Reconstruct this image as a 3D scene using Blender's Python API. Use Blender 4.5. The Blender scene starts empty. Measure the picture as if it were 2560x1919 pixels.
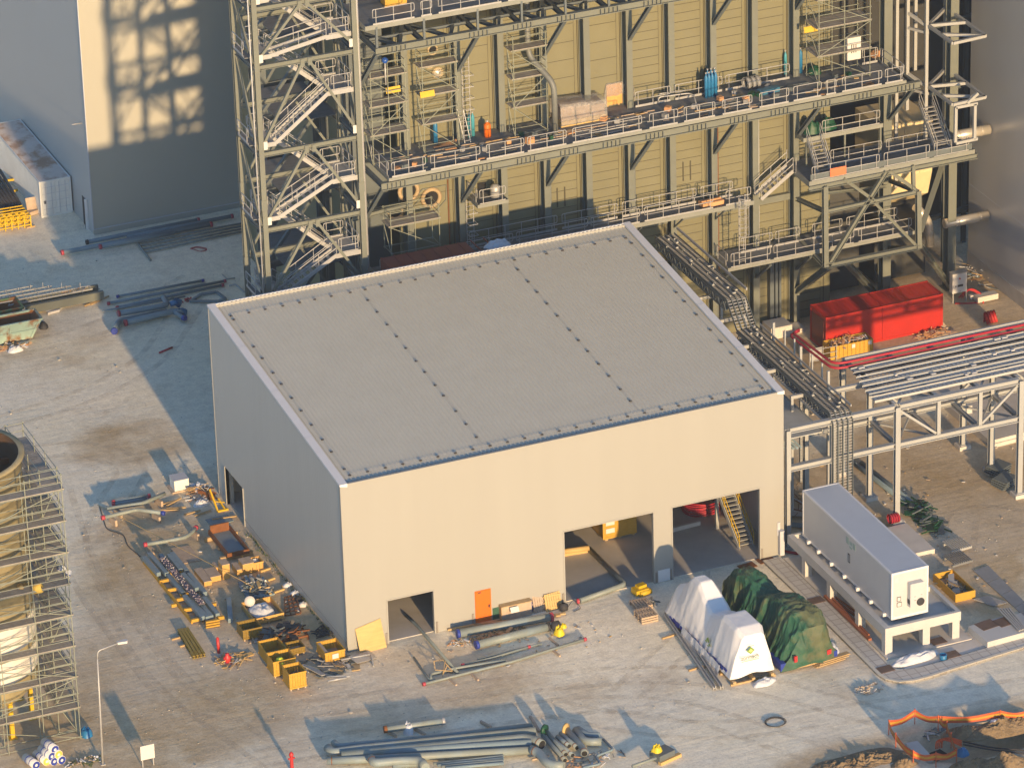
import bpy, math, random
from math import sin, cos, pi, radians
from mathutils import Vector, Matrix, noise
random.seed(7)
S = bpy.context.scene
COL = S.collection
# ------------------------------------------------------------------ camera
CAM = Vector((-85.816, -240.239, 140.767))
YAW, PIT, ROLL = radians(21.99913), radians(25.76807), radians(-1.744926)
FPX = 11985 / 2560 * 2212
FW = Vector((sin(YAW) * cos(PIT), cos(YAW) * cos(PIT), -sin(PIT)))
_r = Vector((cos(YAW), -sin(YAW), 0))
_u = _r.cross(FW)
RT = _r * cos(ROLL) + _u * sin(ROLL)
UP = -_r * sin(ROLL) + _u * cos(ROLL)
cd = bpy.data.cameras.new('camera')
cam = bpy.data.objects.new('camera', cd)
COL.objects.link(cam)
cam.matrix_world = Matrix(((RT.x, UP.x, -FW.x, CAM.x), (RT.y, UP.y, -FW.y, CAM.y), (RT.z, UP.z, -FW.z, CAM.z), (0, 0, 0, 1)))
cd.sensor_width = 36
cd.lens = 11985 / 2560 * 36
cd.clip_start = 1
cd.clip_end = 3000
S.camera = cam
# ------------------------------------------------------------------ light
SUN_EL, SUN_AZ = radians(8.8), 0.07           # light travels along +Y with a little +X
sd = Vector((SUN_AZ, 1, 0)).normalized()
SDIR = Vector((sd.x * cos(SUN_EL), sd.y * cos(SUN_EL), -sin(SUN_EL)))
sl = bpy.data.lights.new('sun', 'SUN')
sl.energy = 4.0
sl.angle = radians(1.2)
sl.color = (1.0, 0.68, 0.35)
so = bpy.data.objects.new('sun', sl)
COL.objects.link(so)
so.rotation_euler = SDIR.to_track_quat('-Z', 'Y').to_euler()
w = bpy.data.worlds.new('World')
S.world = w
w.use_nodes = True
nt = w.node_tree
sky = nt.nodes.new('ShaderNodeTexSky')
sky.sky_type = 'NISHITA'
sky.sun_disc = False
sky.sun_elevation = SUN_EL
sky.sun_rotation = math.atan2(-SDIR.x, -SDIR.y)
sky.air_density = 1.0
sky.dust_density = 0.5
sky.ozone_density = 3.5
bg = nt.nodes['Background']
bg.inputs[1].default_value = 0.15
nt.links.new(sky.outputs[0], bg.inputs[0])
S.view_settings.view_transform = 'Standard'
S.view_settings.look = 'None'
S.view_settings.exposure = 1.0
S.view_settings.gamma = 1
S.cycles.max_bounces = 6
# ------------------------------------------------------------------ pixel -> place (photo seen 2212 px wide)
KF = 2212 / 2560
def ray(p):
    return FW + RT * ((p[0] - 1106) / FPX) - UP * ((p[1] - 829) / FPX)
def gz(p, z=0.0):
    d = ray(p); return CAM + d * ((z - CAM.z) / d.z)
def gy(p, y):
    d = ray(p); return CAM + d * ((y - CAM.y) / d.y)
def gx(p, x):
    d = ray(p); return CAM + d * ((x - CAM.x) / d.x)
def CR(x0, y0, s):
    return lambda a, b: ((x0 + a * s) * KF, (y0 + b * s) * KF)
F = lambda a, b: (a, b)
a1 = CR(0, 0, .28946); a2 = CR(560, 0, .43435); a3 = CR(880, 0, .28957); a4 = CR(1400, 0, .28957); a5 = CR(1900, 0, .29837)
a6 = CR(0, 440, .28946); a7 = CR(880, 320, .28946); a8 = CR(1500, 320, .28946)
b1 = CR(2000, 320, .28956); b2 = CR(1920, 680, .28946); b3 = CR(0, 1000, .55402); b4 = CR(200, 1150, .28946)
b5 = CR(600, 1550, .28933); b6 = CR(840, 1200, .31357); b7 = CR(1360, 1180, .3257); b8 = CR(1900, 1150, .33166)
c1 = CR(1960, 1600, .27125); c2 = CR(760, 1700, .42495); c3 = CR(0, 560, .20513); c4 = CR(560, 700, .30151)
c5 = CR(1640, 560, .26544); c6 = CR(320, 1300, .15686); c7 = CR(520, 1380, .21713); c8 = CR(1940, 900, .27149)
# ------------------------------------------------------------------ materials
def mat(name, col, rough=.6, metal=0.0, var=.14, scale=1.2, bump=0.0, bscale=20, two=None, twoscale=1.0, twothr=.6, tran=0.0, spec=.4, stretch=None, wave=None):
    m = bpy.data.materials.new(name); m.use_nodes = True
    n = m.node_tree.nodes; L = m.node_tree.links
    b = n['Principled BSDF']
    b.inputs['Roughness'].default_value = rough
    b.inputs['Metallic'].default_value = metal
    b.inputs['Specular IOR Level'].default_value = spec
    tc = n.new('ShaderNodeTexCoord')
    src = tc.outputs['Object']
    if stretch:
        mp = n.new('ShaderNodeMapping'); mp.inputs['Scale'].default_value = stretch
        L.new(src, mp.inputs[0]); src = mp.outputs[0]
    def nz(sc, det=6, r=.6):
        t = n.new('ShaderNodeTexNoise'); t.inputs['Scale'].default_value = sc
        t.inputs['Detail'].default_value = det; t.inputs['Roughness'].default_value = r
        L.new(src, t.inputs['Vector']); return t.outputs['Fac']
    def mr(v, a, b_, c, d):
        t = n.new('ShaderNodeMapRange')
        for i, x in enumerate((a, b_, c, d)): t.inputs[i + 1].default_value = x
        L.new(v, t.inputs[0]); return t.outputs[0]
    f = mr(nz(scale), .25, .75, 1 - var, 1 + var)
    vm = n.new('ShaderNodeMix'); vm.data_type = 'RGBA'; vm.blend_type = 'MULTIPLY'
    vm.inputs[0].default_value = 1
    if two:
        tm = n.new('ShaderNodeMix'); tm.data_type = 'RGBA'
        L.new(mr(nz(twoscale, 8, .65), twothr - .04, twothr + .06, 0, 1), tm.inputs[0])
        tm.inputs[6].default_value = (*col, 1); tm.inputs[7].default_value = (*two, 1)
        L.new(tm.outputs[2], vm.inputs[6])
    else:
        vm.inputs[6].default_value = (*col, 1)
    L.new(f, vm.inputs[7])
    L.new(vm.outputs[2], b.inputs['Base Color'])
    hh = None
    if bump:
        hh = nz(bscale, 4)
    if wave:
        wv = n.new('ShaderNodeTexWave'); wv.wave_type = 'BANDS'; wv.bands_direction = wave[0]
        wv.inputs['Scale'].default_value = wave[1]
        L.new(tc.outputs['Object'], wv.inputs[0]); hh = wv.outputs[1]; bump = wave[2]
    if hh is not None:
        bp = n.new('ShaderNodeBump'); bp.inputs['Strength'].default_value = min(1, bump)
        bp.inputs['Distance'].default_value = bump * .1
        L.new(hh, bp.inputs['Height']); L.new(bp.outputs[0], b.inputs['Normal'])
    if tran:
        b.inputs['Alpha'].default_value = 1 - tran
    return m
WHITE = mat('cream_cladding', (.302, .300, .280), .45, var=.025, scale=.5, stretch=(1.6, 1, .12), wave=('X', .32, .05))
WALLX = mat('ribbed_cream_cladding', (.44, .445, .425), .45, var=.03, scale=.6, stretch=(1, 1.6, .12), wave=('Y', 1.05, .25))
ROOFM = mat('roof_sheet', (.475, .47, .415), .5, var=.035, scale=.5)
TRIM = mat('trim_white', (.60, .61, .63), .45, var=.04)
GUTTER = mat('gutter_grey', (.45, .47, .52), .45, var=.05)
DARK = mat('dark_rubber', (.03, .03, .035), .7)
BLACK = mat('black_void', (.012, .012, .013), .9)
CONC = mat('concrete', (.52, .49, .45), .85, var=.12, scale=.8, bump=.15, bscale=12)
CONCW = mat('painted_concrete', (.46, .46, .45), .75, var=.06, scale=1, bump=.05, bscale=15)
FLOORM = mat('concrete_floor', (.46, .43, .39), .75, var=.18, scale=.4, bump=.05, bscale=8)
OLIVE = mat('olive_cladding', (.158, .152, .092), .6, var=.09, scale=.45)
OLIVED = mat('cladding_seam', (.06, .055, .035), .7)
STEEL = mat('grey_green_steel', (.138, .15, .13), .55, var=.10, scale=.8)
STEELB = mat('bluegrey_steel', (.10, .12, .13), .5, var=.10, scale=.8)
GALV = mat('galvanised_steel', (.36, .365, .37), .45, metal=.25, var=.10, scale=3)
GRATE = mat('grating', (.16, .17, .18), .7, var=.35, scale=1.5, stretch=(.4, 3, 1), two=(.10, .105, .11), twoscale=1.5, twothr=.55)
EDGE = mat('channel_steel', (.205, .215, .195), .5, var=.12, scale=1)
WSTEEL = mat('white_grey_steel', (.32, .33, .33), .5, var=.06, scale=1)
YEL = mat('yellow_paint', (.50, .33, .01), .55, var=.12, scale=2)
WOODY = mat('yellow_crate_wood', (.45, .26, .03), .7, var=.18, scale=3, stretch=(1, 1, 5))
WOOD = mat('timber', (.40, .28, .14), .75, var=.2, scale=3)
WOODG = mat('weathered_timber', (.40, .31, .23), .8, var=.2, scale=3)
PALY = mat('pale_plywood', (.48, .33, .13), .7, var=.14, scale=2, stretch=(.6, .6, 4))
RED = mat('red_container_paint', (.37, .012, .006), .5, var=.10, scale=1.2)
REDP = mat('red_plastic', (.42, .03, .03), .45)
CRIM = mat('crimson_lagging', (.34, .018, .035), .5, var=.12, scale=2)
PINKR = mat('pink_red_cap', (.36, .045, .07), .5)
PIPE = mat('primed_pipe', (.195, .225, .215), .5, var=.10, scale=1.0, two=(.20, .25, .27), twoscale=.4, twothr=.55)
PIPEB = mat('bluegrey_pipe', (.16, .22, .26), .5, var=.1, scale=1)
BLUE = mat('blue_paint', (.02, .15, .33), .45, var=.1)
DBLUE = mat('dark_blue_plastic', (.02, .04, .26), .5)
ORANGE = mat('orange_paint', (.60, .125, .006), .5, var=.06)
GREEN = mat('green_tarp', (.015, .075, .045), .6, var=.3, scale=1.1, two=(.085, .10, .05), twoscale=.5, twothr=.52)
GREENP = mat('green_plastic', (.008, .06, .03), .5)
WRAP = mat('white_shrink_wrap', (.70, .71, .73), .38, var=.03, scale=.8, bump=.35, bscale=2.2)
CLEAR = mat('clear_polythene', (.34, .33, .32), .25, var=.25, scale=2, bump=.8, bscale=4, tran=.5)
WSHEET = mat('crumpled_white_sheet', (.56, .58, .62), .5, var=.1, scale=3, bump=.6, bscale=5)
RUST = mat('rust', (.17, .065, .022), .85, var=.3, scale=2)
RUSTY = mat('rusty_skip_paint', (.30, .42, .36), .7, var=.12, scale=1, two=(.22, .09, .02), twoscale=.55, twothr=.5)
RROOF = mat('rusty_white_roof', (.55, .50, .46), .7, var=.1, scale=1, two=(.36, .25, .18), twoscale=.4, twothr=.52)
CONT = mat('white_container_paint', (.64, .65, .63), .55, var=.08, scale=.8)
SCAF = mat('scaffold_tube', (.24, .26, .21), .5, metal=.2, var=.12, scale=2)
PLANK = mat('scaffold_plank', (.27, .25, .22), .8, var=.25, scale=2)
TANKM = mat('tank_lagging', (.30, .255, .145), .7, var=.2, scale=.8)
TANKS = mat('bright_foil', (.62, .60, .55), .4, var=.08)
SOIL = mat('soil', (.205, .15, .09), .95, var=.4, scale=1.6, bump=1.2, bscale=5)
PAVE = mat('paving', (.42, .37, .34), .85, var=.08, scale=1.5)
PAVEJ = mat('paving_joint', (.24, .21, .19), .9)
KERB = mat('kerb_stone', (.58, .54, .45), .85, var=.1, bump=.1)
PAPER = mat('white_label', (.52, .51, .50), .6, var=.03)
INKG = mat('green_print', (.16, .26, .04), .6)
INKD = mat('dark_print', (.06, .09, .06), .6)
CARD = mat('cardboard', (.50, .27, .13), .75)
FOIL = mat('aluminium_lagging', (.62, .58, .50), .35, metal=.5, var=.1, scale=2)
COPPER = mat('brown_pipe', (.30, .10, .045), .6)
LIME = mat('lime_plastic', (.55, .60, .03), .5)
COVERM = mat('cover_iron', (.13, .085, .065), .8, var=.25)
SILVER = mat('tray_silver', (.44, .45, .44), .4, metal=.15, var=.08)
STUFFM = [WOOD, GALV, PIPEB, WOODG, RUST, WSHEET]
# ------------------------------------------------------------------ mesh builder
Z3 = Vector((0, 0, 1))
class M:
    def __init__(s): s.v = []; s.f = []; s.m = []; s.sm = []; s.cur = 0
    def add(s, vs, fs, sm=False):
        o = len(s.v); s.v += [tuple(x) for x in vs]
        for f in fs: s.f.append([o + i for i in f]); s.m.append(s.cur); s.sm.append(sm)
        return s
    def ob(s, c, ax, ay, az):
        c = Vector(c); P = [c + ax * i + ay * j + az * k for k in (-1, 1) for j in (-1, 1) for i in (-1, 1)]
        return s.add(P, [(0, 2, 3, 1), (4, 5, 7, 6), (0, 1, 5, 4), (2, 6, 7, 3), (0, 4, 6, 2), (1, 3, 7, 5)])
    def box(s, x0, x1, y0, y1, z0, z1, rz=0):
        c = Vector(((x0 + x1) / 2, (y0 + y1) / 2, (z0 + z1) / 2))
        return s.ob(c, Vector((cos(rz), sin(rz), 0)) * ((x1 - x0) / 2), Vector((-sin(rz), cos(rz), 0)) * ((y1 - y0) / 2), Z3 * ((z1 - z0) / 2))
    def cbox(s, c, sx, sy, sz, rz=0, tilt=0, roll=0):
        R = Matrix.Rotation(rz, 3, 'Z') @ Matrix.Rotation(tilt, 3, 'X') @ Matrix.Rotation(roll, 3, 'Y')
        return s.ob(c, R @ Vector((sx / 2, 0, 0)), R @ Vector((0, sy / 2, 0)), R @ Vector((0, 0, sz / 2)))
    def fr(s, p, q, up=Z3):
        p = Vector(p); q = Vector(q); d = (q - p); l = d.length; d = d / l
        u = Vector(up)
        if abs(d.dot(u)) > .98: u = Vector((0, 1, 0)) if abs(d.y) < .9 else Vector((1, 0, 0))
        sd_ = d.cross(u).normalized(); u2 = sd_.cross(d)
        return p, q, d, l, sd_, u2
    def beam(s, p, q, w_, h, up=Z3):
        p, q, d, l, sd_, u2 = s.fr(p, q, up)
        return s.ob((p + q) / 2, sd_ * (w_ / 2), d * (l / 2), u2 * (h / 2))
    def hb(s, p, q, w_, h, t=.05, up=Z3):
        p, q, d, l, sd_, u2 = s.fr(p, q, up); c = (p + q) / 2
        s.ob(c + u2 * (h / 2 - t / 2), sd_ * (w_ / 2), d * (l / 2), u2 * (t / 2))
        s.ob(c - u2 * (h / 2 - t / 2), sd_ * (w_ / 2), d * (l / 2), u2 * (t / 2))
        return s.ob(c, sd_ * (t / 2), d * (l / 2), u2 * (h / 2 - t))
    def tube(s, pts, r, n=8, caps=True, r2=None):
        pts = [Vector(p) for p in pts]; N = len(pts); rings = []
        prev = None
        for i, p in enumerate(pts):
            d = (pts[min(i + 1, N - 1)] - pts[max(i - 1, 0)]).normalized()
            if prev is None:
                u = Z3 if abs(d.z) < .95 else Vector((1, 0, 0))
            else: u = prev
            sd_ = d.cross(u)
            if sd_.length < 1e-4: sd_ = d.cross(Vector((1, 0, 0)))
            sd_.normalize(); u = sd_.cross(d).normalized(); prev = u
            rr = r if r2 is None else r + (r2 - r) * i / (N - 1)
            k = 1.0
            if 0 < i < N - 1:
                a = (pts[i] - pts[i - 1]).normalized().dot((pts[i + 1] - pts[i]).normalized())
                k = 1 / max(.75, math.sqrt(max(0.05, (1 + a) / 2)))
            rings.append([p + (sd_ * cos(2 * pi * j / n) + u * sin(2 * pi * j / n)) * rr * k for j in range(n)])
        o = len(s.v)
        for R in rings: s.v += [tuple(x) for x in R]
        for i in range(N - 1):
            for j in range(n):
                a = o + i * n + j; b = o + i * n + (j + 1) % n
                s.f.append([a, b, b + n, a + n]); s.m.append(s.cur); s.sm.append(n > 5)
        if caps:
            s.f.append([o + j for j in range(n)][::-1]); s.m.append(s.cur); s.sm.append(False)
            s.f.append([o + (N - 1) * n + j for j in range(n)]); s.m.append(s.cur); s.sm.append(False)
        return s
    def pipe(s, pts, r, bend=None, n=12, caps=True):
        return s.tube(bendp(pts, bend if bend is not None else 2.2 * r), r, n, caps)
    def lathe(s, c, prof, n=16, ax=Z3, sm=True):
        ax = Vector(ax).normalized(); u = Vector((1, 0, 0)) if abs(ax.x) < .9 else Vector((0, 1, 0))
        e1 = ax.cross(u).normalized(); e2 = ax.cross(e1); c = Vector(c); o = len(s.v)
        for r, h in prof:
            s.v += [tuple(c + ax * h + (e1 * cos(2 * pi * j / n) + e2 * sin(2 * pi * j / n)) * r) for j in range(n)]
        for i in range(len(prof) - 1):
            for j in range(n):
                a = o + i * n + j; b = o + i * n + (j + 1) % n
                s.f.append([a, b, b + n, a + n]); s.m.append(s.cur); s.sm.append(sm)
        return s
    def prism(s, poly, z0, z1):
        n = len(poly); P = [(x, y, z0) for x, y in poly] + [(x, y, z1) for x, y in poly]
        return s.add(P, [tuple(range(n))[::-1], tuple(range(n, 2 * n))] + [(i, (i + 1) % n, n + (i + 1) % n, n + i) for i in range(n)])
    def prismx(s, poly, x0, x1):
        n = len(poly); P = [(x0, y, z) for y, z in poly] + [(x1, y, z) for y, z in poly]
        return s.add(P, [tuple(range(n))[::-1], tuple(range(n, 2 * n))] + [(i, (i + 1) % n, n + (i + 1) % n, n + i) for i in range(n)])
    def quad(s, a, b, c, d): return s.add([a, b, c, d], [(0, 1, 2, 3)])
    def grid(s, fn, nu, nv, sm=True):
        o = len(s.v)
        for j in range(nv + 1):
            for i in range(nu + 1): s.v.append(tuple(fn(i / nu, j / nv)))
        for j in range(nv):
            for i in range(nu):
                a = o + j * (nu + 1) + i
                s.f.append([a, a + 1, a + nu + 2, a + nu + 1]); s.m.append(s.cur); s.sm.append(sm)
        return s
    def tri_heap(s, c, rx, ry, h, n=60, lmin=.15, lmax=.8, mats=1, flat=.15, th=.05):
        c = Vector(c)
        for _ in range(n):
            a = random.uniform(0, 2 * pi); q = math.sqrt(random.random())
            x, y = cos(a) * q * rx, sin(a) * q * ry
            l = random.uniform(lmin, lmax); s.cur = random.randrange(mats)
            t_ = random.uniform(.4, 1) * th; wd = random.choice((t_, t_, t_ * 2, l * .3))
            s.cbox(c + Vector((x, y, h * (1 - q) * random.random() + t_)), l, wd, t_, random.uniform(0, pi), random.gauss(0, flat), random.gauss(0, flat))
        s.cur = 0; return s
def bendp(pts, r, k=4):
    pts = [Vector(p) for p in pts]
    if len(pts) < 3 or r <= 0: return pts
    out = [pts[0]]
    for i in range(1, len(pts) - 1):
        a = pts[i - 1] - pts[i]; b = pts[i + 1] - pts[i]
        rr = min(r, a.length * .45, b.length * .45)
        p = pts[i] + a.normalized() * rr; q = pts[i] + b.normalized() * rr
        for t in range(k + 1):
            t = t / k; out.append(p * (1 - t) ** 2 + pts[i] * 2 * t * (1 - t) + q * t * t)
    return out + [pts[-1]]
def mk(name, m, mats, loc, parent=None):
    me = bpy.data.meshes.new(name)
    me.from_pydata([(v[0] - loc[0], v[1] - loc[1], v[2] - loc[2]) for v in m.v], [], m.f)
    for x in (mats if isinstance(mats, (list, tuple)) else [mats]): me.materials.append(x)
    me.polygons.foreach_set('material_index', m.m); me.polygons.foreach_set('use_smooth', m.sm)
    me.update()
    o = bpy.data.objects.new(name, me); COL.objects.link(o)
    if parent is None: o.location = loc
    else:
        o.parent = parent
    return o
def thing(name, label, cat, loc, group=None):
    o = bpy.data.objects.new(name, None); COL.objects.link(o); o.location = loc; o.empty_display_size = .2
    o['label'] = label; o['category'] = cat; o['kind'] = 'thing'
    if group: o['group'] = group
    return o
def base(root):                       # where the world origin of a part's mesh lies
    l = Vector((0, 0, 0))
    while root is not None: l += root.location; root = root.parent
    return l
def part(root, name, m, mats, label=None):
    o = mk(name, m, mats, base(root), root)
    if label: o['label'] = label
    return o
def solo(name, m, mats, label, cat, loc, group=None, kind=None):
    o = mk(name, m, mats, Vector(loc)); o['label'] = label
    if cat: o['category'] = cat
    if group: o['group'] = group
    o['kind'] = kind or 'thing'
    return o
def struct(name, m, mats, loc=(0, 0, 0)):
    o = mk(name, m, mats, Vector(loc)); o['kind'] = 'structure'; return o
def dup(root, loc, label=None, rz=0):
    r = root.copy(); COL.objects.link(r); r.location = loc; r.rotation_euler = (0, 0, rz)
    if label: r['label'] = label
    for ch in list(root.children):
        c = ch.copy(); COL.objects.link(c); c.parent = r
        for g in ch.children:
            d = g.copy(); COL.objects.link(d); d.parent = c
    return r
def each(name, mts, label, cat, group, *builders):        # countable look-alikes: one object each, one label, one group
    for b in builders:
        m = M(); b(m); k = len(m.v); c = sum((Vector(v) for v in m.v), Vector()) / k; solo(name, m, mts, label, cat, (c.x, c.y, min(v[2] for v in m.v)), group)
# railing made of closed rounded panels, each one a part
def rails(root, p, q, seg=2.9, h=1.1, gap=.16, r=.028, kick=True, mt=None):
    p = Vector(p); q = Vector(q); L = (q - p).length; d = (q - p) / L
    n = max(1, round(L / seg)); st = L / n
    for i in range(n):
        a = p + d * (i * st + gap / 2); b = p + d * ((i + 1) * st - gap / 2); m = M()
        up = Vector((0, 0, h)); mid = Vector((0, 0, h * .5))
        m.pipe([a + mid, a + up, b + up, b + mid, a + mid], r, .12, 6)
        k = max(2, round((b - a).length / 1.4) + 1)
        for j in range(k):
            e = a.lerp(b, (j + .18) / (k - 1 + .36)); m.tube([e, e + up], r, 5)
        if kick: m.beam(a + Vector((0, 0, .08)), b + Vector((0, 0, .08)), .012, .16)
        part(root, 'handrail', m, mt or GALV)
def stair(root, lo, hi, wdir, width=.9, mt=None, rm=None, name='stair_flight'):
    lo = Vector(lo); hi = Vector(hi); wv = Vector(wdir).normalized()
    m = M()
    for sgn in (0, 1): m.beam(lo + wv * width * sgn, hi + wv * width * sgn, .06, .26)
    n = max(3, int(abs(hi.z - lo.z) / .21))
    run = Vector((hi.x - lo.x, hi.y - lo.y, 0)).normalized()
    for i in range(1, n):
        c = lo.lerp(hi, i / n) + wv * width / 2
        m.ob(c, wv * (width / 2 - .03), run * .12, Z3 * .02)
    st = part(root, name, m, mt or GALV)
    for sgn in (0, 1):
        r_ = M(); a = lo + wv * width * sgn; b = hi + wv * width * sgn; up = Vector((0, 0, 1.0)); md = Vector((0, 0, .5))
        r_.pipe([a + md, a + up, b + up, b + md, a + md], .026, .1, 6)
        k = max(2, int((b - a).length / 1.3))
        for j in range(k + 1): e = a.lerp(b, j / k); r_.tube([e, e + up], .024, 5)
        part(st, 'handrail', r_, rm or GALV)
    return st
# tube-and-plank scaffold tower, top-level thing
def scaffold(x0, x1, y0, y1, z0, lifts, label, group='scaffold towers', lift=2.0, ny=1, nx=1, plank=None, tie=.9, sub=True):
    t = thing('scaffold_tower', label, 'scaffold', (x0, y0, z0), group)
    H = lift * lifts
    xs = [x0 + (x1 - x0) * i / nx for i in range(nx + 1)]; ys = [y0 + (y1 - y0) * i / ny for i in range(ny + 1)]
    for x in xs:
        for y in ys: m = M(); m.tube([(x, y, z0), (x, y, z0 + H + 1.1)], .03, 5); part(t, 'upright', m, SCAF)
    for k in range(lifts + 1):
        m = M()
        for dz in ((0, .5, 1.0) if k else (0.15,)):
            z = z0 + k * lift + dz
            for y in (ys[0], ys[-1]): m.tube([(x0 - .1, y, z), (x1 + .1, y, z)], .025, 5)
            for x in (xs[0], xs[-1]): m.tube([(x, y0 - .1, z), (x, y1 + .1, z)], .025, 5)
        part(t, 'ledger_ring', m, SCAF)
        if k < lifts:
            m = M(); z = z0 + k * lift
            a, b = (x0, x1) if k % 2 else (x1, x0)
            m.tube([(a, y0 - .04, z + .1), (b, y0 - .04, z + lift)], .025, 5); part(t, 'brace', m, SCAF)
            m = M(); m.tube([(x0 - .04, y0, z + .1), (x0 - .04, y1, z + lift)], .025, 5); part(t, 'brace', m, SCAF)
    for k in range(1, lifts + 1):
        m = M(); n = max(2, round((y1 - y0) / .3)); wd = (y1 - y0) / n
        for i in range(n):
            m.box(x0 - .15, x1 + .15, y0 + i * wd + .015, y0 + (i + 1) * wd - .015, z0 + k * lift + .03, z0 + k * lift + .09)
        part(t, 'plank_deck', m, plank or PLANK)
    return t
def cylbottle(p, h=1.6, r=.13, mt=None, label='', group='gas cylinders on the boiler platform'):
    m = M(); m.lathe(p, [(0, 0), (r, 0), (r, h * .82), (r * .75, h * .9), (r * .35, h * .95), (r * .35, h), (0, h)], 12)
    t = thing('gas_cylinder', label, 'gas cylinder', p, group)
    part(t, 'bottle', m, mt or BLUE)
    m = M(); m.lathe(Vector(p) + Vector((0, 0, h)), [(r * .28, 0), (r * .28, .12), (0, .12)], 8); m.tube([Vector(p) + Vector((-.07, 0, h + .08)), Vector(p) + Vector((.07, 0, h + .08))], .02, 5)
    part(t, 'valve', m, GALV)
    return t
def crumple(c, rx, ry, h, seed=0, nu=18, nv=12, rz=0, amp=.5):
    c = Vector(c)
    def fn(u, v):
        a = 2 * pi * u; q = v
        e = 1 + .25 * noise.noise(Vector((cos(a) * 1.5, sin(a) * 1.5, seed)))
        x, y = cos(a) * q * rx * e, sin(a) * q * ry * e
        z = h * (1 - q ** 3.2) * (.8 + amp * .55 * noise.noise(Vector((x * 2.6 / max(.3, rx), y * 2.6 / max(.3, ry), seed + 5)))) + .02 + h * .22 * noise.noise(Vector((x * 5 / max(.3, rx), y * 5 / max(.3, ry), seed)))
        X, Y = x * cos(rz) - y * sin(rz), x * sin(rz) + y * cos(rz)
        return c + Vector((X, Y, max(.01, z) if q < 1 else .0))
    return M().grid(fn, nu, nv)
def text_part(root, body, size, loc, rot, mt, name='lettering', ext=.006):
    cu = bpy.data.curves.new(name, 'FONT'); cu.body = body; cu.size = size; cu.extrude = ext; cu.align_x = 'CENTER'; cu.align_y = 'CENTER'
    cu.materials.append(mt)
    tmp = bpy.data.objects.new(name, cu); COL.objects.link(tmp); me = bpy.data.meshes.new_from_object(tmp.evaluated_get(bpy.context.evaluated_depsgraph_get()))
    bpy.data.objects.remove(tmp); bpy.data.curves.remove(cu); o = bpy.data.objects.new(name, me); COL.objects.link(o)
    if not me.materials: me.materials.append(mt)
    o.parent = root; o.location = Vector(loc) - base(root); o.rotation_euler = rot
    return o
# ------------------------------------------------------------------ ground
DIRT_SHADE = [(-4, 11, 9, 14, .8), (-10, 1, 11, 10, .7), (-16, -4, 9, 8, .65), (2, -6, 9, 5, .6), (-3, 33, 4.5, 4, .55), (45, 3, 13, 11, 1.0), (37, -5, 6, 8, .95), (56, 23, 9, 14, 1.3), (40, 22, 8, 8, .9), (48, 36, 12, 6, 1.1), (33, 8, 4, 9, .9),  # brown earth; patches under the right platform also stand in for shade
        (22, -25, 6, 3, .8), (30, -26, 8, 4, .9), (-10, -9, 8, 4, .35), (12, -12, 6, 3, .25), (51, 34, 8, 5, .9), (26, -15, 3, 4, .3), (-4, 50, 6, 5, .28), (18, 27, 16, 3, .5), (-2, 22, 5, 6, .4)]
PITC = [gz(c1(*q)) for q in [(1000, 900), (1230, 800), (1520, 850), (2000, 900), (2300, 1000), (1900, 1060), (1540, 1100), (1190, 1080)]]
HGT = {}
def hgt(x, y):
    i = math.floor((x + 34) / .7); j = math.floor((y + 34) / .7); fx = (x + 34) / .7 - i; fy = (y + 34) / .7 - j
    g = lambda a, b: HGT.get((round(-34 + .7 * a, 2), round(-34 + .7 * b, 2)), 0)
    return (g(i, j) * (1 - fx) + g(i + 1, j) * fx) * (1 - fy) + (g(i, j + 1) * (1 - fx) + g(i + 1, j + 1) * fx) * fy
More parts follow.
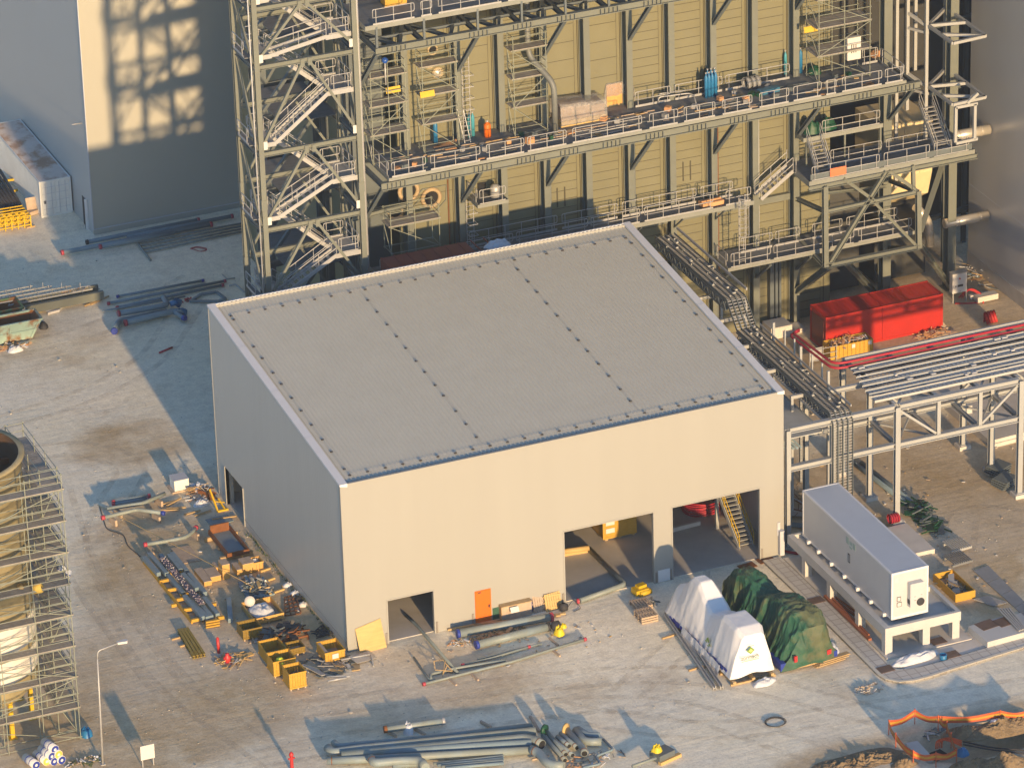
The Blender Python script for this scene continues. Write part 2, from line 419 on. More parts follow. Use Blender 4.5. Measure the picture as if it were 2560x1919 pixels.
def ground():
    xs = [-400, -150, -70, -40] + [-34 + .7 * i for i in range(140)] + [66, 75, 100, 180, 400, 700]
    ys = [-400, -150, -80, -45] + [-34 + .7 * i for i in range(160)] + [80, 90, 110, 160, 300, 600]
    me = bpy.data.meshes.new('ground'); V = []; D = []
    for y in ys:
        for x in xs:
            z = .05 * noise.noise(Vector((x * .15, y * .15, 3))) + .02 * noise.noise(Vector((x * .7, y * .7, 1)))
            if -2 < x < 32 and -1 < y < 25 or y > 40 or x > 27 and y < 3 and y > -14: z *= .2
            d = 0
            for cx, cy, rx, ry, am in DIRT_SHADE:
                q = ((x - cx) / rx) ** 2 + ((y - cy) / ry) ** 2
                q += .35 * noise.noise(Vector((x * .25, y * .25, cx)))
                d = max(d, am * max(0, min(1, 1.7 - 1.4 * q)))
            # excavation by the road
            e = max(0, 1 - (((x - 29.5) / 4.2) ** 2 + ((y + 25.3) / 2.3) ** 2))
            z -= min(1.3, 2.6 * e)
            V.append((x, y, z - .01)); D.append(d); HGT[(round(x, 2), round(y, 2))] = z - .01
    nx = len(xs); Fs = [(j * nx + i, j * nx + i + 1, (j + 1) * nx + i + 1, (j + 1) * nx + i) for j in range(len(ys) - 1) for i in range(nx - 1)]
    me.from_pydata(V, [], Fs)
    at = me.attributes.new('dirt', 'FLOAT', 'POINT'); at.data.foreach_set('value', D)  # earth brown mixed with the shade painted under the right platform
    for p in me.polygons: p.use_smooth = True
    o = bpy.data.objects.new('ground', me); COL.objects.link(o); o['kind'] = 'structure'
    m = bpy.data.materials.new('limestone_ground'); m.use_nodes = True; n = m.node_tree.nodes; L = m.node_tree.links; b = n['Principled BSDF']
    b.inputs['Roughness'].default_value = .95; b.inputs['Specular IOR Level'].default_value = .15
    tc = n.new('ShaderNodeTexCoord')
    def nz(sc, det, r=.6, st=None):
        t = n.new('ShaderNodeTexNoise'); t.inputs['Scale'].default_value = sc; t.inputs['Detail'].default_value = det; t.inputs['Roughness'].default_value = r
        if st:
            mp = n.new('ShaderNodeMapping'); mp.inputs['Scale'].default_value = st; mp.inputs['Rotation'].default_value = (0, 0, .25); L.new(tc.outputs['Object'], mp.inputs[0]); L.new(mp.outputs[0], t.inputs['Vector'])
        else: L.new(tc.outputs['Object'], t.inputs['Vector'])
        return t.outputs['Fac']
    def mr(v, a, b_, c, d):
        t = n.new('ShaderNodeMapRange'); 
        for i, x in enumerate((a, b_, c, d)): t.inputs[i + 1].default_value = x
        L.new(v, t.inputs[0]); return t.outputs[0]
    def mth(op, a, b_):
        t = n.new('ShaderNodeMath'); t.operation = op
        for i, x in enumerate((a, b_)):
            if isinstance(x, (int, float)): t.inputs[i].default_value = x
            else: L.new(x, t.inputs[i])
        return t.outputs[0]
    def mix(f, a, b_, bl='MIX'):
        t = n.new('ShaderNodeMix'); t.data_type = 'RGBA'; t.blend_type = bl
        for i, x in ((0, f), (6, a), (7, b_)):
            if isinstance(x, tuple): t.inputs[i].default_value = (*x, 1)
            elif isinstance(x, (int, float)): t.inputs[i].default_value = x
            else: L.new(x, t.inputs[i])
        return t.outputs[2]
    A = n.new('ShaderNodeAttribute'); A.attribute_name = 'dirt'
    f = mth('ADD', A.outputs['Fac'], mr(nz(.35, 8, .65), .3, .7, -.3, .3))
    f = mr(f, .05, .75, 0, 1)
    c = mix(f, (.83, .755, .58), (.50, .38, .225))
    c = mix(mr(nz(.09, 6, .6), .42, .62, 0, .35), c, (.85, .80, .70))
    c = mix(mr(nz(.6, 9, .68, (.13, 1, 1)), .50, .70, 0, .2), c, (.58, .50, .38))
    c = mix(1.0, c, mr(nz(7, 6, .75), .25, .75, .78, 1.18), 'MULTIPLY')
    c = mix(1.0, c, mr(nz(1.7, 7, .72), .3, .7, .84, 1.12), 'MULTIPLY')
    c = mix(mr(nz(.8, 5, .6), .60, .72, 0, .3), c, (.46, .38, .28))
    c = mix(mr(nz(16, 3, .8), .66, .74, 0, .6), c, (.78, .76, .72))
    L.new(c, b.inputs['Base Color'])
    bp = n.new('ShaderNodeBump'); bp.inputs['Strength'].default_value = .5; bp.inputs['Distance'].default_value = .05
    h = mth('ADD', nz(3.2, 9, .7), mth('MULTIPLY', nz(1.6, 6, .65, (.12, 1, 1)), 1.2))
    L.new(h, bp.inputs['Height']); L.new(bp.outputs[0], b.inputs['Normal'])
    me.materials.append(m)
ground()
# wheel tracks worn into the dust and loose stones
tm = mat('wheel_track', (.50, .43, .34), .95, var=.2, scale=2)
n_ = tm.node_tree.nodes; l_ = tm.node_tree.links; t1 = n_.new('ShaderNodeTexNoise'); t1.inputs['Scale'].default_value = 1.3; t1.inputs['Detail'].default_value = 8
r1 = n_.new('ShaderNodeMapRange'); r1.inputs[1].default_value = .35; r1.inputs[2].default_value = .6; r1.inputs[3].default_value = 0; r1.inputs[4].default_value = .2
tc1 = n_.new('ShaderNodeTexCoord'); l_.new(tc1.outputs['Object'], t1.inputs[0]); l_.new(t1.outputs[0], r1.inputs[0]); l_.new(r1.outputs[0], n_['Principled BSDF'].inputs['Alpha'])
def track(qs, w_=.45, gap=1.9):
    P = bendp([gz(q) for q in qs], 9, 14)
    Q = []
    for a, b_ in zip(P, P[1:]):
        k = max(1, int((b_ - a).length / .5)); Q += [a.lerp(b_, i / k) for i in range(k)]
    for sg in (-.5, .5):
        m = M(); pts = []
        for i in range(len(Q) - 1):
            d = (Q[i + 1] - Q[i]).normalized(); s_ = Vector((d.y, -d.x, 0)); c = Q[i] + s_ * gap * sg
            for e in (-w_ / 2, w_ / 2): v = c + s_ * e; pts.append(Vector((v.x, v.y, hgt(v.x, v.y) + .012)))
        m.add(pts, [(2 * i, 2 * i + 1, 2 * i + 3, 2 * i + 2) for i in range(len(pts) // 2 - 1)]); struct('wheel_track', m, tm, (0, 0, 0))
for qs in ([(-60, 930), (180, 860), (330, 780), (420, 640)], [(-40, 1010), (150, 960), (300, 1000), (200, 1150), (330, 1450), (620, 1660)], [(120, 1060), (180, 1250), (420, 1560), (900, 1500), (1500, 1440), (1950, 1560)], [(560, 1640), (900, 1570), (1400, 1500), (1800, 1640), (1900, 1700)], [(-20, 760), (200, 720), (440, 590)], [(1350, 1500), (1500, 1360), (1560, 1260), (1560, 1180)], [(2230, 1480), (1900, 1530), (1500, 1590), (1150, 1520)], [(2230, 1120), (2080, 1100), (2060, 1250), (2140, 1340)]): track(qs)
rr = random.Random(21); m = M()
for k in range(1700):
    z_ = rr.random()
    if z_ < .35: x, y = rr.gauss(-4, 4), rr.uniform(-4, 24)
    elif z_ < .6: x, y = rr.uniform(-18, 30), rr.uniform(-17, -.5)
    elif z_ < .8: x, y = rr.uniform(33, 58), rr.uniform(-10, 30)
    else: x, y = rr.uniform(-14, 18), rr.uniform(24, 64)
    if -.2 < x < 29.6 and -.2 < y < 23.6 or 27 < x < 35 and -19 < y < 0: continue
    s_ = rr.uniform(.015, .034) * (1 + (rr.random() < .05) * 1.2); m.cur = rr.randrange(2); m.cbox((x, y, hgt(x, y) + s_ * .4), s_ * 2, s_ * 1.5, s_ * 1.2, rr.uniform(0, 3), rr.uniform(-.5, .5))
so_ = mk('loose_stones', m, [mat('limestone_chip', (.42, .39, .34), .9), mat('grey_chip', (.27, .25, .22), .9)], Vector((0, 0, 0))); so_['label'] = 'loose stones and chips strewn over the pale dusty ground'; so_['kind'] = 'stuff'
# ------------------------------------------------------------------ the hall
HW, HD, H1, H2 = 29.28, 23.29, 11.37, 13.5
def zh(y): return H1 + (H2 - H1) * y / HD
hall = thing('warehouse_hall', 'large cream metal clad hall with sloping ribbed roof and open vehicle doorways', 'building', (0, 0, 0))
m = M(); T = .22
OPS = [(2.68, 5.66, 2.92), (14.38, 20.35, 4.96), (21.66, 27.6, 5.0)]
x = 0
for a, b_, h in OPS:
    m.box(x, a, 0, T, 0, H1); m.box(a, b_, 0, T, h, H1); x = b_
m.box(x, HW, 0, T, 0, H1)
part(hall, 'front_wall', m, WHITE)
m = M()
m.prismx([(T, 0), (18.42, 0), (18.42, zh(18.42)), (T, zh(T))], 0, T)
m.prismx([(18.42, 2.7), (21.75, 2.7), (21.75, zh(21.75)), (18.42, zh(18.42))], 0, T)
m.prismx([(21.75, 0), (HD, 0), (HD, H2), (21.75, zh(21.75))], 0, T)
part(hall, 'side_wall', m, WALLX)
m = M(); m.prismx([(T, 0), (HD, 0), (HD, H2), (T, zh(T))], HW - T, HW); part(hall, 'side_wall', m, WALLX)
m = M(); m.box(T, HW - T, HD - T, HD, 0, H2 - .02); part(hall, 'back_wall', m, WHITE)
m = M(); m.box(T, HW - T, T, HD - T, -.1, .03); part(hall, 'floor', m, FLOORM)
# ribbed roof
m = M(); pr = []; x = .45
while x < HW - .45:
    pr += [(x, 0), (x + .17, 0), (x + .2, .055), (x + .25, .055)]; x += .28
sl_ = (H2 - H1) / HD
for i in range(len(pr) - 1):
    (xa, ha), (xb, hb_) = pr[i], pr[i + 1]
    q = [(xa, .42, zh(.42) - .16 + ha), (xb, .42, zh(.42) - .16 + hb_), (xb, HD - .1, zh(HD - .1) - .16 + hb_), (xa, HD - .1, zh(HD - .1) - .16 + ha)]
    m.add(q, [(0, 1, 2, 3)])
m.add([(.2, .3, zh(.3) - .3), (HW - .2, .3, zh(.3) - .3), (HW - .2, HD - .2, H2 - .32), (.2, HD - .2, H2 - .32)], [(0, 3, 2, 1)])
part(hall, 'roof', m, ROOFM)
# coping down both sides, eaves gutter, back edge
for xa, xb in ((-.05, .44), (HW - .44, HW + .05)):
    m = M(); n = 4
    for i in range(n):
        ya, yb = -.05 + (HD + .1) * i / n + .012, -.05 + (HD + .1) * (i + 1) / n - .012
        m.add([(xa, ya, zh(ya) + .03), (xb, ya, zh(ya) + .03), (xb, yb, zh(yb) + .03), (xa, yb, zh(yb) + .03), (xa, ya, zh(ya) - .1), (xb, ya, zh(ya) - .2), (xb, yb, zh(yb) - .2), (xa, yb, zh(yb) - .1)],
              [(0, 1, 2, 3), (4, 7, 6, 5), (0, 4, 5, 1), (1, 5, 6, 2), (2, 6, 7, 3), (3, 7, 4, 0)])
        if i: m.add([(xa, ya - .07, zh(ya) + .037), (xb, ya - .07, zh(ya) + .037), (xb, ya + .05, zh(ya) + .047), (xa, ya + .05, zh(ya) + .047)], [(0, 1, 2, 3)])
    part(hall, 'coping', m, TRIM)
m = M(); m.box(.44, HW - .44, -.05, .1, H1 - .1, H1 + .02); part(hall, 'front_coping', m, WHITE)
m = M(); m.box(.44, HW - .44, .1, .42, H1 - .32, H1 - .2); part(hall, 'gutter', m, GUTTER)
m = M(); m.box(.44, HW - .44, HD - .08, HD + .05, H2 - .25, H2 + .01)
x = .5
while x < HW - .6: m.box(x, x + .16, HD - .14, HD - .07, H2 - .16, H2 + .03); x += .28
part(hall, 'back_coping', m, TRIM)
m = M(); m.box(-.03, .002, -.02, .18, .35, H1 - .1); m.box(-.022, .0, .2, 18.4, .5, .54); m.box(-.022, 0, 21.8, HD, .5, .54)
m.box(-.02, .2, HD - .06, HD + .03, .1, H2 - .2)
part(hall, 'corner_trim', m, WHITE)
# lightning conductor with its little roof feet
def roofp(x, y): return Vector((x, y, zh(y) - .11))
rng = random.Random(3)
feet = []
for i in range(25): feet.append((1.0 + 27.3 * i / 24, 1.0)); feet.append((1.0 + 27.3 * i / 24 + rng.uniform(-.1, .1), 21.6))
for xc, y0, y1 in ((.95, 2.0, 20.9), (9.7, 2.4, 20.2), (20.1, 2.4, 20.2), (28.35, 2.0, 20.9)):
    for i in range(12): feet.append((xc + (y0 - 11) * 0, y0 + (y1 - y0) * i / 11 + rng.uniform(-.25, .25)))
fm = None
for x, y in feet:
    p = roofp(x, y)
    if fm is None:
        m = M(); m.lathe(p, [(.1, 0), (.1, .04), (.05, .075), (0, .075)], 8)
        fm = part(hall, 'conductor_foot', m, DARK); f0 = p
    else:
        c = fm.copy(); COL.objects.link(c); c.parent = hall; c.location = p - f0
m = M()
for p, q in (((1, 1), (28.3, 1)), ((1, 21.6), (28.3, 21.6)), ((.95, 1), (.95, 21.6)), ((28.35, 1), (28.35, 21.6)), ((9.7, 1), (9.7, 21.6)), ((20.1, 1), (20.1, 21.6))):
    m.tube([roofp(*p) + Vector((0, 0, .08)), roofp(*q) + Vector((0, 0, .08))], .008, 4)
part(hall, 'conductor_wire', m, GALV)
# orange personnel door, low louvre, guard posts
m = M(); m.box(8.38, 9.40, -.05, -.002, .06, 2.2); m.box(8.36, 9.42, -.03, -.004, .04, 2.24); d = part(hall, 'door', m, ORANGE)
m = M(); m.box(9.2, 9.32, -.1, -.05, 1.05, 1.12); m.box(9.24, 9.3, -.07, -.05, .95, 1.2); m.box(8.55, 8.75, -.075, -.05, 2.08, 2.15); part(d, 'handle', m, DARK)
m = M(); m.box(9.5, 10.32, -.04, -.002, .04, .82)
for i in range(6): m.box(9.55, 10.27, -.06, -.04, .1 + i * .12, .14 + i * .12)
part(hall, 'louvre', m, mat('green_louvre', (.03, .09, .06), .6))
for x in (2.52, 5.82, 8.2, 14.2, 20.5, 21.5, 27.75):
    m = M(); m.box(x - .06, x + .06, -.045, -.002, .02, .75); m.box(x - .02, x + .02, -.06, -.045, .02, .75); part(hall, 'guard_post', m, mat('post_grey', (.22, .2, .18), .6) if x == 2.52 else bpy.data.materials['post_grey'])
for a, b_, h in OPS:
    m = M(); m.box(a - .09, a - .002, -.03, T + .02, 0, h); m.box(b_ + .002, b_ + .09, -.03, T + .02, 0, h); m.box(a - .09, b_ + .09, -.03, -.002, h + .003, h + .08); part(hall, 'door_frame', m, WHITE)
m = M(); m.box(20.62, 21.42, -.05, -.002, .03, .85); part(hall, 'kick_panel', m, TRIM)
for ya in (18.3, 21.75): m = M(); m.box(-.06, .5, ya, ya + .1, 0, 2.75); part(hall, 'side_door_frame', m, WHITE)
for xx in (7.3, 14.6, 21, 28.6):
    for yy in (7.6, 15.2, 22.6): m = M(); m.hb((xx, yy, .03), (xx, yy, zh(yy) - .5), .3, .3, .03); part(hall, 'inner_column', m, STEEL)
# ------------------------------------------------------------------ left building
lb = thing('turbine_building', 'tall plain grey beige clad building filling the top left with truss shadows', 'building', (5.71, 66.4, 0))
m = M(); m.box(5.71, 60, 66.4, 66.6, .45, 48); m.box(5.72, 60, 66.36, 66.6, 0, .45)
part(lb, 'front_wall', m, mat('grey_beige_cladding', (.36, .36, .325), .5, var=.02, scale=.2))
m = M(); m.box(5.71, 5.91, 66.6, 130, .0, 48); part(lb, 'side_wall', m, mat('grey_ribbed_cladding', (.40, .41, .41), .42, var=.02, scale=.2, wave=('Y', .8, .08)))
m = M(); m.box(5.705, 60, 66.345, 66.4, .40, .46); m.box(5.66, 5.73, 66.34, 66.45, .4, 48); part(lb, 'plinth_trim', m, GUTTER)
m = M(); m.box(5.5, 5.7, 67.6, 67.75, 0, 2.3); m.box(5.68, 5.706, 67.75, 68.7, 0, 2.25); part(lb, 'door', m, DARK)
m = M(); m.box(5.6, 5.7, 67.55, 67.62, 0, 2.35); m.box(5.5, 5.7, 67.5, 67.6, 0, 2.4); part(lb, 'door_jamb', m, TRIM)
m = M(); m.tube([(5.7, 67.4, 8.4), (4.9, 67.35, 8.45)], .04, 6); part(lb, 'wall_spout', m, GALV)
# ------------------------------------------------------------------ right building
rb = thing('clad_building', 'tall smooth grey clad building at the right edge with base course', 'building', (60, 20, 0))
m = M(); m.box(60, 90, 8, 33.95, 1.05, 45); part(rb, 'wall', m, mat('silver_grey_cladding', (.46, .46, .46), .28, var=.03, scale=.2, wave=('Y', .5, .05), spec=.6))
m = M(); m.box(59.96, 90, 7.96, 33.97, 0, 1.05); part(rb, 'base_course', m, mat('grey_base_course', (.40, .39, .38), .6))
m = M()
for z in (6.2,): m.box(59.985, 60, 8, 33.9, z, z + .03)
part(rb, 'panel_joint', m, GUTTER)
# ------------------------------------------------------------------ boiler house
YW, YC, YB = 31.0, 30.08, 26.3
boil = thing('boiler_house', 'olive clad boiler building with close set steel columns behind the cream hall', 'building', (16.2, YW, 0))
m = M(); m.box(16.2, 47.7, YW, YW + .3, 0, 46); part(boil, 'cladding_wall', m, OLIVE)
m = M(); m.box(14.6, 50, 36.2, 58, 0, 46); part(boil, 'rear_block', m, OLIVE)
m = M(); m.box(50, 70, 42, 42.3, 0, 46); part(boil, 'rear_shade_sheet', m, mat('rear_shade_dark', (.035, .036, .036), .8))  # near-black sheet added in place of the deep shade behind the frame
for x_, y_ in ((58.6, 35), (61.5, 37.5)):
    m = M(); m.hb((x_, y_, 0), (x_, y_, 46), .3, .3, .04, up=(0, 1, 0)); part(boil, 'rear_post', m, STEELB)
for z_ in (3.5, 8, 13, 18, 23, 29):
    m = M(); m.hb((57, 35, z_), (62, 36, z_), .22, .3, .04); part(boil, 'rear_rail', m, STEELB)
for x0_, x1_, z1_ in ((47.9, 51.2, 9.5), (52.4, 56.4, 4.6)):
    m = M(); m.box(x0_, x1_, 33.5, 36, .3, z1_); part(boil, 'added_shade_block', m, mat('added_shade_block', (.05, .052, .05), .7) if z1_ > 9 else bpy.data.materials['added_shade_block'])  # dark boxes added to shade and close off the open bay
COLX = [16.55] + [20.25 + 3.06 * i for i in range(9)]
c0 = None
for i, x in enumerate(COLX):
    if c0 is None:
        m = M(); m.hb((x, YC + .42, 0), (x, YC + .42, 46), .44, .84, .05, up=(0, 1, 0)); c0 = part(boil, 'column', m, STEEL); x0 = x
    else:
        c = c0.copy(); COL.objects.link(c); c.parent = boil; c.location = (x - x0, 0, 0)
for x, y in ((51.75, 30.3), (56.97, 30.6)):
    m = M(); m.hb((x, y + .4, 0), (x, y + .4, 46), .62, .8, .06, up=(0, 1, 0)); m.box(x - .5, x + .5, y - .1, y + .9, 0, .08); part(boil, 'corner_column', m, STEEL)
m = M()
cols = COLX + [47.5]
for i in range(len(cols) - 1):
    a, b_ = cols[i] + .3, cols[i + 1] - .3
    m.box(b_ - .26, b_ - .235, YW - .012, YW, 0, 44); m.box(b_ - .02, b_, YW - .07, YW, 0, 44)
    z = .6 + .2 * (i % 3)
    while z < 40:
        if not (i == 0): m.box(a - .1, b_ - .26, YW - .012, YW, z, z + .035)
        z += 1.25 if (z > 18 and i < 5) else .62
    if i == 0:
        for z in (14.6, 17, 19.6, 22, 24): m.box(a - .1, b_, YW - .012, YW, z, z + .035)
part(boil, 'cladding_seam', m, OLIVED)
for i in range(1, 9):
    a, b_ = cols[i] + .22, cols[i + 1] - .22
    m = M(); m.box(a, b_, YW - .35, YW - .02, 9.3, 9.75); part(boil, 'wall_beam', m, STEEL)
m = M()
for q, y in (((1000, 1430), 0), ((1130, 1410), 0), ((1190, 1600), 1), ((1830, 560), 2)):
    pass
for c in (a4(1062, 1480), a4(1125, 1470), a7(1772, 600), a7(1837, 590)):
    p = gy(c, YW); m.box(p.x - .04, p.x + .04, YW - .05, YW - .014, p.z - .7, p.z + .7)
part(boil, 'door_seam', m, OLIVED)
for x_, mt_ in ((39.25, RUST), (26.95, STEELB), (33.1, STEELB), (19.6, RUST), (42.3, GALV)):
    m = M(); m.tube([(x_, YW - .06, 1), (x_, YW - .06, 17.5)], .04, 6); part(boil, 'wall_conduit', m, mt_)
# round ports
def port(c, r, glass, ins=False):
    p = gy(c, YW); m = M()
    if ins:
        m.lathe((p.x, YW, p.z), [(r * 1.45, 0), (r * 1.5, .12), (r * 1.25, .2), (r, .16), (r, .02)], 20, (0, -1, 0)); o = part(boil, 'insulated_port', m, mat('raw_insulation', (.36, .27, .16), .9, bump=.5) if 'raw_insulation' not in bpy.data.materials else bpy.data.materials['raw_insulation'])
    else:
        m.lathe((p.x, YW, p.z), [(r * 1.35, 0), (r * 1.35, .16), (r, .2), (r, .03)], 20, (0, -1, 0)); o = part(boil, 'port_ring', m, mat('port_rim', (.35, .29, .18), .6) if 'port_rim' not in bpy.data.materials else bpy.data.materials['port_rim'])
    m = M(); m.lathe((p.x, YW, p.z), [(r, .035), (0, .035)], 20, (0, -1, 0)) if not glass else m.lathe((p.x, YW, p.z), [(r, .1), (r * .5, .22), (0, .25)], 20, (0, -1, 0))
    part(o, 'port_cover' if glass else 'port_hole', m, FOIL if glass else BLACK)
port(a3(690, 425), .28, False); port(a3(665, 540), .3, True); port(a3(735, 625), .3, True)
port(a7(485, 540), .52, False, True); port(a7(680, 600), .5, False, True); port(a7(375, 722), .4, False, True)
p = gy(a7(1118, 515), YW); m = M(); m.box(p.x - .3, p.x + .3, YW - .02, YW - .001, p.z - .4, p.z + .4); part(boil, 'hatch', m, BLACK)
# octagonal ribs round the lower ports
m = M()
def wline(qs):
    P = [gy(q, YW - .03) for q in qs]
    for u, v in zip(P, P[1:]): m.beam(u, v, .06, .1, up=(0, -1, 0))
wline([a7(200, 690), a7(540, 610), a7(605, 530), a7(820, 490)]); wline([a7(430, 780), a7(600, 600), a7(600, 640)]); wline([a7(720, 720), a7(810, 620), a7(815, 500)])
part(boil, 'stiffener', m, STEEL)
# right hand hopper and ducts inside the frame
m = M(); m.prismx([(33, 12.2), (33, 8.2), (33.6, 6.3), (35, 5.4), (37, 5.4), (37, 12.2)], 52.6, 56.6)
for x in (53.4, 54.4, 55.6): m.box(x, x + .06, 32.95, 33.0, 8.2, 12.1)
part(boil, 'hopper', m, mat('hopper_cladding', (.60, .50, .30), .5, var=.1))
for z, y, r in ((11.5, 30.9, .36), (5.0, 30.9, .34)):
    m = M(); m.tube([(56.5, y, z), (59.9, y, z)], r, 16); 
    for x in (57.5, 59.2): m.tube([(x, y, z), (x + .05, y, z)], r + .03, 16)
    part(boil, 'duct', m, FOIL)
m = M(); m.pipe([(54.6, 31.6, 6.4), (55.6, 31.6, 5.2), (55.8, 31.6, 3.2)], .3, .5, 12); part(boil, 'duct', m, FOIL)
m = M(); m.box(42.9, 43.2, YW - .5, YW - .03, 0, 6); m.box(43.3, 43.5, YW - .5, YW - .03, 0, 6); m.box(43.6, 43.75, YW - .5, YW - .03, 0, 6); part(boil, 'wall_duct', m, STEELB)
# ------------------------------------------------------------------ platforms
def bracket(root, x, z0, z1, w_=.26):
    m = M(); m.hb((x, YC, z0), (x, YB + .15, z1), w_, .26, .035); m.box(x - .3, x + .3, YB, YB + .8, z1 - .02, z1 + .03); part(root, 'bracket', m, STEELB)
def deck(root, x0, x1, y0, y1, z, edge=.24, mt=GRATE):
    m = M(); m.box(x0, x1, y0, y1, z - .05, z); part(root, 'deck', m, mt)
    m = M(); m.box(x0, x1, y0 - .06, y0 - .002, z - edge, z + .1); m.box(x0 - .06, x0 - .002, y0 - .06, y1, z - edge, z + .1); m.box(x1 + .002, x1 + .06, y0 - .06, y1, z - edge, z + .1)
    part(root, 'edge_channel', m, EDGE)
def mainbeam(root, x0, x1, y, z0, z1, groups):
    m = M(); m.hb((x0, y, (z0 + z1) / 2), (x1, y, (z0 + z1) / 2), .36, z1 - z0, .045); part(root, 'edge_beam', m, STEEL)
    for g in groups:
        m = M()
        for k in range(-2, 3): m.box(g + k * .3 - .015, g + k * .3 + .015, y - .185, y + .185, z0 + .045, z1 - .045)
        part(root, 'stiffener_plate', m, STEELB)
BRX = [20.25 + 6.12 * i for i in range(5)] + [51.75]
# middle platform
p2 = thing('access_platform', 'long middle access platform with grated deck carrying bottles and scaffolds', 'platform', (13.2, YB, 18.45), 'platforms along the boiler house')
deck(p2, 13.7, 50.9, 26.1, 30.94, 18.45, .12); mainbeam(p2, 13.2, 52.1, YB, 17.7, 18.22, [14.2, 17.3] + BRX[:-1] + [23.3, 29.4, 35.6, 41.6, 47.8, 51])
for x in BRX: bracket(p2, x, 14.1, 17.75)
m = M(); m.hb((13.3, YC, 14.1), (13.3, YB + .1, 17.75), .26, .26, .035); part(p2, 'bracket', m, STEELB)
for x in [13.3] + COLX + [47.7, 51.75]:
    m = M(); m.hb((x, YB + .2, 18.0), (x, YC, 18.0), .2, .36, .03); part(p2, 'cross_beam', m, STEELB)
m = M(); m.hb((14, 28.3, 18.2), (50.5, 28.3, 18.2), .16, .25, .03); part(p2, 'joist', m, STEELB)
XS = [(13.8, 16.3), (16.5, 20.1), (20.4, 23.2), (23.3, 26.2), (26.5, 31.6), (32, 34.2), (34.5, 36.9), (37.3, 39.6), (40, 42.3), (42.5, 44.7), (44.9, 45.8), (46.1, 49.2), (49.3, 50.8)]
for a, b_ in XS: rails(p2, (a, 26.07, 18.5), (b_, 26.07, 18.5), 6)
for a, b_ in ((32.7, 35.4), (35.6, 39.2), (39.3, 44.2), (49.5, 50.8)): rails(p2, (a, 29.9, 18.5), (b_, 29.9, 18.5), 6)
rails(p2, (13.72, 26.2, 18.5), (13.72, 29.6, 18.5), 4); rails(p2, (50.88, 26.2, 18.5), (50.88, 29.8, 18.5), 4)
# upper platform with its flat lattice girder
p1 = thing('access_platform', 'upper access platform on a deep lattice girder at the top of the photo', 'platform', (13.2, YB, 29.0), 'platforms along the boiler house')
deck(p1, 12.6, 57, 26.3, 30.94, 29.05, .2); mainbeam(p1, 13.2, 57, YB, 27.1, 27.58, [14.6, 17.3] + BRX + [23.3, 29.4, 35.6, 41.6])
for x in BRX: bracket(p1, x, 23.4, 27.1)
m = M(); m.hb((13.3, YC, 23.4), (13.3, YB + .1, 27.1), .26, .26, .035); part(p1, 'bracket', m, STEELB)
xs = [13.3] + COLX + [47.8, 51.75, 56.9]
for i in range(len(xs) - 1):
    m = M(); a, b_ = xs[i], xs[i + 1]; md = (a + b_) / 2
    m.hb((a, YC, 27.35), (md, YB + .2, 27.35), .2, .22, .03); m.hb((b_, YC, 27.35), (md, YB + .2, 27.35), .2, .22, .03)
    m.hb((a, YB + .1, 27.35), (a, YC, 27.35), .22, .3, .03); m.hb((a, YB + 1.9, 27.4), (b_, YB + 1.9, 27.4), .16, .2, .03)
    m.beam((a, YB, 27.5), (a, YB, 29), .14, .14); m.beam((a, YB + .1, 28.9), (md, YC, 27.5), .14, .14); m.beam((b_, YB + .1, 28.9), (md, YC, 27.5), .14, .14)
    part(p1, 'girder_bay', m, STEELB)
for a, b_ in ((13, 16), (16.3, 17.2), (17.5, 22), (22.3, 26)): rails(p1, (a, 26.25, 29.1), (b_, 26.25, 29.1), 6)
# low walkway behind the hall roof
p3 = thing('access_walkway', 'narrow low walkway with double handrails just above the hall roof ridge', 'walkway', (13.5, 28.5, 10.7), 'platforms along the boiler house')
deck(p3, 13.5, 40.7, 28.5, 29.9, 10.7, .2)
for a, b_ in ((13.6, 16.8), (17, 23.2), (23.3, 28.6), (28.7, 32.4), (32.6, 37.8), (38.6, 40.6)): rails(p3, (a, 28.48, 10.75), (b_, 28.48, 10.75), 6)
for a, b_ in ((20.5, 27), (27.2, 31.4), (31.6, 37.2), (37.4, 39.9)): rails(p3, (a, 29.9, 10.75), (b_, 29.9, 10.75), 6)
for x in COLX[1:8]:
    m = M(); m.hb((x, YC, 10.4), (x, 28.6, 10.4), .15, .22, .03); m.beam((x, YC, 9.2), (x, 28.7, 10.3), .1, .1); part(p3, 'bracket', m, STEELB)
lo = gy(a8(1392, 600), 28.6); lo.z = 10.7; hi = gy(a8(1668, 372), 28.6)
stair(p3, lo, (hi.x, 28.6, hi.z), (0, 1, 0), 1.0)
HZ = hi.z
# right upper platform and its frame
p4 = thing('access_platform', 'right hand platform with blue kickboards and stairs above the red containers', 'platform', (43.8, YB, 12.2), 'platforms along the boiler house')
deck(p4, 43.9, 56.3, 26.35, 30.3, 12.3, .3); mainbeam(p4, 43.8, 56.5, YB, 11.75, 12.1, [])
m = M(); m.box(44, 56.2, 26.42, 26.45, 12.3, 12.85); part(p4, 'kickboard', m, STEELB)
for a, b_ in ((44, 49.2), (49.4, 53), (53.2, 56)): rails(p4, (a, 26.36, 12.3), (b_, 26.36, 12.3), 8)
for a, b_ in ((46.4, 50.4), (50.6, 54.4)): rails(p4, (a, 28.4, 12.3), (b_, 28.4, 12.3), 8)
m = M(); m.box(hi.x, 44.0, 28.3, 29.8, HZ - .05, HZ); part(p4, 'landing', m, GRATE)
rails(p4, (hi.x, 29.75, HZ), (43.9, 29.75, HZ), 4); rails(p4, (hi.x, 28.3, HZ), (43.9, 28.3, HZ), 4)
YF = 26.2
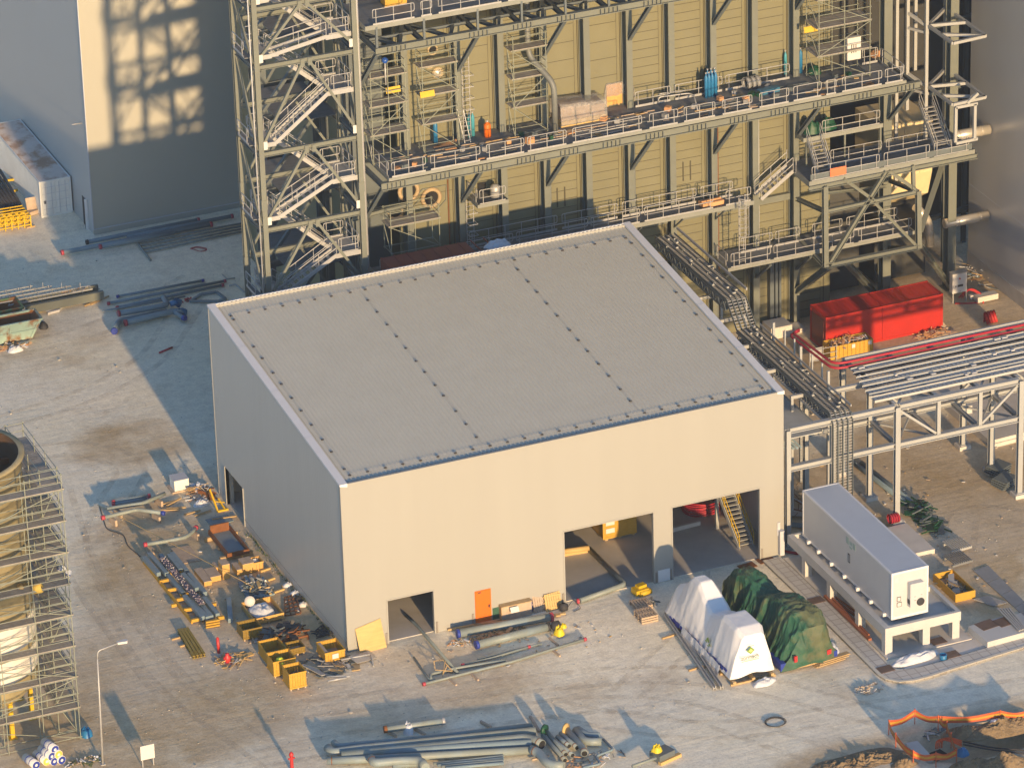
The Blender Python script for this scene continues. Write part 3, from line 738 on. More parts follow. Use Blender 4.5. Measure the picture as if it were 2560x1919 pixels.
fr = [((215, 500), (220, 1195), .34), ((1020, 540), (1025, 1035), .34), ((215, 720), (1010, 550), .28), ((215, 1190), (1030, 1022), .34), ((245, 1185), (745, 372), .3), ((640, 640), (1000, 1012), .2), ((380, 440), (640, 625), .22), ((770, 372), (1003, 535), .24), ((975, 320), (980, 540), .24)]
for a, b_, wd in fr:
    m = M(); m.hb(gy(b1(*a), YF), gy(b1(*b_), YF), wd, wd, .035); part(p4, 'frame_member', m, STEEL)
def fp(a, y): return gy(b1(*a), y)
for a, b_, wd in ((fp((245, 1200), YF), Vector((44.75, YC, 2.6)), .4), (fp((1040, 1015), YF), Vector((56.9, 30.5, .2)), .3), (fp((410, 1170), YF), Vector((51.6, 31.3, .3)), .36), (fp((1040, 890), YF), Vector((56.9, 30.6, 11.8)), .3), (fp((215, 720), YF), Vector((44.75, YC, 9.5)), .26), (fp((215, 1190), YF), Vector((44.75, YC, 6.6)), .26), (fp((215, 560), YF), Vector((51.7, 30.4, 9)), .22), (fp((1010, 550), YF), Vector((51.9, 30.3, 9.4)), .24), (fp((1000, 1030), YF), Vector((51.9, 30.3, 4.4)), .22)):
    m = M(); m.hb(a, b_, wd, wd, .035); part(p4, 'frame_leg', m, STEEL)
# stairs on the right platform
a = gy(a5(1345, 875), 29.6); s_ = stair(p4, (a.x - .1, 26.9, 12.35), (a.x - .1, 29.6, a.z), (1, 0, 0), 1.0)
a = gy(a5(390, 1165), 28.9); stair(p4, (a.x, 27.2, 12.35), (a.x, 28.9, a.z), (1, 0, 0), 1.0)
p6 = thing('access_platform', 'small raised platform holding green bins between the columns', 'platform', (a.x, 28.9, a.z), 'platforms along the boiler house')
deck(p6, a.x - .2, 50.6, 28.9, 30.2, a.z, .2); rails(p6, (a.x + 1.1, 28.9, a.z), (50.5, 28.9, a.z), 6); ZG = a.z
m = M()
for x in (a.x, 47.8, 50.5): m.beam((x, 28.95, 12.3), (x, 28.95, ZG - .06), .12, .12)
part(p6, 'prop', m, STEEL)
# right lower walkway
p5 = thing('access_walkway', 'lower right walkway with double handrails and vertical caged ladder', 'walkway', (38, 27.6, 6.5), 'platforms along the boiler house')
e0 = gy(a8(1110, 1232), 27.7); Z5 = e0.z + .1
deck(p5, e0.x, e0.x + 14, 27.7, 30.6, Z5, .16)
for a, b_ in ((.1, 3.2), (3.3, 9.5), (9.7, 13.9)): rails(p5, (e0.x + a, 27.68, Z5), (e0.x + b_, 27.68, Z5), 8)
for a, b_ in ((1.8, 4.3), (4.4, 6.4), (7.2, 9.6), (9.8, 13.8)): rails(p5, (e0.x + a, 29.7, Z5), (e0.x + b_, 29.7, Z5), 8)
rails(p5, (e0.x, 27.8, Z5), (e0.x, 29.7, Z5), 4)
for x in (38.6, 41.67, 44.73):
    m = M(); m.hb((x, YC, Z5 - .35), (x, 27.8, Z5 - .25), .2, .26, .03); m.beam((x, YC, Z5 - 2.2), (x, 27.9, Z5 - .4), .2, .16); part(p5, 'bracket', m, STEELB)
m = M(); lx = e0.x + .9
for x in (lx, lx + .45): m.tube([(x, 27.9, Z5), (x, 27.9, Z5 + 5.2)], .035, 5)
for i in range(17): m.tube([(lx, 27.9, Z5 + .3 * i), (lx + .45, 27.9, Z5 + .3 * i)], .018, 5)
for i in range(5): m.tube([(lx, 27.9, Z5 + 2.3 + .7 * i), (lx - .1, 27.5, Z5 + 2.3 + .7 * i), (lx + .22, 27.2, Z5 + 2.3 + .7 * i), (lx + .55, 27.5, Z5 + 2.3 + .7 * i), (lx + .45, 27.9, Z5 + 2.3 + .7 * i)], .02, 5)
for x, y in ((lx - .1, 27.5), (lx + .22, 27.2), (lx + .55, 27.5)): m.tube([(x, y, Z5 + 2.3), (x, y, Z5 + 5.1)], .02, 5)
part(p5, 'caged_ladder', m, GALV)
# wall ladders
for c, zt, zb in ((a3(975, 600), 24.4, 18.6), (a7(1015, 700), 14.2, 9.6)):
    p = gy(c, 30.0); m = M()
    for x in (p.x - .25, p.x + .25): m.tube([(x, 29.95, zb), (x, 29.95, zt)], .03, 5)
    for i in range(int((zt - zb) / .3)): m.tube([(p.x - .25, 29.95, zb + .2 + .3 * i), (p.x + .25, 29.95, zb + .2 + .3 * i)], .018, 5)
    for i in range(int((zt - zb - 2) / .8)): m.tube([(p.x - .3, 29.9, zb + 2.2 + .8 * i), (p.x - .3, 29.3, zb + 2.2 + .8 * i), (p.x + .3, 29.3, zb + 2.2 + .8 * i), (p.x + .3, 29.9, zb + 2.2 + .8 * i)], .02, 5)
    part(boil, 'wall_ladder', m, GALV)
# big downpipe
m = M(); q = lambda a, b_, y: gy(a3(a, b_), y)
top = q(1515, 330, 29.9); low = q(1748, 900, 28.2)
m.pipe([(top.x, 29.9, 31), (top.x, 29.9, q(1515, 480, 29.9).z), (low.x, 28.2, q(1735, 720, 28.2).z), (low.x, 28.2, 18.45)], .2, .7, 14)
solo('down_pipe', m, mat('pale_pipe', (.135, .145, .14), .5), 'fat grey pipe bending outward down the boiler wall to the platform', 'pipe', (low.x, 28.2, 18.45))
# ------------------------------------------------------------------ stair tower
tw = thing('stair_tower', 'tall open steel stair tower with zigzag flights and inverted V braces', 'stair tower', (5.4, 27, 0))
YT, YR = 27.0, 30.4
for x, y in ((5.37, YT), (12.05, YT), (5.15, YR), (12.05, YR)):
    m = M(); m.hb((x, y, 0), (x, y, 44), .34, .34, .04, up=(0, 1, 0)); m.box(x - .2, x + .2, y - .19, y + .19, 8.2, 8.9); m.box(x - .2, x + .2, y - .19, y + .19, 17.6, 18.3); m.box(x - .2, x + .2, y - .19, y + .19, 12.4, 13); part(tw, 'column', m, STEEL)
LV = [5.6, 11.0, 16.3, 21.55, 27.5, 31.45, 36.6, 41.8]
for i, z in enumerate(LV):
    m = M(); m.hb((5.4, YT, z - .15), (12.0, YT, z - .15), .26, .32, .035); part(tw, 'beam', m, STEEL)
    m = M(); m.hb((5.3, YR, z + 2.0), (12.0, YR, z + 2.0), .26, .32, .035); part(tw, 'beam', m, STEEL)
    m = M(); m.hb((5.25, YT, z - .15), (5.15, YR, z - .15), .2, .3, .03); part(tw, 'beam', m, STEELB)
    m = M(); m.hb((12.05, YT, z - .15), (12.05, YR, z - .15), .2, .3, .03); part(tw, 'beam', m, STEELB)
    zb = LV[i - 1] if i else .3
    for xa, s_ in ((5.45, -1), (11.95, 1)):
        m = M(); m.beam((8.7 + s_ * .25, YT - .02, z - .3), (xa, YT - .02, zb + .35), .17, .17)
        m.box(8.7 + s_ * .25 - .14, 8.7 + s_ * .25 + .14, YT - .12, YT - .1, z - .55, z - .05)
        part(tw, 'brace', m, STEEL)
    m = M(); m.box(xa - .3, xa + .05, YT - .14, YT - .12, zb + .2, zb + .75); m.box(5.42, 5.8, YT - .14, YT - .12, zb + .2, zb + .75); part(tw, 'gusset', m, PAPER)
    for a, b_ in (((5.2, YT, zb + .2), (5.15, YR, z - .2)), ((12.05, YT, zb + .2), (12.05, YR, z - .2)), ((5.3, YR, zb + 2.1), (8.5, YR, z + 1.9)), ((12, YR, zb + 2.1), (8.9, YR, z + 1.9))):
        m = M(); m.beam(a, b_, .15, .15); part(tw, 'brace', m, STEEL)
LL = [.2, 5.9, 11.3, 16.85, 22.0, 28.0, 31.8, 37, 42]; RR = [3.0, 8.4, 13.4, 18.65, 24.77, 28.6, 34, 39.3]
for i, z in enumerate(LL):
    if i:
        m = M(); m.box(5.45, 6.45, 27.15, 29.8, z - .06, z); m.box(5.42, 6.48, 27.08, 27.14, z - .2, z + .1); l_ = part(tw, 'landing', m, GALV)
        rails(l_, (5.43, 27.2, z), (5.43, 29.8, z), 3); rails(l_, (5.5, 29.85, z), (6.4, 29.85, z), 3)
        m = M(); m.box(4.75, 5.2, 27.4, 29.6, z - .06, z); part(l_, 'side_ledge', m, GRATE); rails(l_, (4.74, 27.4, z), (4.74, 29.6, z), 3)
for i, z in enumerate(RR):
    m = M(); m.box(10.2, 11.85, 27.15, 29.8, z - .06, z); m.box(10.15, 11.88, 27.06, 27.14, z - .22, z + .1); l_ = part(tw, 'landing', m, GALV)
    rails(l_, (10.3, 27.12, z), (11.8, 27.12, z), 3); rails(l_, (11.85, 27.2, z), (11.85, 29.8, z), 3); rails(l_, (10.3, 29.85, z), (11.8, 29.85, z), 3)
    stair(tw, (6.45, 27.1, LL[i]), (10.2, 27.1, z), (0, 1, 0), .95, GALV)
    stair(tw, (10.2, 28.4, z), (6.45, 28.4, LL[i + 1]), (0, 1, 0), .95, GALV)
m = M(); m.tube([(5.0, 26.9, 0), (5.0, 26.9, 44)], .05, 6); m.tube([(12.35, 27.3, 0), (12.35, 27.3, 44)], .16, 8)
part(tw, 'riser_pipe', m, GALV)
# steel frame standing behind the stair tower
bf = thing('steel_structure', 'dark open steel frame standing behind the stair tower', 'steel frame', (9, 34, 0))
for x, y in ((8.0, 35.5), (13.2, 31), (13.0, 36.2), (10.5, 41), (14.2, 41)):
    m = M(); m.hb((x, y, 0), (x, y, 46), .45, .45, .05, up=(0, 1, 0)); part(bf, 'column', m, STEELB)
for z in (4.2, 9.6, 14.9, 20.1, 26.1, 30, 35.2, 40.4):
    m = M(); m.hb((8, 35.5, z), (13, 36.2, z), .3, .4, .04); m.hb((13.2, 31, z), (13, 36.2, z), .3, .4, .04); m.hb((8, 35.5, z), (10.5, 41, z), .3, .4, .04); m.hb((10.5, 41, z), (14.2, 41, z), .3, .4, .04)
    m.beam((8.1, 35.5, z), (12.9, 36.2, z + 5.2), .22, .22); m.beam((13.2, 31.1, z + 5), (13, 36, z + .2), .2, .2); m.beam((10.6, 41, z), (14, 41, z + 5), .2, .2)
    part(bf, 'beam_bay', m, STEELB)
    if z > 8:
        m = M(); m.box(9.2, 13, 33.6, 40, z + .2, z + .26); part(bf, 'deck', m, GRATE)
m = M(); m.box(13.4, 16.3, 33.4, 33.6, 0, 46); part(bf, 'back_panel', m, STEELB)
for z in (20.4, 14.6):
    m = M(); m.hb((12.3, 29.5, z), (16.4, 30.1, z), .25, .3, .035); part(bf, 'tie_beam', m, STEEL)
# white lattice frame at the upper right
wf = thing('pipe_support_frame', 'pale lattice support frame with bracket arms beside the right building', 'steel frame', (57, 31, 0))
for a, zb in ((1145, 8), (1235, 14), (1300, 16), (1395, 12), (1555, 12)):
    y = {1145: 32, 1235: 31.2, 1300: 33, 1395: 29.6, 1555: 32}[a]
    p = gy(a5(a, 300), y); m = M(); m.beam((p.x, y, zb), (p.x, y, 44), .22, .22); part(wf, 'post', m, WSTEEL)
for yy in (215, 725, -280):
    A = gy(a5(1410, yy), 29.6); B = Vector((A.x, 26.0, A.z)); Cc = gy(a5(1555, yy - 30), 32); D = Vector((Cc.x, 26.2, A.z)); Cc.z = A.z
    for u, v in ((A, B), (Cc, D), (A, Cc), (B, D), ((A + B) / 2, D), (A, Vector((D.x, 29, D.z)))):
        m = M(); m.beam(u, v, .2, .2); part(wf, 'bracket_arm', m, WSTEEL)
    for k in (0, 1.1):
        m = M(); p = gy(a5(1235, yy - 110), 31.2); m.beam((p.x, 31.2, p.z - k), (A.x, 29.6, A.z - .1 - k * .4), .18, .18); part(wf, 'rung', m, WSTEEL)
A = gy(a5(1640, 900), 26); 
for u, v in (((1640, 900), (1635, 1190)), ((1800, 870), (1795, 1170)), ((1640, 900), (1820, 865)), ((1640, 1200), (1820, 1160)), ((1735, 865), (1825, 780))):
    m = M(); m.beam(gy(a5(*u), 26), gy(a5(*v), 26), .2, .2); part(wf, 'bracket_arm', m, WSTEEL)
v = gy(a7(1130, 668), 28.9); p7 = thing('access_platform', 'little platform with a drum beside the square dark hatch', 'platform', (20.9, 28.9, v.z), 'platforms along the boiler house')
deck(p7, 20.9, 23.0, 28.9, 30.9, v.z, .14); rails(p7, (20.95, 28.9, v.z), (22.95, 28.9, v.z), 4); rails(p7, (20.92, 29, v.z), (20.92, 30.8, v.z), 4)
m = M(); m.lathe((22.5, 29.8, v.z), [(0, 0), (.35, 0), (.35, .75), (.2, .9), (0, .95)], 14); solo('grey_drum', m, GALV, 'grey drum standing on the little platform by the hatch', 'drum', (22.5, 29.8, v.z))
v = gy(a7(900, 1078), 25.6); u = gy(a7(560, 1160), 25.6); m = M(); m.box(u.x - 2, v.x + 1.2, 25.2, 27, v.z - 2.4, v.z)
for k in range(9): m.box(u.x - 2 + k * .9, u.x - 1.9 + k * .9, 25.2, 27, v.z, v.z + .05)
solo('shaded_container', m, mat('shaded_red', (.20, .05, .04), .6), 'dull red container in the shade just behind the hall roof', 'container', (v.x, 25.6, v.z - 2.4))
v = gy(a7(1275, 1000), 25.0); solo('white_sheet', crumple((v.x, v.y + .3, v.z - .25), 1.0, .5, .45, 6), WSHEET, 'white sheet bundle peeping over the hall roof ridge', 'sheet', (v.x, v.y, v.z - .25))
for c, zz, l in ((a3(650, 812), 20.6, 'yellow board on the scaffold before the bright ports'), (a3(355, 775), 22.5, 'yellow board on the leftmost scaffold'), (a5(425, 245), 24.6, 'orange yellow board on the tall right scaffold')):
    v = gy(c, 28.8); m = M(); m.cbox(v, 1.0, .05, .4, 0, -.3); solo('yellow_board', m, YEL, l, 'board', v)
v = gy(a3(283, 522), 28.6); m = M(); m.lathe(v, [(0, -.22), (.16, -.15), (.22, 0), (.16, .15), (0, .22)], 14); solo('blue_ball_valve', m, mat('ball_blue', (.02, .07, .30), .2), 'shiny dark blue round cap on the post by the stair tower', 'cap', v); m = M(); m.tube([v - Z3 * .2, v - Z3 * 1.7], .06, 8); solo('cap_post', m, GALV, 'thin post carrying the dark blue round cap', 'post', v - Z3 * 1.7)
# ------------------------------------------------------------------ scaffolds and goods on the platforms
Zp = 18.47
scaffold(17.3, 19.7, 28.9, 29.9, Zp, 3, 'three lift scaffold in front of the two bright round ports', plank=PLANK)
scaffold(23.7, 26.0, 28.9, 29.9, Zp, 3, 'scaffold beside the bending grey downpipe', plank=PLANK)
scaffold(13.6, 16.0, 28.6, 29.9, Zp, 3, 'scaffold at the left end of the middle platform by the stair tower', nx=2)
scaffold(45.4, 49.2, 28.0, 29.9, Zp, 4, 'tall scaffold at the right end of the middle platform', nx=2)
a = gy(a7(330, 950), 28.8); scaffold(a.x, a.x + 3.4, 28.6, 29.9, a.z - 1.2, 1, 'low scaffold with guardrails under the three burnt round openings', nx=2)
def on(c, z=Zp): return gz(c, z)
cylbottle(on(a3(723, 1238)), 1.6, .15, BLUE, 'single bright blue gas cylinder standing by the plank pile')
cylbottle(on(a3(1015, 1182)), 1.6, .13, mat('teal_paint', (.05, .26, .33), .5), 'left teal gas cylinder of a pair by the step ladder')
cylbottle(on(a3(1045, 1172)), 1.6, .13, bpy.data.materials['teal_paint'], 'right teal gas cylinder of a pair by the step ladder')
cylbottle(on(a3(1170, 1180)), 1.05, .24, ORANGE, 'fat orange gas bottle on the middle platform')
for i, (a, b_) in enumerate(((1262, 845), (1288, 838), (1316, 832), (1345, 826), (1275, 812), (1305, 806), (1335, 800))):
    cylbottle(on(a4(a, b_)), 1.7, .12, BLUE, 'blue gas cylinder strapped in the upright bundle at the platform middle', 'blue cylinders in the upright bundle')
cylbottle(on(a5(213, 630)), 1.7, .11, bpy.data.materials['teal_paint'], 'slim teal gas cylinder left of the tall white topped pair')
cylbottle(on(a5(305, 618)), 1.7, .13, mat('chipped_blue', (.25, .40, .48), .5, two=(.03, .25, .42), twoscale=3), 'chipped pale blue gas cylinder of the right pair')
cylbottle(on(a5(340, 610)), 1.7, .13, BLUE, 'blue gas cylinder beside the chipped pale one')
# wrapped goods
p = on(a4(10, 1105)); q = on(a4(380, 1000)); m = M()
t = thing('wrapped_package', 'long pallet load under clear polythene on the middle platform', 'package', p)
ln = q.x - p.x - .1
m.box(p.x, p.x + ln, p.y, p.y + 1.6, Zp, Zp + .4); part(t, 'timber_base', m, PALY)
m = M()
for k in range(3): m.box(p.x + .06 + k * ln / 3, p.x + (k + 1) * ln / 3 - .06, p.y + .1, p.y + 1.5, Zp + .42, Zp + 1.35 - .1 * k)
part(t, 'inner_case', m, mat('pinkish_case', (.36, .25, .18), .7))
m = M()
def fn(u, v):
    s_ = [(-.1, .15), (-.03, 1.5), (.06, 1.62), (1.5, 1.62), (1.64, 1.5), (1.7, .15)]; k = v * 5; i = min(4, int(k)); fr_ = k - i
    y, z = [s_[i][j] * (1 - fr_) + s_[i + 1][j] * fr_ for j in (0, 1)]
    return Vector((p.x - .04 + u * (ln + .08), p.y + y + .06 * noise.noise(Vector((u * 9, v * 7, 1))), Zp + z * (1 - .12 * u) + .05 * noise.noise(Vector((u * 8, v * 6, 4)))))
m.grid(fn, 24, 20); part(t, 'polythene_wrap', m, CLEAR)
p = on(a4(405, 925)); t = thing('wooden_case', 'orange brown wooden case under a torn sheet on the middle platform', 'case', p)
m = M(); m.box(p.x, p.x + 1.75, p.y, p.y + 1.2, Zp + .1, Zp + 1.55); part(t, 'case_body', m, mat('orange_ply', (.60, .30, .09), .7, stretch=(4, 1, 1)))
m = M()
for k in (0, .8, 1.6): m.box(p.x + k, p.x + k + .12, p.y, p.y + 1.2, Zp, Zp + .1)
part(t, 'skid', m, WOOD)
def fs(u, v):
    x = p.x - .35 + u * 2.5; w_ = v * 2.6; n1 = noise.noise(Vector((u * 6, v * 6, 2)))
    if w_ < .9: y, z = p.y - .06 - .05 * abs(n1), Zp + .75 + w_ + .12 * n1
    else: y, z = p.y - .06 + (w_ - .9), Zp + 1.66 + .06 * n1
    o_ = max(0, abs(u - .5) * 2.5 - .93); return Vector((x - (u - .5) * o_ * .9, y, z - o_ * 2.6))
m = M().grid(fs, 26, 20); part(t, 'torn_sheet', m, CLEAR)
m = M(); m.box(p.x - .1, p.x + 1.5, p.y + .3, p.y + 1.4, Zp + 1.75, Zp + 1.8); part(t, 'loose_lid', m, mat('brown_board', (.22, .13, .05), .8))
m = M(); p = on(a4(850, 900)); q = on(a4(1150, 860))
m.pipe([p, p + Vector((0, 0, .5)), q + Vector((0, 0, .5)), on(a4(1190, 965)) + Vector((0, 0, .1))], .05, .6, 8); m.pipe([p + Vector((.1, .3, 0)), p + Vector((.1, .3, .6)), q + Vector((0, .3, .6))], .04, .5, 8)
solo('bent_pipe', m, GALV, 'thin curved pipe frame lying behind the platform railing', 'pipe', p)
m = M(); p = on(a4(1800, 800)); m.cbox(p + Vector((0, 0, .14)), 1.5, .45, .28, .1); m.cbox(p + Vector((0, 0, .3)), 1.55, .5, .04, .1); solo('blue_box', m, mat('dull_blue', (.03, .13, .22), .5), 'long blue tool chest low behind the railing', 'chest', p)
m = M(); p = on(a4(1600, 775))
for k in range(3): m.lathe(p + Vector((k * .35, 0, .45)), [(.42, 0), (.42, .25), (.3, .25), (.3, 0)], 16, (1, .2, 0))
solo('cable_reel', m, GALV, 'row of shiny cable hoops beside the blue chest', 'reel', p)
m = M(); m.add(crumple(on(a5(455, 610)), .5, .45, .6, 3).v, crumple(on(a5(455, 610)), .5, .45, .6, 3).f, True); solo('green_net_bag', m, GREENP, 'dark green net heap at the foot of the tall scaffold', 'bag', on(a5(455, 610)))
for c, l in ((a5(440, 1110), 'left green net bin on the small raised platform'), (a5(565, 1085), 'right green net bin with orange bits on the small raised platform')):
    p = gz(c, ZG); m = crumple(p, .65, .5, 1.0, p.x); t = solo('green_net_bag', m, GREENP, l, 'bag', p)
p = gz(a5(640, 1470), 12.35); m = M(); m.box(p.x - .6, p.x + .6, 26.30, 26.33, 12.45, 13.05); solo('warning_panel', m, mat('salmon_board', (.62, .16, .07), .6), 'salmon red board tied behind the right platform railing', 'board', (p.x, 26.3, 12.45))
p = on(a5(775, 450), 19.5); p = gy(a5(778, 400), 28.5); m = M(); m.box(p.x - .5, p.x + .5, 28.3, 28.6, p.z - .8, p.z + .8); t = thing('control_cabinet', 'white control cabinet hung by the right end scaffold', 'cabinet', (p.x, 28.5, p.z - .8)); part(t, 'cabinet_body', m, PAPER)
m = M()
for k in range(3): m.box(p.x - .22 + .16 * k, p.x - .16 + .16 * k, 28.285, 28.3, p.z - .3, p.z + .3)
part(t, 'vent_slot', m, DARK)
# loose boards, boxes and wedges on the decks
rng = random.Random(5)
for c, z, w_, l in ((a3(1535, 1240), Zp, .5, 'brown carton at the platform edge near the downpipe'), (a4(1605, 880), Zp, .4, 'small pale bucket by the railing'), (a5(965, 480), Zp, .5, 'tan carton on the right deck corner')):
    p = gz(c, z); m = M(); m.cbox(p + Vector((0, 0, w_ / 2)), w_, w_ * .8, w_ * .9, .3); m.cbox(p + Vector((0, 0, w_ + .0)), w_ * .9, .06, .03, .3); solo('carton', m, CARD, l, 'carton', p)
m = M()
for i in range(34):
    p = Vector((rng.uniform(14, 50), rng.uniform(26.3, 29), Zp + .04)); m.cur = rng.randrange(3)
    m.cbox(p, rng.uniform(.25, .9), rng.uniform(.1, .3), .06, rng.uniform(-.5, .5))
for i in range(46):
    y = rng.uniform(26.6, 29.4); x = rng.uniform(14.5, 47); m.cur = rng.randrange(1, 5); m.beam((x, y, Zp + .04), (x + rng.uniform(.8, 3), y + rng.uniform(-.25, .25), Zp + .04), rng.uniform(.04, .12), .05)
for i in range(26):
    m.cur = rng.choice((0, 3, 4, 5)); m.cbox((rng.uniform(15, 49), rng.uniform(27.2, 29.3), Zp + .15), rng.uniform(.2, .5), rng.uniform(.2, .4), .28, rng.uniform(0, 1))
solo('loose_boards', m, [CARD, WOOD, WOODG, GALV, STEELB, GREENP], 'scattered offcuts of board lying on the middle platform deck', None, (30, 28, Zp), kind='stuff')
p = on(a3(800, 1262)); each('plank', CARD, 'orange plank lying by the blue cylinder on the middle platform', 'plank', 'orange planks on the platform', *[lambda m, k=k: m.cbox(p + Vector((.1 * k, .12 * k, .05)), 1.6, .1, .06, .1 * k) for k in range(4)])
p = on(a3(975, 1240)); t = thing('step_ladder', 'pale step ladder leaning at the teal cylinders', 'ladder', p); m = M()
for k in (0, .42): m.tube([p + Vector((k, 0, 0)), p + Vector((k - .2, .7, 2.2))], .03, 5)
part(t, 'stile', m, GALV); m = M()
for k in range(7): u = (k + .5) / 7; m.tube([p + Vector((-.2 * u, .7 * u, 2.2 * u)), p + Vector((.42 - .2 * u, .7 * u, 2.2 * u))], .02, 5)
part(t, 'rung', m, GALV)
p = on(a3(1185, 1030)); m = M(); m.cbox(p + Vector((0, .3, .9)), .8, .08, 1.1, .1, -.25); m.cbox(p + Vector((0, .4, .2)), .8, .5, .4, .1); solo('site_table', m, GALV, 'tilted grey metal board leaning by the column', 'board', p)
p = gz(a3(400, 50), 29.1); t = thing('yellow_crate', 'yellow slatted crate on the top platform', 'crate', p); m = M(); m.box(p.x - .9, p.x + .6, p.y, p.y + .8, p.z + .1, p.z + 1); part(t, 'crate_body', m, WOODY); m = M(); m.box(p.x - .9, p.x + .6, p.y + .1, p.y + .3, p.z, p.z + .1); part(t, 'skid', m, WOOD)
p = gz(a8(960, 660), 10.75); m = M(); m.cbox(p + Vector((0, 0, .15)), 1.6, .7, .3, .05); m.cbox(p + Vector((0, 0, .34)), 1.5, .1, .08, .05); solo('cardboard_bundle', m, CARD, 'brown cardboard bundle on the low walkway', 'carton', p)
# ------------------------------------------------------------------ pavement, kerb, gutter
OUT = [(27.62, -.4), (27.66, -6), (27.62, -12), (27.57, -16.4), (27.72, -17.2), (28.3, -17.85), (29.2, -18.08), (30.2, -18.05), (32, -17.82), (36.95, -17.3), (44, -15.9), (60, -11)]
INN = [(28.85, -.4), (28.86, -6), (28.82, -12), (28.65, -15.6), (28.72, -16.05), (29.0, -16.4), (29.5, -16.62), (30.3, -16.72), (31.6, -16.68), (36.2, -16.2), (43.4, -14.6), (59.5, -9.6)]
def off(L, d):
    r = []
    for i, p in enumerate(L):
        a = Vector(L[max(0, i - 1)]); b_ = Vector(L[min(len(L) - 1, i + 1)]); t = (b_ - a).normalized(); r.append((p[0] + t.y * d, p[1] - t.x * d))
    return r
def strip(A, B, z0, z1, m=None):
    m = m or M()
    for i in range(len(A) - 1):
        a, b_, c, d = A[i], A[i + 1], B[i + 1], B[i]
        m.add([(*a, z1), (*b_, z1), (*c, z1), (*d, z1), (*a, z0), (*b_, z0), (*c, z0), (*d, z0)], [(0, 1, 2, 3), (0, 4, 5, 1), (2, 6, 7, 3)])
    return m
pv = bpy.data.materials.new('paving_slabs'); pv.use_nodes = True; n_ = pv.node_tree.nodes; l_ = pv.node_tree.links
tc_ = n_.new('ShaderNodeTexCoord'); bk = n_.new('ShaderNodeTexBrick'); bk.offset = 0; bk.inputs['Scale'].default_value = 1; bk.inputs['Brick Width'].default_value = .62; bk.inputs['Row Height'].default_value = .62
bk.inputs['Mortar Size'].default_value = .035; bk.inputs['Color1'].default_value = (.46, .44, .40, 1); bk.inputs['Color2'].default_value = (.52, .50, .46, 1); bk.inputs['Mortar'].default_value = (.33, .30, .27, 1)
l_.new(tc_.outputs['Object'], bk.inputs[0]); l_.new(bk.outputs[0], n_['Principled BSDF'].inputs['Base Color']); n_['Principled BSDF'].inputs['Roughness'].default_value = .9
KO = off(OUT, -.14); 
struct('pavement', strip(INN, OUT, 0, .13), pv, (28, -8, 0)); struct('kerb', strip(OUT, off(OUT, -.22), 0, .15), KERB, (28, -8, 0)); struct('gutter', strip(off(OUT, -.22), off(OUT, -.8), -.02, .035), CONC, (28, -8, 0)); struct('gutter_edge', strip(off(OUT, -.8), off(OUT, -.92), -.02, .07), KERB, (28, -8, 0))
m = M(); m.box(28.95, 34.7, -14.9, -.6, -.1, .1); m.prism([(29.4, -16.6), (36, -16.1), (36, -14.95), (29.4, -15.2)], -.1, .06); m.prism([(34.75, -16.1), (40, -15.4), (40, -13), (34.75, -14)], -.1, .05)
struct('concrete_apron', m, CONC, (30, -8, 0))
for c, l in ((c1(935, 265), 'brown steel cover set in the paving at the kerb corner'), (c1(1545, 130), 'square rusty cover in the slab by the white tarpaulin'), (b8(1340, 1362), 'small dark cover in the slab under the substation'), (b8(425, 1055), 'dark drain cover across the paving beside the green tarpaulin')):
    p = gz(c, .13); m = M(); m.cbox(p + Vector((0, 0, .01)), .95, .75, .03, .05); solo('steel_cover', m, COVERM, l, 'cover', p, 'steel covers in the paving')
# ------------------------------------------------------------------ white substation on a concrete table
ct = thing('concrete_table', 'white painted concrete table on square posts under the long white cabin', 'platform', (29.3, -14.2, 0))
m = M(); m.box(29.1, 32.2, -14.45, -1.0, 1.42, 1.62); part(ct, 'slab', m, CONCW)
m = M(); m.box(29.05, 29.42, -14.5, -1.0, 1.3, 1.9); m.box(29.42, 34.15, -14.5, -14.25, 1.3, 1.9); m.box(33.9, 34.15, -14.25, -10.9, 1.42, 1.9); m.box(32.2, 33.9, -14.25, -10.9, 1.42, 1.6); m.box(32.2, 34.15, -10.9, -10.7, 1.42, 1.9); m.box(32.2, 34.2, -9.4, -7.6, 1.42, 1.6); m.box(34.2, 34.4, -9.4, -7.6, 1.42, 1.9); m.box(32.2, 34.4, -9.6, -9.4, 1.42, 1.9); m.box(29.42, 32.2, -1.2, -1.0, 1.62, 1.9)
part(ct, 'edge_beam', m, CONCW)
for x, y in ((29.32, -14.2), (29.32, -10.6), (29.32, -6.7), (29.32, -3.2), (31.85, -14.2), (33.85, -14.2), (31.9, -10.6), (31.9, -6.7), (31.9, -3.2)):
    m = M(); m.box(x - .24, x + .24, y - .24, y + .24, .1, 1.3 if x < 29.5 or y < -14 else 1.42); part(ct, 'post', m, CONCW)
m = M()
for y in (-13.3, -9.6, -5.6, -2.4):
    for z in (.5, .8, 1.1): m.box(30.1, 30.14, y, y + 2.2, z, z + .08)
    m.box(30.05, 30.1, y, y + .08, .1, 1.4); m.box(30.05, 30.1, y + 2.1, y + 2.2, .1, 1.4)
part(ct, 'cable_rack', m, STEELB)
X0, Y0, Z0, CW, CL, CH = 29.87, -13.68, 1.94, 2.44, 12.19, 3.1
cb = thing('substation_cabin', 'long white windowless container cabin with wall air conditioner on a concrete table', 'cabin', (X0, Y0, Z0))
WC_ = mat('cabin_white', (.45, .46, .48), .4, var=.03)
m = M(); m.box(X0, X0 + CW, Y0, Y0 + CL, Z0, Z0 + CH); part(cb, 'body', m, WC_)
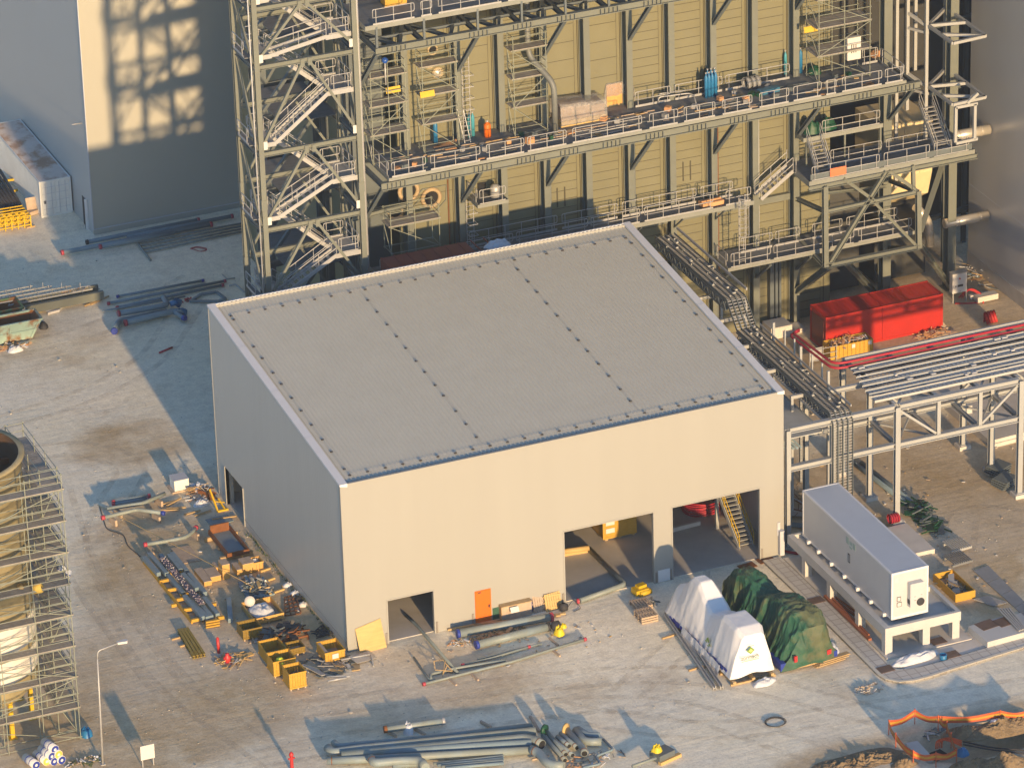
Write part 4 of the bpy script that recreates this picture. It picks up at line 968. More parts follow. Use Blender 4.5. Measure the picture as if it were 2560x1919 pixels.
m = M(); m.box(X0 + .1, X0 + CW - .1, Y0 + .08, Y0 + CL - .08, Z0 + CH + .004, Z0 + CH + .012); part(cb, 'roof', m, mat('sky_tinted_roof', (.42, .47, .54), .28, var=.04, spec=.7))  # blue sky reflection is put into the roof colour
m = M()
for x in (X0 - .02, X0 + CW - .1): m.box(x, x + .12, Y0 - .02, Y0 + .1, Z0 - .03, Z0 + CH + .03); m.box(x, x + .12, Y0 + CL - .1, Y0 + CL + .02, Z0 - .03, Z0 + CH + .03); m.box(x, x + .12, Y0 + .1, Y0 + CL - .1, Z0 + CH - .08, Z0 + CH + .025); m.box(x, x + .12, Y0 + .1, Y0 + CL - .1, Z0 - .03, Z0 + .12)
m.box(X0 + .1, X0 + CW - .1, Y0 - .02, Y0 + .08, Z0 + CH - .1, Z0 + CH + .03); m.box(X0 + .1, X0 + CW - .1, Y0 - .025, Y0 + .05, Z0 - .03, Z0 + .16); m.box(X0 + .1, X0 + CW - .1, Y0 + CL - .08, Y0 + CL + .02, Z0 + CH - .1, Z0 + CH + .03)
part(cb, 'corner_frame', m, TRIM)
m = M()
for y in (-13, -11.2, -9.4, -7.6, -5.8, -4, -2.6): m = M(); m.box(X0 - .22, X0 - .002, y, y + .16, Z0 - .1, Z0 + .12); part(cb, 'hold_down', m, TRIM)
m = M(); m.box(X0 + 1.05, X0 + 1.95, Y0 - .42, Y0 - .022, Z0 + .75, Z0 + 2.35); ac = part(cb, 'air_conditioner', m, WC_)
m = M(); m.lathe((X0 + 1.73, Y0 - .43, Z0 + 1.05), [(.0, -.0), (.26, 0), (.26, .03), (.2, .04), (.0, .02)], 20, (0, -1, 0)); part(ac, 'fan', m, DARK)
m = M(); m.box(X0 + 1.3, X0 + 1.42, Y0 - .425, Y0 - .42, Z0 + 1.45, Z0 + 1.47); m.box(X0 + 1.3, X0 + 1.45, Y0 - .425, Y0 - .42, Z0 + 1.2, Z0 + 1.22); m.box(X0 + 1.75, X0 + 1.85, Y0 - .425, Y0 - .42, Z0 + 1.5, Z0 + 1.52); m.box(X0 + 1.03, X0 + 1.05, Y0 - .36, Y0 - .1, Z0 + .95, Z0 + 1.25); part(ac, 'vent_slot', m, DARK)
for z, w_ in ((1.15, .26), (.78, .32)):
    m = M(); m.box(X0 + .35, X0 + .35 + w_, Y0 - .03, Y0 - .002, Z0 + z, Z0 + z + .3); fp_ = part(cb, 'notice_frame', m, DARK); m = M(); m.box(X0 + .38, X0 + .32 + w_, Y0 - .035, Y0 - .03, Z0 + z + .03, Z0 + z + .27); part(fp_, 'paper', m, PAPER)
m = M(); m.box(X0 + .2, X0 + .45, Y0 - .012, Y0 - .002, Z0 + 2.45, Z0 + 2.75); part(cb, 'patch', m, GUTTER)
GRP = mat('faded_green_print', (.25, .34, .33), .6)
m = M()
for y, z, h in ((Y0 + 5.95, 2.35, .45), (Y0 + 5.5, 2.45, .22), (Y0 + 5.05, 2.35, .4), (Y0 + 5.5, 2.2, .14)): m.box(X0 - .012, X0 - .002, y - .2, y + .16, Z0 + z, Z0 + z + h)
part(cb, 'green_mark', m, GRP)
m = M()
for a, b_, c, d in ((0, .06, 0, .6), (.22, .28, 0, .6), (.06, .22, 0, .05), (.06, .22, .55, .6)): m.box(X0 - .012, X0 - .002, Y0 + 5.6 + a, Y0 + 5.6 + b_, Z0 + 1.15 + c, Z0 + 1.15 + d)
part(cb, 'hatch_outline', m, DARK)
# things round the substation
for k, (pa, pb) in enumerate((((490, 1020), (830, 1350)), ((545, 1045), (720, 1170)))):
    p = gz(b8(*pa), .2); q = gz(b8(*pb), .2); m = M(); m.beam(p, q, .22 if k == 0 else .12, .14); m.beam(p + Vector((.2, 0, .1)), q + Vector((.12, .4, .1)), .1, .1); solo('brown_beam', m, COPPER, ('long red brown beam lying between the paving and the concrete posts', 'short red brown beam beside the long one under the cabin')[k], 'beam', p, 'red brown beams by the concrete table')
p = gz(b8(1170, 1500), .08); m = crumple(p, 1.75, .45, .45, 3, 30, 14, .12, .9); solo('plastic_sheet', m, WSHEET, 'crumpled pale blue white sheet in the ditch before the concrete table', 'sheet', p)
m = M(); p = gz(b8(1380, 1500), .05); m.lathe(p, [(.2, 0), (.24, .35), (.2, .36), (.19, .1)], 14); solo('blue_bucket', m, BLUE, 'small blue bucket beside the crumpled sheet', 'bucket', p)
p = gz(b8(1720, 1290), .45); t = thing('concrete_pit', 'low concrete chamber with two rusty covers at the right frame edge', 'chamber', (p.x, p.y, 0))
cz = [gz(b8(*q), .5) for q in ((1570, 1250), (1880, 1160), (2010, 1290), (1715, 1370))]; m = M(); m.prism([(v.x, v.y) for v in cz], -.1, .5); part(t, 'chamber_wall', m, CONCW)
for c in ((1710, 1240), (1845, 1215)):
    m = M(); v = gz(b8(*c), .5); m.cbox(v + Vector((0, 0, .012)), 1.2, 1.0, .02, .15); part(t, 'cover', m, COVERM)
m = M()
for k in range(5): p = gz(b8(1790 + k * 22, 1115), .75); q = gz(b8(1955 + k * 12, 1285 - k * 4), .6); m.beam(p, q, .09, .09)
solo('steel_bars', m, GALV, 'bundle of grey steel bars lying across the concrete chamber', 'bars', p)
m = M(); vs = [(gz(b8(1610 + k * 104, 830 + k * 93), .05), gz(b8(1720 + k * 92, 790 + k * 92), .05)) for k in range(5)]
for k in range(4):
    a, b_ = vs[k]; c, d = vs[k + 1]; e = .97; P = [a, a.lerp(c, e), b_.lerp(d, e), b_]
    m.add([v for v in P] + [v - Z3 * .05 for v in P], [(0, 1, 2, 3), (4, 7, 6, 5), (0, 4, 5, 1), (1, 5, 6, 2), (2, 6, 7, 3), (3, 7, 4, 0)])
solo('steel_plates', m, mat('grey_plate', (.22, .23, .24), .6), 'row of grey steel plates laid as a path in the dirt', 'plates', vs[0][0])
p = gz(b8(1480, 1070), .0); t = thing('orange_crate', 'open orange wooden crate with scaffold scrap right of the concrete table', 'crate', p); q = gz(b8(1630, 1045), 0); ux = (q - p); ln = ux.length
m = M(); m.box(p.x, p.x + 1.25, p.y, p.y + .06, 0, .55); m.box(p.x + 1.25, p.x + 1.31, p.y, p.y + 3, 0, .55); m.box(p.x - .06, p.x, p.y, p.y + 3, 0, .55); m.box(p.x, p.x + 1.25, p.y + 2.94, p.y + 3, 0, .55); part(t, 'crate_side', m, WOODY); m = M(); m.box(p.x, p.x + 1.25, p.y + .06, p.y + 2.94, .02, .08); part(t, 'crate_floor', m, WOODG)
m = M(); m.tri_heap(p + Vector((.62, 1.5, .1)), .5, 1.2, .5, 22, .6, 1.6, 3); solo('scrap_metal', m, [STEELB, WOOD, GALV], 'scaffold scrap filling the open orange crate', None, p, kind='stuff')
for c, l, mt_ in ((b8(1490, 755), 'grey grating pallet on timber behind the orange crate', GRATE), (b8(1485, 650), 'white frames piled beside the grating pallet', WSTEEL)):
    p = gz(c, .2); m = M()
    for k in range(9): m.cbox(p + Vector((-.6 + k * .15, 0, .2)), .06, 1.3, .08, .1, .05)
    m.cbox(p + Vector((0, -.6, .08)), 1.5, .12, .14, .1); m.cbox(p + Vector((0, .5, .08)), 1.5, .12, .14, .1); solo('grating_stack', m, mt_, l, 'grating', p)
p = gz(b8(1690, 1080), 0); m = M()
for k in range(8): m.cbox(p + Vector((k * .13, 0, .08)), .07, 1.5, .07, .5)
solo('grating', m, GALV, 'small grey slatted panel on the dirt below the plates', 'grating', p)
p = gz(b8(1150, 640), .15); m = M(); m.box(p.x - 1.4, p.x + .9, p.y - 1.3, p.y + 2.6, -.05, .3); solo('concrete_plinth', m, CONC, 'low concrete plinth on the ground behind the white cabin', 'plinth', p)
m = M(); p = gz(b8(975, 480), .3)
for k in range(4): m.lathe(p + Vector((k * .16, 0, .35)), [(.32, 0), (.32, .12), (.2, .12), (.2, 0)], 18, (1, .1, 0))
solo('hose_coil', m, CRIM, 'dark red hose coils behind the white cabin by the rack column', 'hose', p)
for i, (a, b_) in enumerate(((1150, 370), (1200, 430), (1250, 500))):
    p = gz(b8(a, b_), .0); m = M(); m.tri_heap(p + Vector((.3, 0, 0)), .7, 1.1, .7, 30, .5, 1.8, 2, th=.08); solo('green_steel_pile', m, [GREENP, STEELB], ('far', 'middle', 'near')[i] + ' part of the dark green steel pile by the rack column', 'steel pile', p, 'green steel piles')
# ------------------------------------------------------------------ pipe rack
rk = thing('pipe_rack', 'pale steel pipe rack on tall columns carrying cable trays to the right', 'pipe rack', (37.5, .7, 0))
ZT, ZBt = 8.22, 5.55
for x in (37.5, 46.25, 55):
    for y in (.7, 4.5, 8.4):
        m = M(); m.hb((x, y, .3), (x, y, ZT + (.0 if y < 5 else -.4)), .34, .36, .045, up=(0, 1, 0)); m.box(x - .28, x + .28, y - .28, y + .28, .26, .31); part(rk, 'column', m, WSTEEL)
        m = M(); m.box(x - .42, x + .42, y - .42, y + .42, -.1, .26); part(rk, 'footing', m, CONC)
for x in (29.9, 33.0):
    m = M(); m.hb((x, .7, .2), (x, .7, ZT), .3, .32, .04, up=(0, 1, 0)); m.box(x - .4, x + .4, .3, 1.1, -.1, .2); part(rk, 'column', m, WSTEEL)
m = M(); m.hb((33, 4.5, .2), (33, 4.5, ZT - .2), .3, .32, .04, up=(0, 1, 0)); part(rk, 'column', m, WSTEEL)
for z in (ZT, ZBt):
    for xa, xb in ((30.05, 33), (33, 37.3), (37.7, 46.05), (46.45, 54.8), (55.2, 63)):
        m = M(); m.hb((xa, .7, z), (xb, .7, z), .36, .36, .045); part(rk, 'chord', m, WSTEEL)
    for xa, xb in ((33.2, 37.3), (37.7, 46.05), (46.45, 54.8), (55.2, 63)):
        m = M(); m.hb((xa, 4.5, z), (xb, 4.5, z), .28, .3, .04); part(rk, 'chord', m, WSTEEL)
for k, x in enumerate((40.4, 43.35, 49.1, 52, 57.9)):
    m = M(); m.hb((x, .7, ZBt + .18), (x, .7, ZT - .18), .24, .24, .035, up=(0, 1, 0)); part(rk, 'web_post', m, WSTEEL)
for a, b_ in (((37.7, ZT - .3), (40.25, ZBt + .25)), ((46.0, ZT - .3), (43.5, ZBt + .25)), ((46.5, ZT - .3), (49, ZBt + .25)), ((54.8, ZT - .3), (52.1, ZBt + .25))):
    for y in (.7, 4.5):
        m = M(); m.beam((a[0], y, a[1]), (b_[0], y, b_[1]), .15, .15); part(rk, 'diagonal', m, WSTEEL)
for x in (37.5, 40.4, 43.35, 46.25, 49.1, 52, 55):
    for z in (ZT, ZBt):
        m = M(); m.hb((x, .9, z - .02), (x, 4.3, z - .02), .24, .26, .035); part(rk, 'cross_beam', m, WSTEEL)
    m = M(); m.hb((x, 4.5, ZT + .0), (x, 8.4, ZT - .0), .24, .26, .035); part(rk, 'cross_beam', m, WSTEEL)
for x in (37.5, 43.35, 49.1):
    for z in (ZT, ZBt):
        m = M(); m.beam((x + .1, .9, z), (x + 2.8, 4.3, z), .12, .12); m.beam((x + 2.8, .9, z - .05), (x + .1, 4.3, z - .05), .12, .12); part(rk, 'plan_brace', m, WSTEEL)
# cable trays along the rack
def tray(pts, wd, name, label, group='cable trays on the pipe rack', rung=.3, side=.17, cables=0, mt=SILVER, up=None):
    pts = [Vector(p) for p in pts]; L0 = pts[0]
    t = thing(name, label, 'cable tray', L0, group); m = M(); r_ = M(); cb_ = M()
    for a, b_ in zip(pts, pts[1:]):
        d = (b_ - a).normalized(); ref = Z3 if abs(d.z) < .8 else (up or Vector((0, -1, 0))); s_ = d.cross(ref).normalized(); u_ = s_.cross(d)
        if up is not None: s_ = Vector((1, 0, 0)); u_ = s_.cross(d).normalized() * (1 if s_.cross(d).z >= 0 or abs(d.z) > .8 else -1)
        for g in (-1, 1): m.beam(a + s_ * wd / 2 * g, b_ + s_ * wd / 2 * g, .03 if abs(d.z) < .8 else .03, side, up=u_)
        n = int((b_ - a).length / rung)
        for i in range(n): c = a.lerp(b_, (i + .5) / n); r_.ob(c - u_ * .03, s_ * (wd / 2), d * .03, u_ * .015)
        for k in range(cables): o_ = s_ * (wd * (.8 * (k + .5) / cables - .4)); cb_.tube([a + o_ + u_ * .02, b_ + o_ + u_ * .02], .03, 5)
    part(t, 'side_rail', m, mt); part(t, 'rung', r_, GALV)
    if cables: part(t, 'cable', cb_, DARK)
    return t
ZR = 8.5
for i, (yy, wd, cb_, nm) in enumerate(((1.75, .62, 0, 'empty covered tray nearest the front truss'), (2.75, .55, 0, 'floored tray second from the front truss'), (3.42, .55, 1, 'ladder tray with one cable in the rack middle'), (4.08, .55, 0, 'floored tray behind the one cable tray'), (4.74, .55, 0, 'empty ladder tray behind the second floored tray'), (5.4, .55, 3, 'ladder tray with three dark cables'), (6.05, .5, 0, 'narrow floored tray next to the crimson pipes'))):
    t = tray([(36.3 + .12 * i, yy, ZR), (62, yy, ZR)], wd, 'cable_tray', nm, cables=cb_)
    if i in (0, 1, 3, 6): m = M(); m.box(36.4 + .12 * i, 62, yy - wd / 2 + .03, yy + wd / 2 - .03, ZR - .07, ZR - .05); part(t, 'tray_floor', m, SILVER)
for k, (yy, zz, l) in enumerate(((7.15, 8.62, 'upper crimson lagged pipe along the rear of the rack'), (6.75, 8.5, 'lower crimson lagged pipe along the rear of the rack'))):
    m = M(); m.pipe([(62, yy, zz), (36.3 - .25 * k, yy, zz), (36.0 - .25 * k, 12.6, zz), (36.6, 12.9, zz)], .085, .8, 8); solo('crimson_pipe', m, CRIM, l, 'pipe', (50, yy, zz), 'crimson pipes on the rack')
m = M(); m.beam((37.2, 7.55, 8.72), (62, 7.55, 8.72), .16, .1); m.beam((37.2, 7.4, 8.62), (62, 7.4, 8.62), .03, .14); solo('pipe_guard', m, WSTEEL, 'white edge channel above the crimson pipes', 'channel', (40, 7.55, 8.7))
rng = random.Random(11); m = M()
for k in range(26):
    x, y = rng.uniform(37, 60), rng.choice((2.3, 3.3, 4.2, 5.1, 6.1)); m.cbox((x, y, ZR + .06), rng.uniform(.1, .5), .18, .1, 0)
solo('tray_fittings', m, PAPER, 'small pale brackets and tags scattered along the trays', None, (45, 4, 8.5), kind='stuff')
# ladder trays running back to the boiler, then diving to the ground
xa = gy(c8(520, 640), .45); xb = gy(c8(705, 640), .45)
XL, XR = xa.x, xb.x; w3 = (XR - XL) / 4
yk = gx(c5(780, 1000), XL); ys_ = gx(c5(690, 735), XL)
tp = gx(c5(230, 250), XL)
def yz(c, x): v = gx(c, x); return v.y, v.z
ZH = 8.65
yk_ = gz(c5(775, 1000), ZH).y; dz = 1.5
PTS = [(.42, 0.2), (.42, ZH - .55), (.9, ZH), (yk_, ZH), (yk_ + 1.6, ZH + dz), (27.2, ZH + dz)]
for k in range(4):
    x = XL + w3 * (k + .5)
    tray([(x, y, z) for y, z in PTS], w3 * .9, 'cable_ladder', ('leftmost', 'left inner', 'right inner', 'rightmost')[k] + ' galvanised cable ladder diving from the rack behind the white cabin', 'cable ladders beside the hall', .2, .2, 0, STEELB, Vector((0, -1, 0)))
t = tray([(XL + .2, .9, ZH - .55), (XL + .2, yk_, ZH - .55)], .9, 'cable_ladder', 'lower cable ladder hidden under the four beside the hall', 'cable ladders beside the hall')
t = thing('ladder_support', 'row of white posts and beams carrying the cable ladders beside the hall', 'support frame', (XL, 5, 0))
for y in (4.6, 8.6, 12.6, 16.8, 20.6):
    m = M(); m.beam((XR + .35, y, 0), (XR + .35, y, ZH + 1.0), .16, .16); m.beam((XL - .9, y, ZH - .3), (XR + .4, y, ZH - .3), .2, .22); part(t, 'post', m, WSTEEL); m = M(); m.beam((XL - .8, y, 0), (XL - .8, y, ZH - .2), .16, .16); part(t, 'post', m, WSTEEL)
for y in (5.6, 7, 9.6, 11, 20.5, 21.6):
    m = M(); m.beam((XR + .4, y, ZH - .1), (XR + .4, y, ZH + 1.1), .09, .09); part(t, 'stub_post', m, WSTEEL)
m = M(); m.beam((XR + .12, .9, ZH + .25), (XR + .12, yk_ - .3, ZH + .25), .07, .14); part(t, 'edge_rail', m, GALV)
m = M(); m.beam((XR + .12, yk_ + 1.7, ZH + dz + .45), (XR + .12, 27, ZH + dz + .45), .1, .16); part(t, 'edge_rail', m, GALV)
for ya, yb_, zz in ((.6, yk_, ZH), (yk_ + 1.6, 27.1, ZH + dz)):
    for xx in (XL - .04, XR + .02):
        m = M(); n = max(2, int((yb_ - ya) / .8)); m.beam((xx, ya, zz - .12), (xx, yb_, zz - .12), .05, .1); m.beam((xx, ya, zz - .7), (xx, yb_, zz - .7), .05, .1)
        for i in range(n): y0_ = ya + (yb_ - ya) * i / n; y1_ = ya + (yb_ - ya) * (i + 1) / n; m.beam((xx, y0_, zz - .7), (xx, (y0_ + y1_) / 2, zz - .12), .04, .05); m.beam((xx, (y0_ + y1_) / 2, zz - .12), (xx, y1_, zz - .7), .04, .05)
        part(t, 'lattice_side', m, STEELB)
    m = M(); m.box(XL, XR, ya, yb_, zz - .72, zz - .68); part(t, 'bottom_plate', m, STEELB)
    m = M(); rr = random.Random(3)
    for i in range(int((yb_ - ya) * 2.2)): m.cbox((rr.uniform(XL, XR), rr.uniform(ya, yb_), zz + .06), .16, .08, .08, 0)
    part(t, 'tray_clip', m, SILVER)['kind'] = 'stuff'
m = M(); m.box(29.7, XL - .3, 1.2, 22, 7.3, 7.36); m.box(XL - .34, XL - .3, 1.2, 22, 7.3, 7.5); part(t, 'walkway_plate', m, mat('walkway_plate', (.36, .37, .36), .6))
m = M()
for k in range(5): m.tube([(30.2 + k * .25, 1.5, 6.4), (30.2 + k * .25, 24, 6.4)], .06 + .02 * (k % 2), 8)
solo('pipe_run', m, PIPEB, 'bundle of thin pipes running between the hall and the cable ladders', 'pipes', (31, 8, 6.4))
m = M(); m.tri_heap((32.2, 8, 0), 1.6, 6, .9, 120, .4, 2.2, 6, th=.06); solo('scrap_heap', m, STUFFM, 'mixed scrap on the ground between hall and rack', None, (32, 8, 0), kind='stuff')
m = M(); m.tri_heap((35.2, 2.5, 0), 1.3, 2.6, .4, 60, .3, 1.8, 6); solo('timber_scrap', m, STUFFM, 'boards and scrap at the rack column feet', None, (35, 2, 0), kind='stuff')
for i, (a, b_) in enumerate((((930, 150), (1210, 370)), ((760, 60), (1110, 330)))):
    p = gz(b8(*a), .15); q = gz(b8(*b_), .15); m = M(); m.tube([p + (p - q) * .6, q], .17, 10); solo('ground_pipe', m, PIPEB, ('right', 'left')[i] + ' long grey pipe on the dirt running under the rack', 'pipe', p, 'pipes lying under the rack')
p = gz(b2(1960, 1440), 0); m = M(); m.prism([(p.x - .9, p.y - 1), (p.x + 9, p.y - .5), (p.x + 9, p.y + 9), (p.x - .9, p.y + 9)], -.1, .5); m.prism([(p.x - 1.0, p.y - 1.12), (p.x + 9, p.y - .62), (p.x + 9, p.y - .5), (p.x - 1, p.y - 1.0)], -.1, .26); solo('foundation_slab', m, CONC, 'pale raised foundation slab seen through the rack', 'slab', p)
p = gz(b2(1705, 1215), .5); m = M(); m.box(p.x - .3, p.x + .4, p.y - .2, p.y + .25, .5, 1.05); solo('concrete_block', m, CONCW, 'pale block standing on the foundation slab', 'block', p)
for c, l in ((b8(1790, 95), 'blue grey steel lid stack at the far rack column foot'), (b8(1840, 190), 'tilted grey grating leaning near the right rack column')):
    p = gz(c, .1); m = M()
    for k in range(4): m.cbox(p + Vector((.05 * k, .04 * k, .1 + .12 * k)), 1.4, 1.1, .07, .3 + .06 * k, .06)
    solo('plate_stack', m, STEELB, l, 'plates', p)
# ------------------------------------------------------------------ red container and its neighbours
a = gz(b2(480, 640)); bq = gz(b2(1515, 490))
rx0, rx1, ry0 = 44.55, 53.5, 25.2
rc = thing('red_container', 'long bright red steel container with ribbed roof under the right platform', 'container', (rx0, ry0, 0))
m = M(); m.box(rx0 + .03, rx1 - .03, ry0 + .03, ry0 + 2.41, .1, 2.56); part(rc, 'body', m, RED)
m = M(); y = ry0 + .12
while y < ry0 + 2.3: m.box(rx0 + .15, rx1 - .15, y, y + .09, 2.561, 2.60); y += .18
part(rc, 'roof', m, RED)
m = M()
for x in (rx0, rx1 - .14):
    for y in (ry0, ry0 + 2.3): m.box(x, x + .14, y, y + .14, 0, 2.64)
for y in (ry0, ry0 + 2.32): m.box(rx0 + .14, rx1 - .14, y, y + .12, 2.47, 2.62); m.box(rx0 + .14, rx1 - .14, y, y + .12, 0, .16)
for x in (rx0, rx1 - .12): m.box(x, x + .12, ry0 + .14, ry0 + 2.3, 2.47, 2.62); m.box(x, x + .12, ry0 + .14, ry0 + 2.3, 0, .16)
part(rc, 'corner_frame', m, RED)
m = M(); m.box(rx0 + 4.3, rx0 + 4.5, ry0 - .03, ry0 + .03, .16, 2.47); m.box(rx0 + 4.3, rx0 + 4.5, ry0 + .02, ry0 + 2.4, 2.565, 2.63); part(rc, 'middle_joint', m, RED)
m = M(); m.box(rx0 - .02, rx0 + .03, ry0 + .35, ry0 + 2.1, .3, 2.3); part(rc, 'end_panel', m, mat('dull_red', (.18, .05, .04), .6))
p = gz(b2(545, 765), 0); t = thing('yellow_crate', 'yellow slatted crate overflowing with rubbish before the red container', 'crate', p); q = gz(b2(920, 705), 0); L_ = q.x - p.x
m = M()
for k in range(10): m.box(p.x + k * L_ / 10, p.x + (k + .92) * L_ / 10, p.y, p.y + .05, .05, 1.0)
m.box(p.x - .05, p.x - .0, p.y, p.y + 1.2, .05, 1.0); m.box(p.x + L_, p.x + L_ + .05, p.y, p.y + 1.2, .05, 1.0); m.box(p.x, p.x + L_, p.y + 1.15, p.y + 1.2, .05, 1.0); part(t, 'crate_side', m, WOODY)
m = M(); m.box(p.x, p.x + L_, p.y + .05, p.y + 1.15, .0, .1); part(t, 'crate_floor', m, WOOD)
for k in (.5, .9):
    m = M(); m.box(p.x + L_ * k, p.x + L_ * k + .25, p.y - .012, p.y - .002, .62, .9); part(t, 'label', m, PAPER)
m = M(); m.tri_heap(p + Vector((L_ / 2, .6, .8)), L_ / 2, .6, .7, 70, .2, .7, 3, flat=.4); solo('rubbish', m, [WSHEET, CARD, WOODG], 'rubbish heaped on the yellow crate', None, p, kind='stuff')
m = M(); p = gz(b2(1440, 540), 0); m.tri_heap(p, 1.4, .7, .4, 60, .3, 1.1, 2, flat=.3, th=.04); solo('cable_scrap', m, [CARD, WOODG], 'tangle of pale scrap at the red container foot', None, p, kind='stuff')
p = gz(b2(1660, 260), 0); t = thing('distribution_board', 'white distribution cabinet on legs with red emblem right of the red container', 'cabinet', p)
m = M(); m.box(p.x - .62, p.x + .5, p.y, p.y + .45, .75, 2.2); part(t, 'cabinet_body', m, PAPER); m = M(); m.box(p.x - .66, p.x + .54, p.y - .05, p.y + .5, 2.2, 2.26); part(t, 'roof', m, GALV)
for x in (p.x - .58, p.x + .44):
    m = M(); m.box(x, x + .07, p.y + .02, p.y + .09, 0, .75); part(t, 'leg', m, GALV)
m = M(); m.add([(p.x - .16, p.y - .008, 1.75), (p.x + .04, p.y - .008, 1.75), (p.x - .06, p.y - .008, 1.93)], [(0, 1, 2)]); part(t, 'warning_triangle', m, REDP)
m = M(); m.box(p.x - .4, p.x - .32, p.y - .01, p.y - .002, 1.22, 1.32); m.box(p.x - .2, p.x + .2, p.y - .01, p.y - .002, 1.2, 1.36); m.box(p.x - .05, p.x, p.y - .01, p.y - .002, .85, .9); part(t, 'socket', m, DARK)
m = M(); p = gz(b2(1780, 230), 0); m.pipe([p + Vector((-1, .4, .1)), p + Vector((-.4, .2, .8)), p + Vector((.2, -.3, .5)), p + Vector((.1, -.8, .05)), p + Vector((-.8, -.6, .05)), p + Vector((-1.6, -.2, .05))], .06, .4, 8); m.pipe([p + Vector((-.8, .3, .1)), p + Vector((-.3, .1, .9)), p + Vector((.35, -.4, .5)), p + Vector((.2, -1, .05))], .06, .4, 8); solo('red_hose', m, REDP, 'arching red hoses by the distribution cabinet', 'hose', p)
p = gz(b2(1890, 240), .2); m = M(); m.box(p.x - .7, p.x + .9, p.y, p.y + .6, .1, .5); m.box(p.x - .9, p.x + .6, p.y + .7, p.y + .95, .1, .4); solo('concrete_blocks', m, CONC, 'two pale concrete blocks by the right building base', 'blocks', p)
p = gz(b2(1930, 440), .0); m = M()
for k in range(4): m.tube([p + Vector((-.4 + k * .22, .25, .1)), p + Vector((-.4 + k * .22, .2, .75)), p + Vector((-.36 + k * .22, -.2, .1))], .1, 8)
solo('red_cushions', m, REDP, 'bundle of red bags on the ground near the right building', 'bags', p)
m = M(); p = gz(b2(1700, 180), 0); m.tri_heap(p + Vector((2.6, 1.8, 0)), 1.4, 2.2, .5, 70, .3, 1.3, 6); solo('site_scrap', m, STUFFM, 'boards and scrap along the right building base', None, p, kind='stuff')
m = M(); p = gz(b2(120, 520), .0); m.box(p.x - 1.2, p.x + .4, p.y - .8, p.y + .6, 0, .85); m.box(p.x + .4, p.x + 1.5, p.y - .6, p.y + .5, 0, .3); solo('concrete_plinth', m, CONC, 'grey concrete plinth at the boiler column foot', 'plinth', p)
p = gz(b2(40, 330), .0); m = crumple(p + Vector((.5, .6, 0)), .9, .6, 1.2, 9); solo('green_net_bag', m, GREENP, 'dark green net heap low between the boiler columns', 'bag', p)
m = M(); p = gz(b2(470, 760), .3); m.box(p.x - .9, p.x + .1, p.y + .2, p.y + .24, .3, 1.2)
for k in range(3): m.tube([(p.x - .9, p.y + .1, .3 + .4 * k), (p.x + 1.2, p.y + .1, .3 + .4 * k)], .025, 5)
for k in range(3): m.tube([(p.x - .9 + k * 1.0, p.y + .1, 0), (p.x - .9 + k * 1.0, p.y + .1, 1.3)], .025, 5)
solo('guard_rail', m, GALV, 'thin grey guard rail in front of the yellow crate', 'railing', p)
# ------------------------------------------------------------------ wrapped machines in front of the hall
def draped(y0, y1, prof, xs, seed, amp, base_fl, base_z, nu=64, nv=44, sm=False):
    # prof: (t, top height, left shoulder, right shoulder) along the length, xs: (left, right) at the base
    def ev(t):
        for a, b_ in zip(prof, prof[1:]):
            if t <= b_[0]:
                f = (t - a[0]) / max(1e-6, b_[0] - a[0]); return [a[i] * (1 - f) + b_[i] * f for i in range(1, 4)]
        return list(prof[-1][1:])
    def fn(u, v):
        h, l, r = ev(v); y = y0 + (y1 - y0) * v
        s = [(xs[0] - base_fl, base_z), (xs[0] + (l - xs[0]) * .35, h * .5), (l, h * .93), (l + .18, h), (r - .18, h), (r, h * .93), (xs[1] + (r - xs[1]) * .35, h * .5), (xs[1] + base_fl, base_z)]
        k = u * 7; i = min(6, int(k)); f = k - i
        x, z = s[i][0] * (1 - f) + s[i + 1][0] * f, s[i][1] * (1 - f) + s[i + 1][1] * f
        g = amp * (1.2 - .6 * min(1, z / 3))
        p = Vector((x * .9, y * .9, z * .35 + seed))
        fold = (1 - 3 * abs(noise.noise(Vector((y * 1.5 + x * .6, seed, z * .22))))) * g + (.5 - 2 * abs(noise.noise(Vector((y * 3.4, x * 2, z * .5 + seed))))) * g * .55
        x += fold * (1 if u > .5 else -1) * (1 if z < h * .97 else .2)
        z += (.4 - 1.6 * abs(noise.noise(p * 2.3))) * amp * .6 * (1 if z > base_z + .3 else .8)
        if v < .004 or v > .996: z = max(base_z, min(z, h))
        return Vector((x, y, z))
    m = M().grid(fn, nu, nv, sm)
    # close the two ends with a draped fan
    for v, sg in ((0, -1), (1, 1)):
        rim = [fn(i / nu, v) for i in range(nu + 1)]; n = 10
        cx = (xs[0] + xs[1]) / 2
        def fe(u, w, rim=rim, sg=sg):
            k = u * nu; i = min(nu - 1, int(k)); p = rim[i].lerp(rim[i + 1], k - i)
            q = Vector((cx + (p.x - cx) * .1, p.y, base_z + .3)); r_ = p.lerp(q, w)
            r_.y += sg * (.28 * math.sin(min(1, w * 1.5) * pi / 2)) * (1 + .3 * noise.noise(r_ * 1.6 + Vector((0, seed, 0)))) ; return r_
        m.grid(fe, nu, n, sm)
    return m
wm = thing('wrapped_machine', 'big machine shrink wrapped in white plastic on a timber pallet', 'machine', (20.6, -8.8, 0))
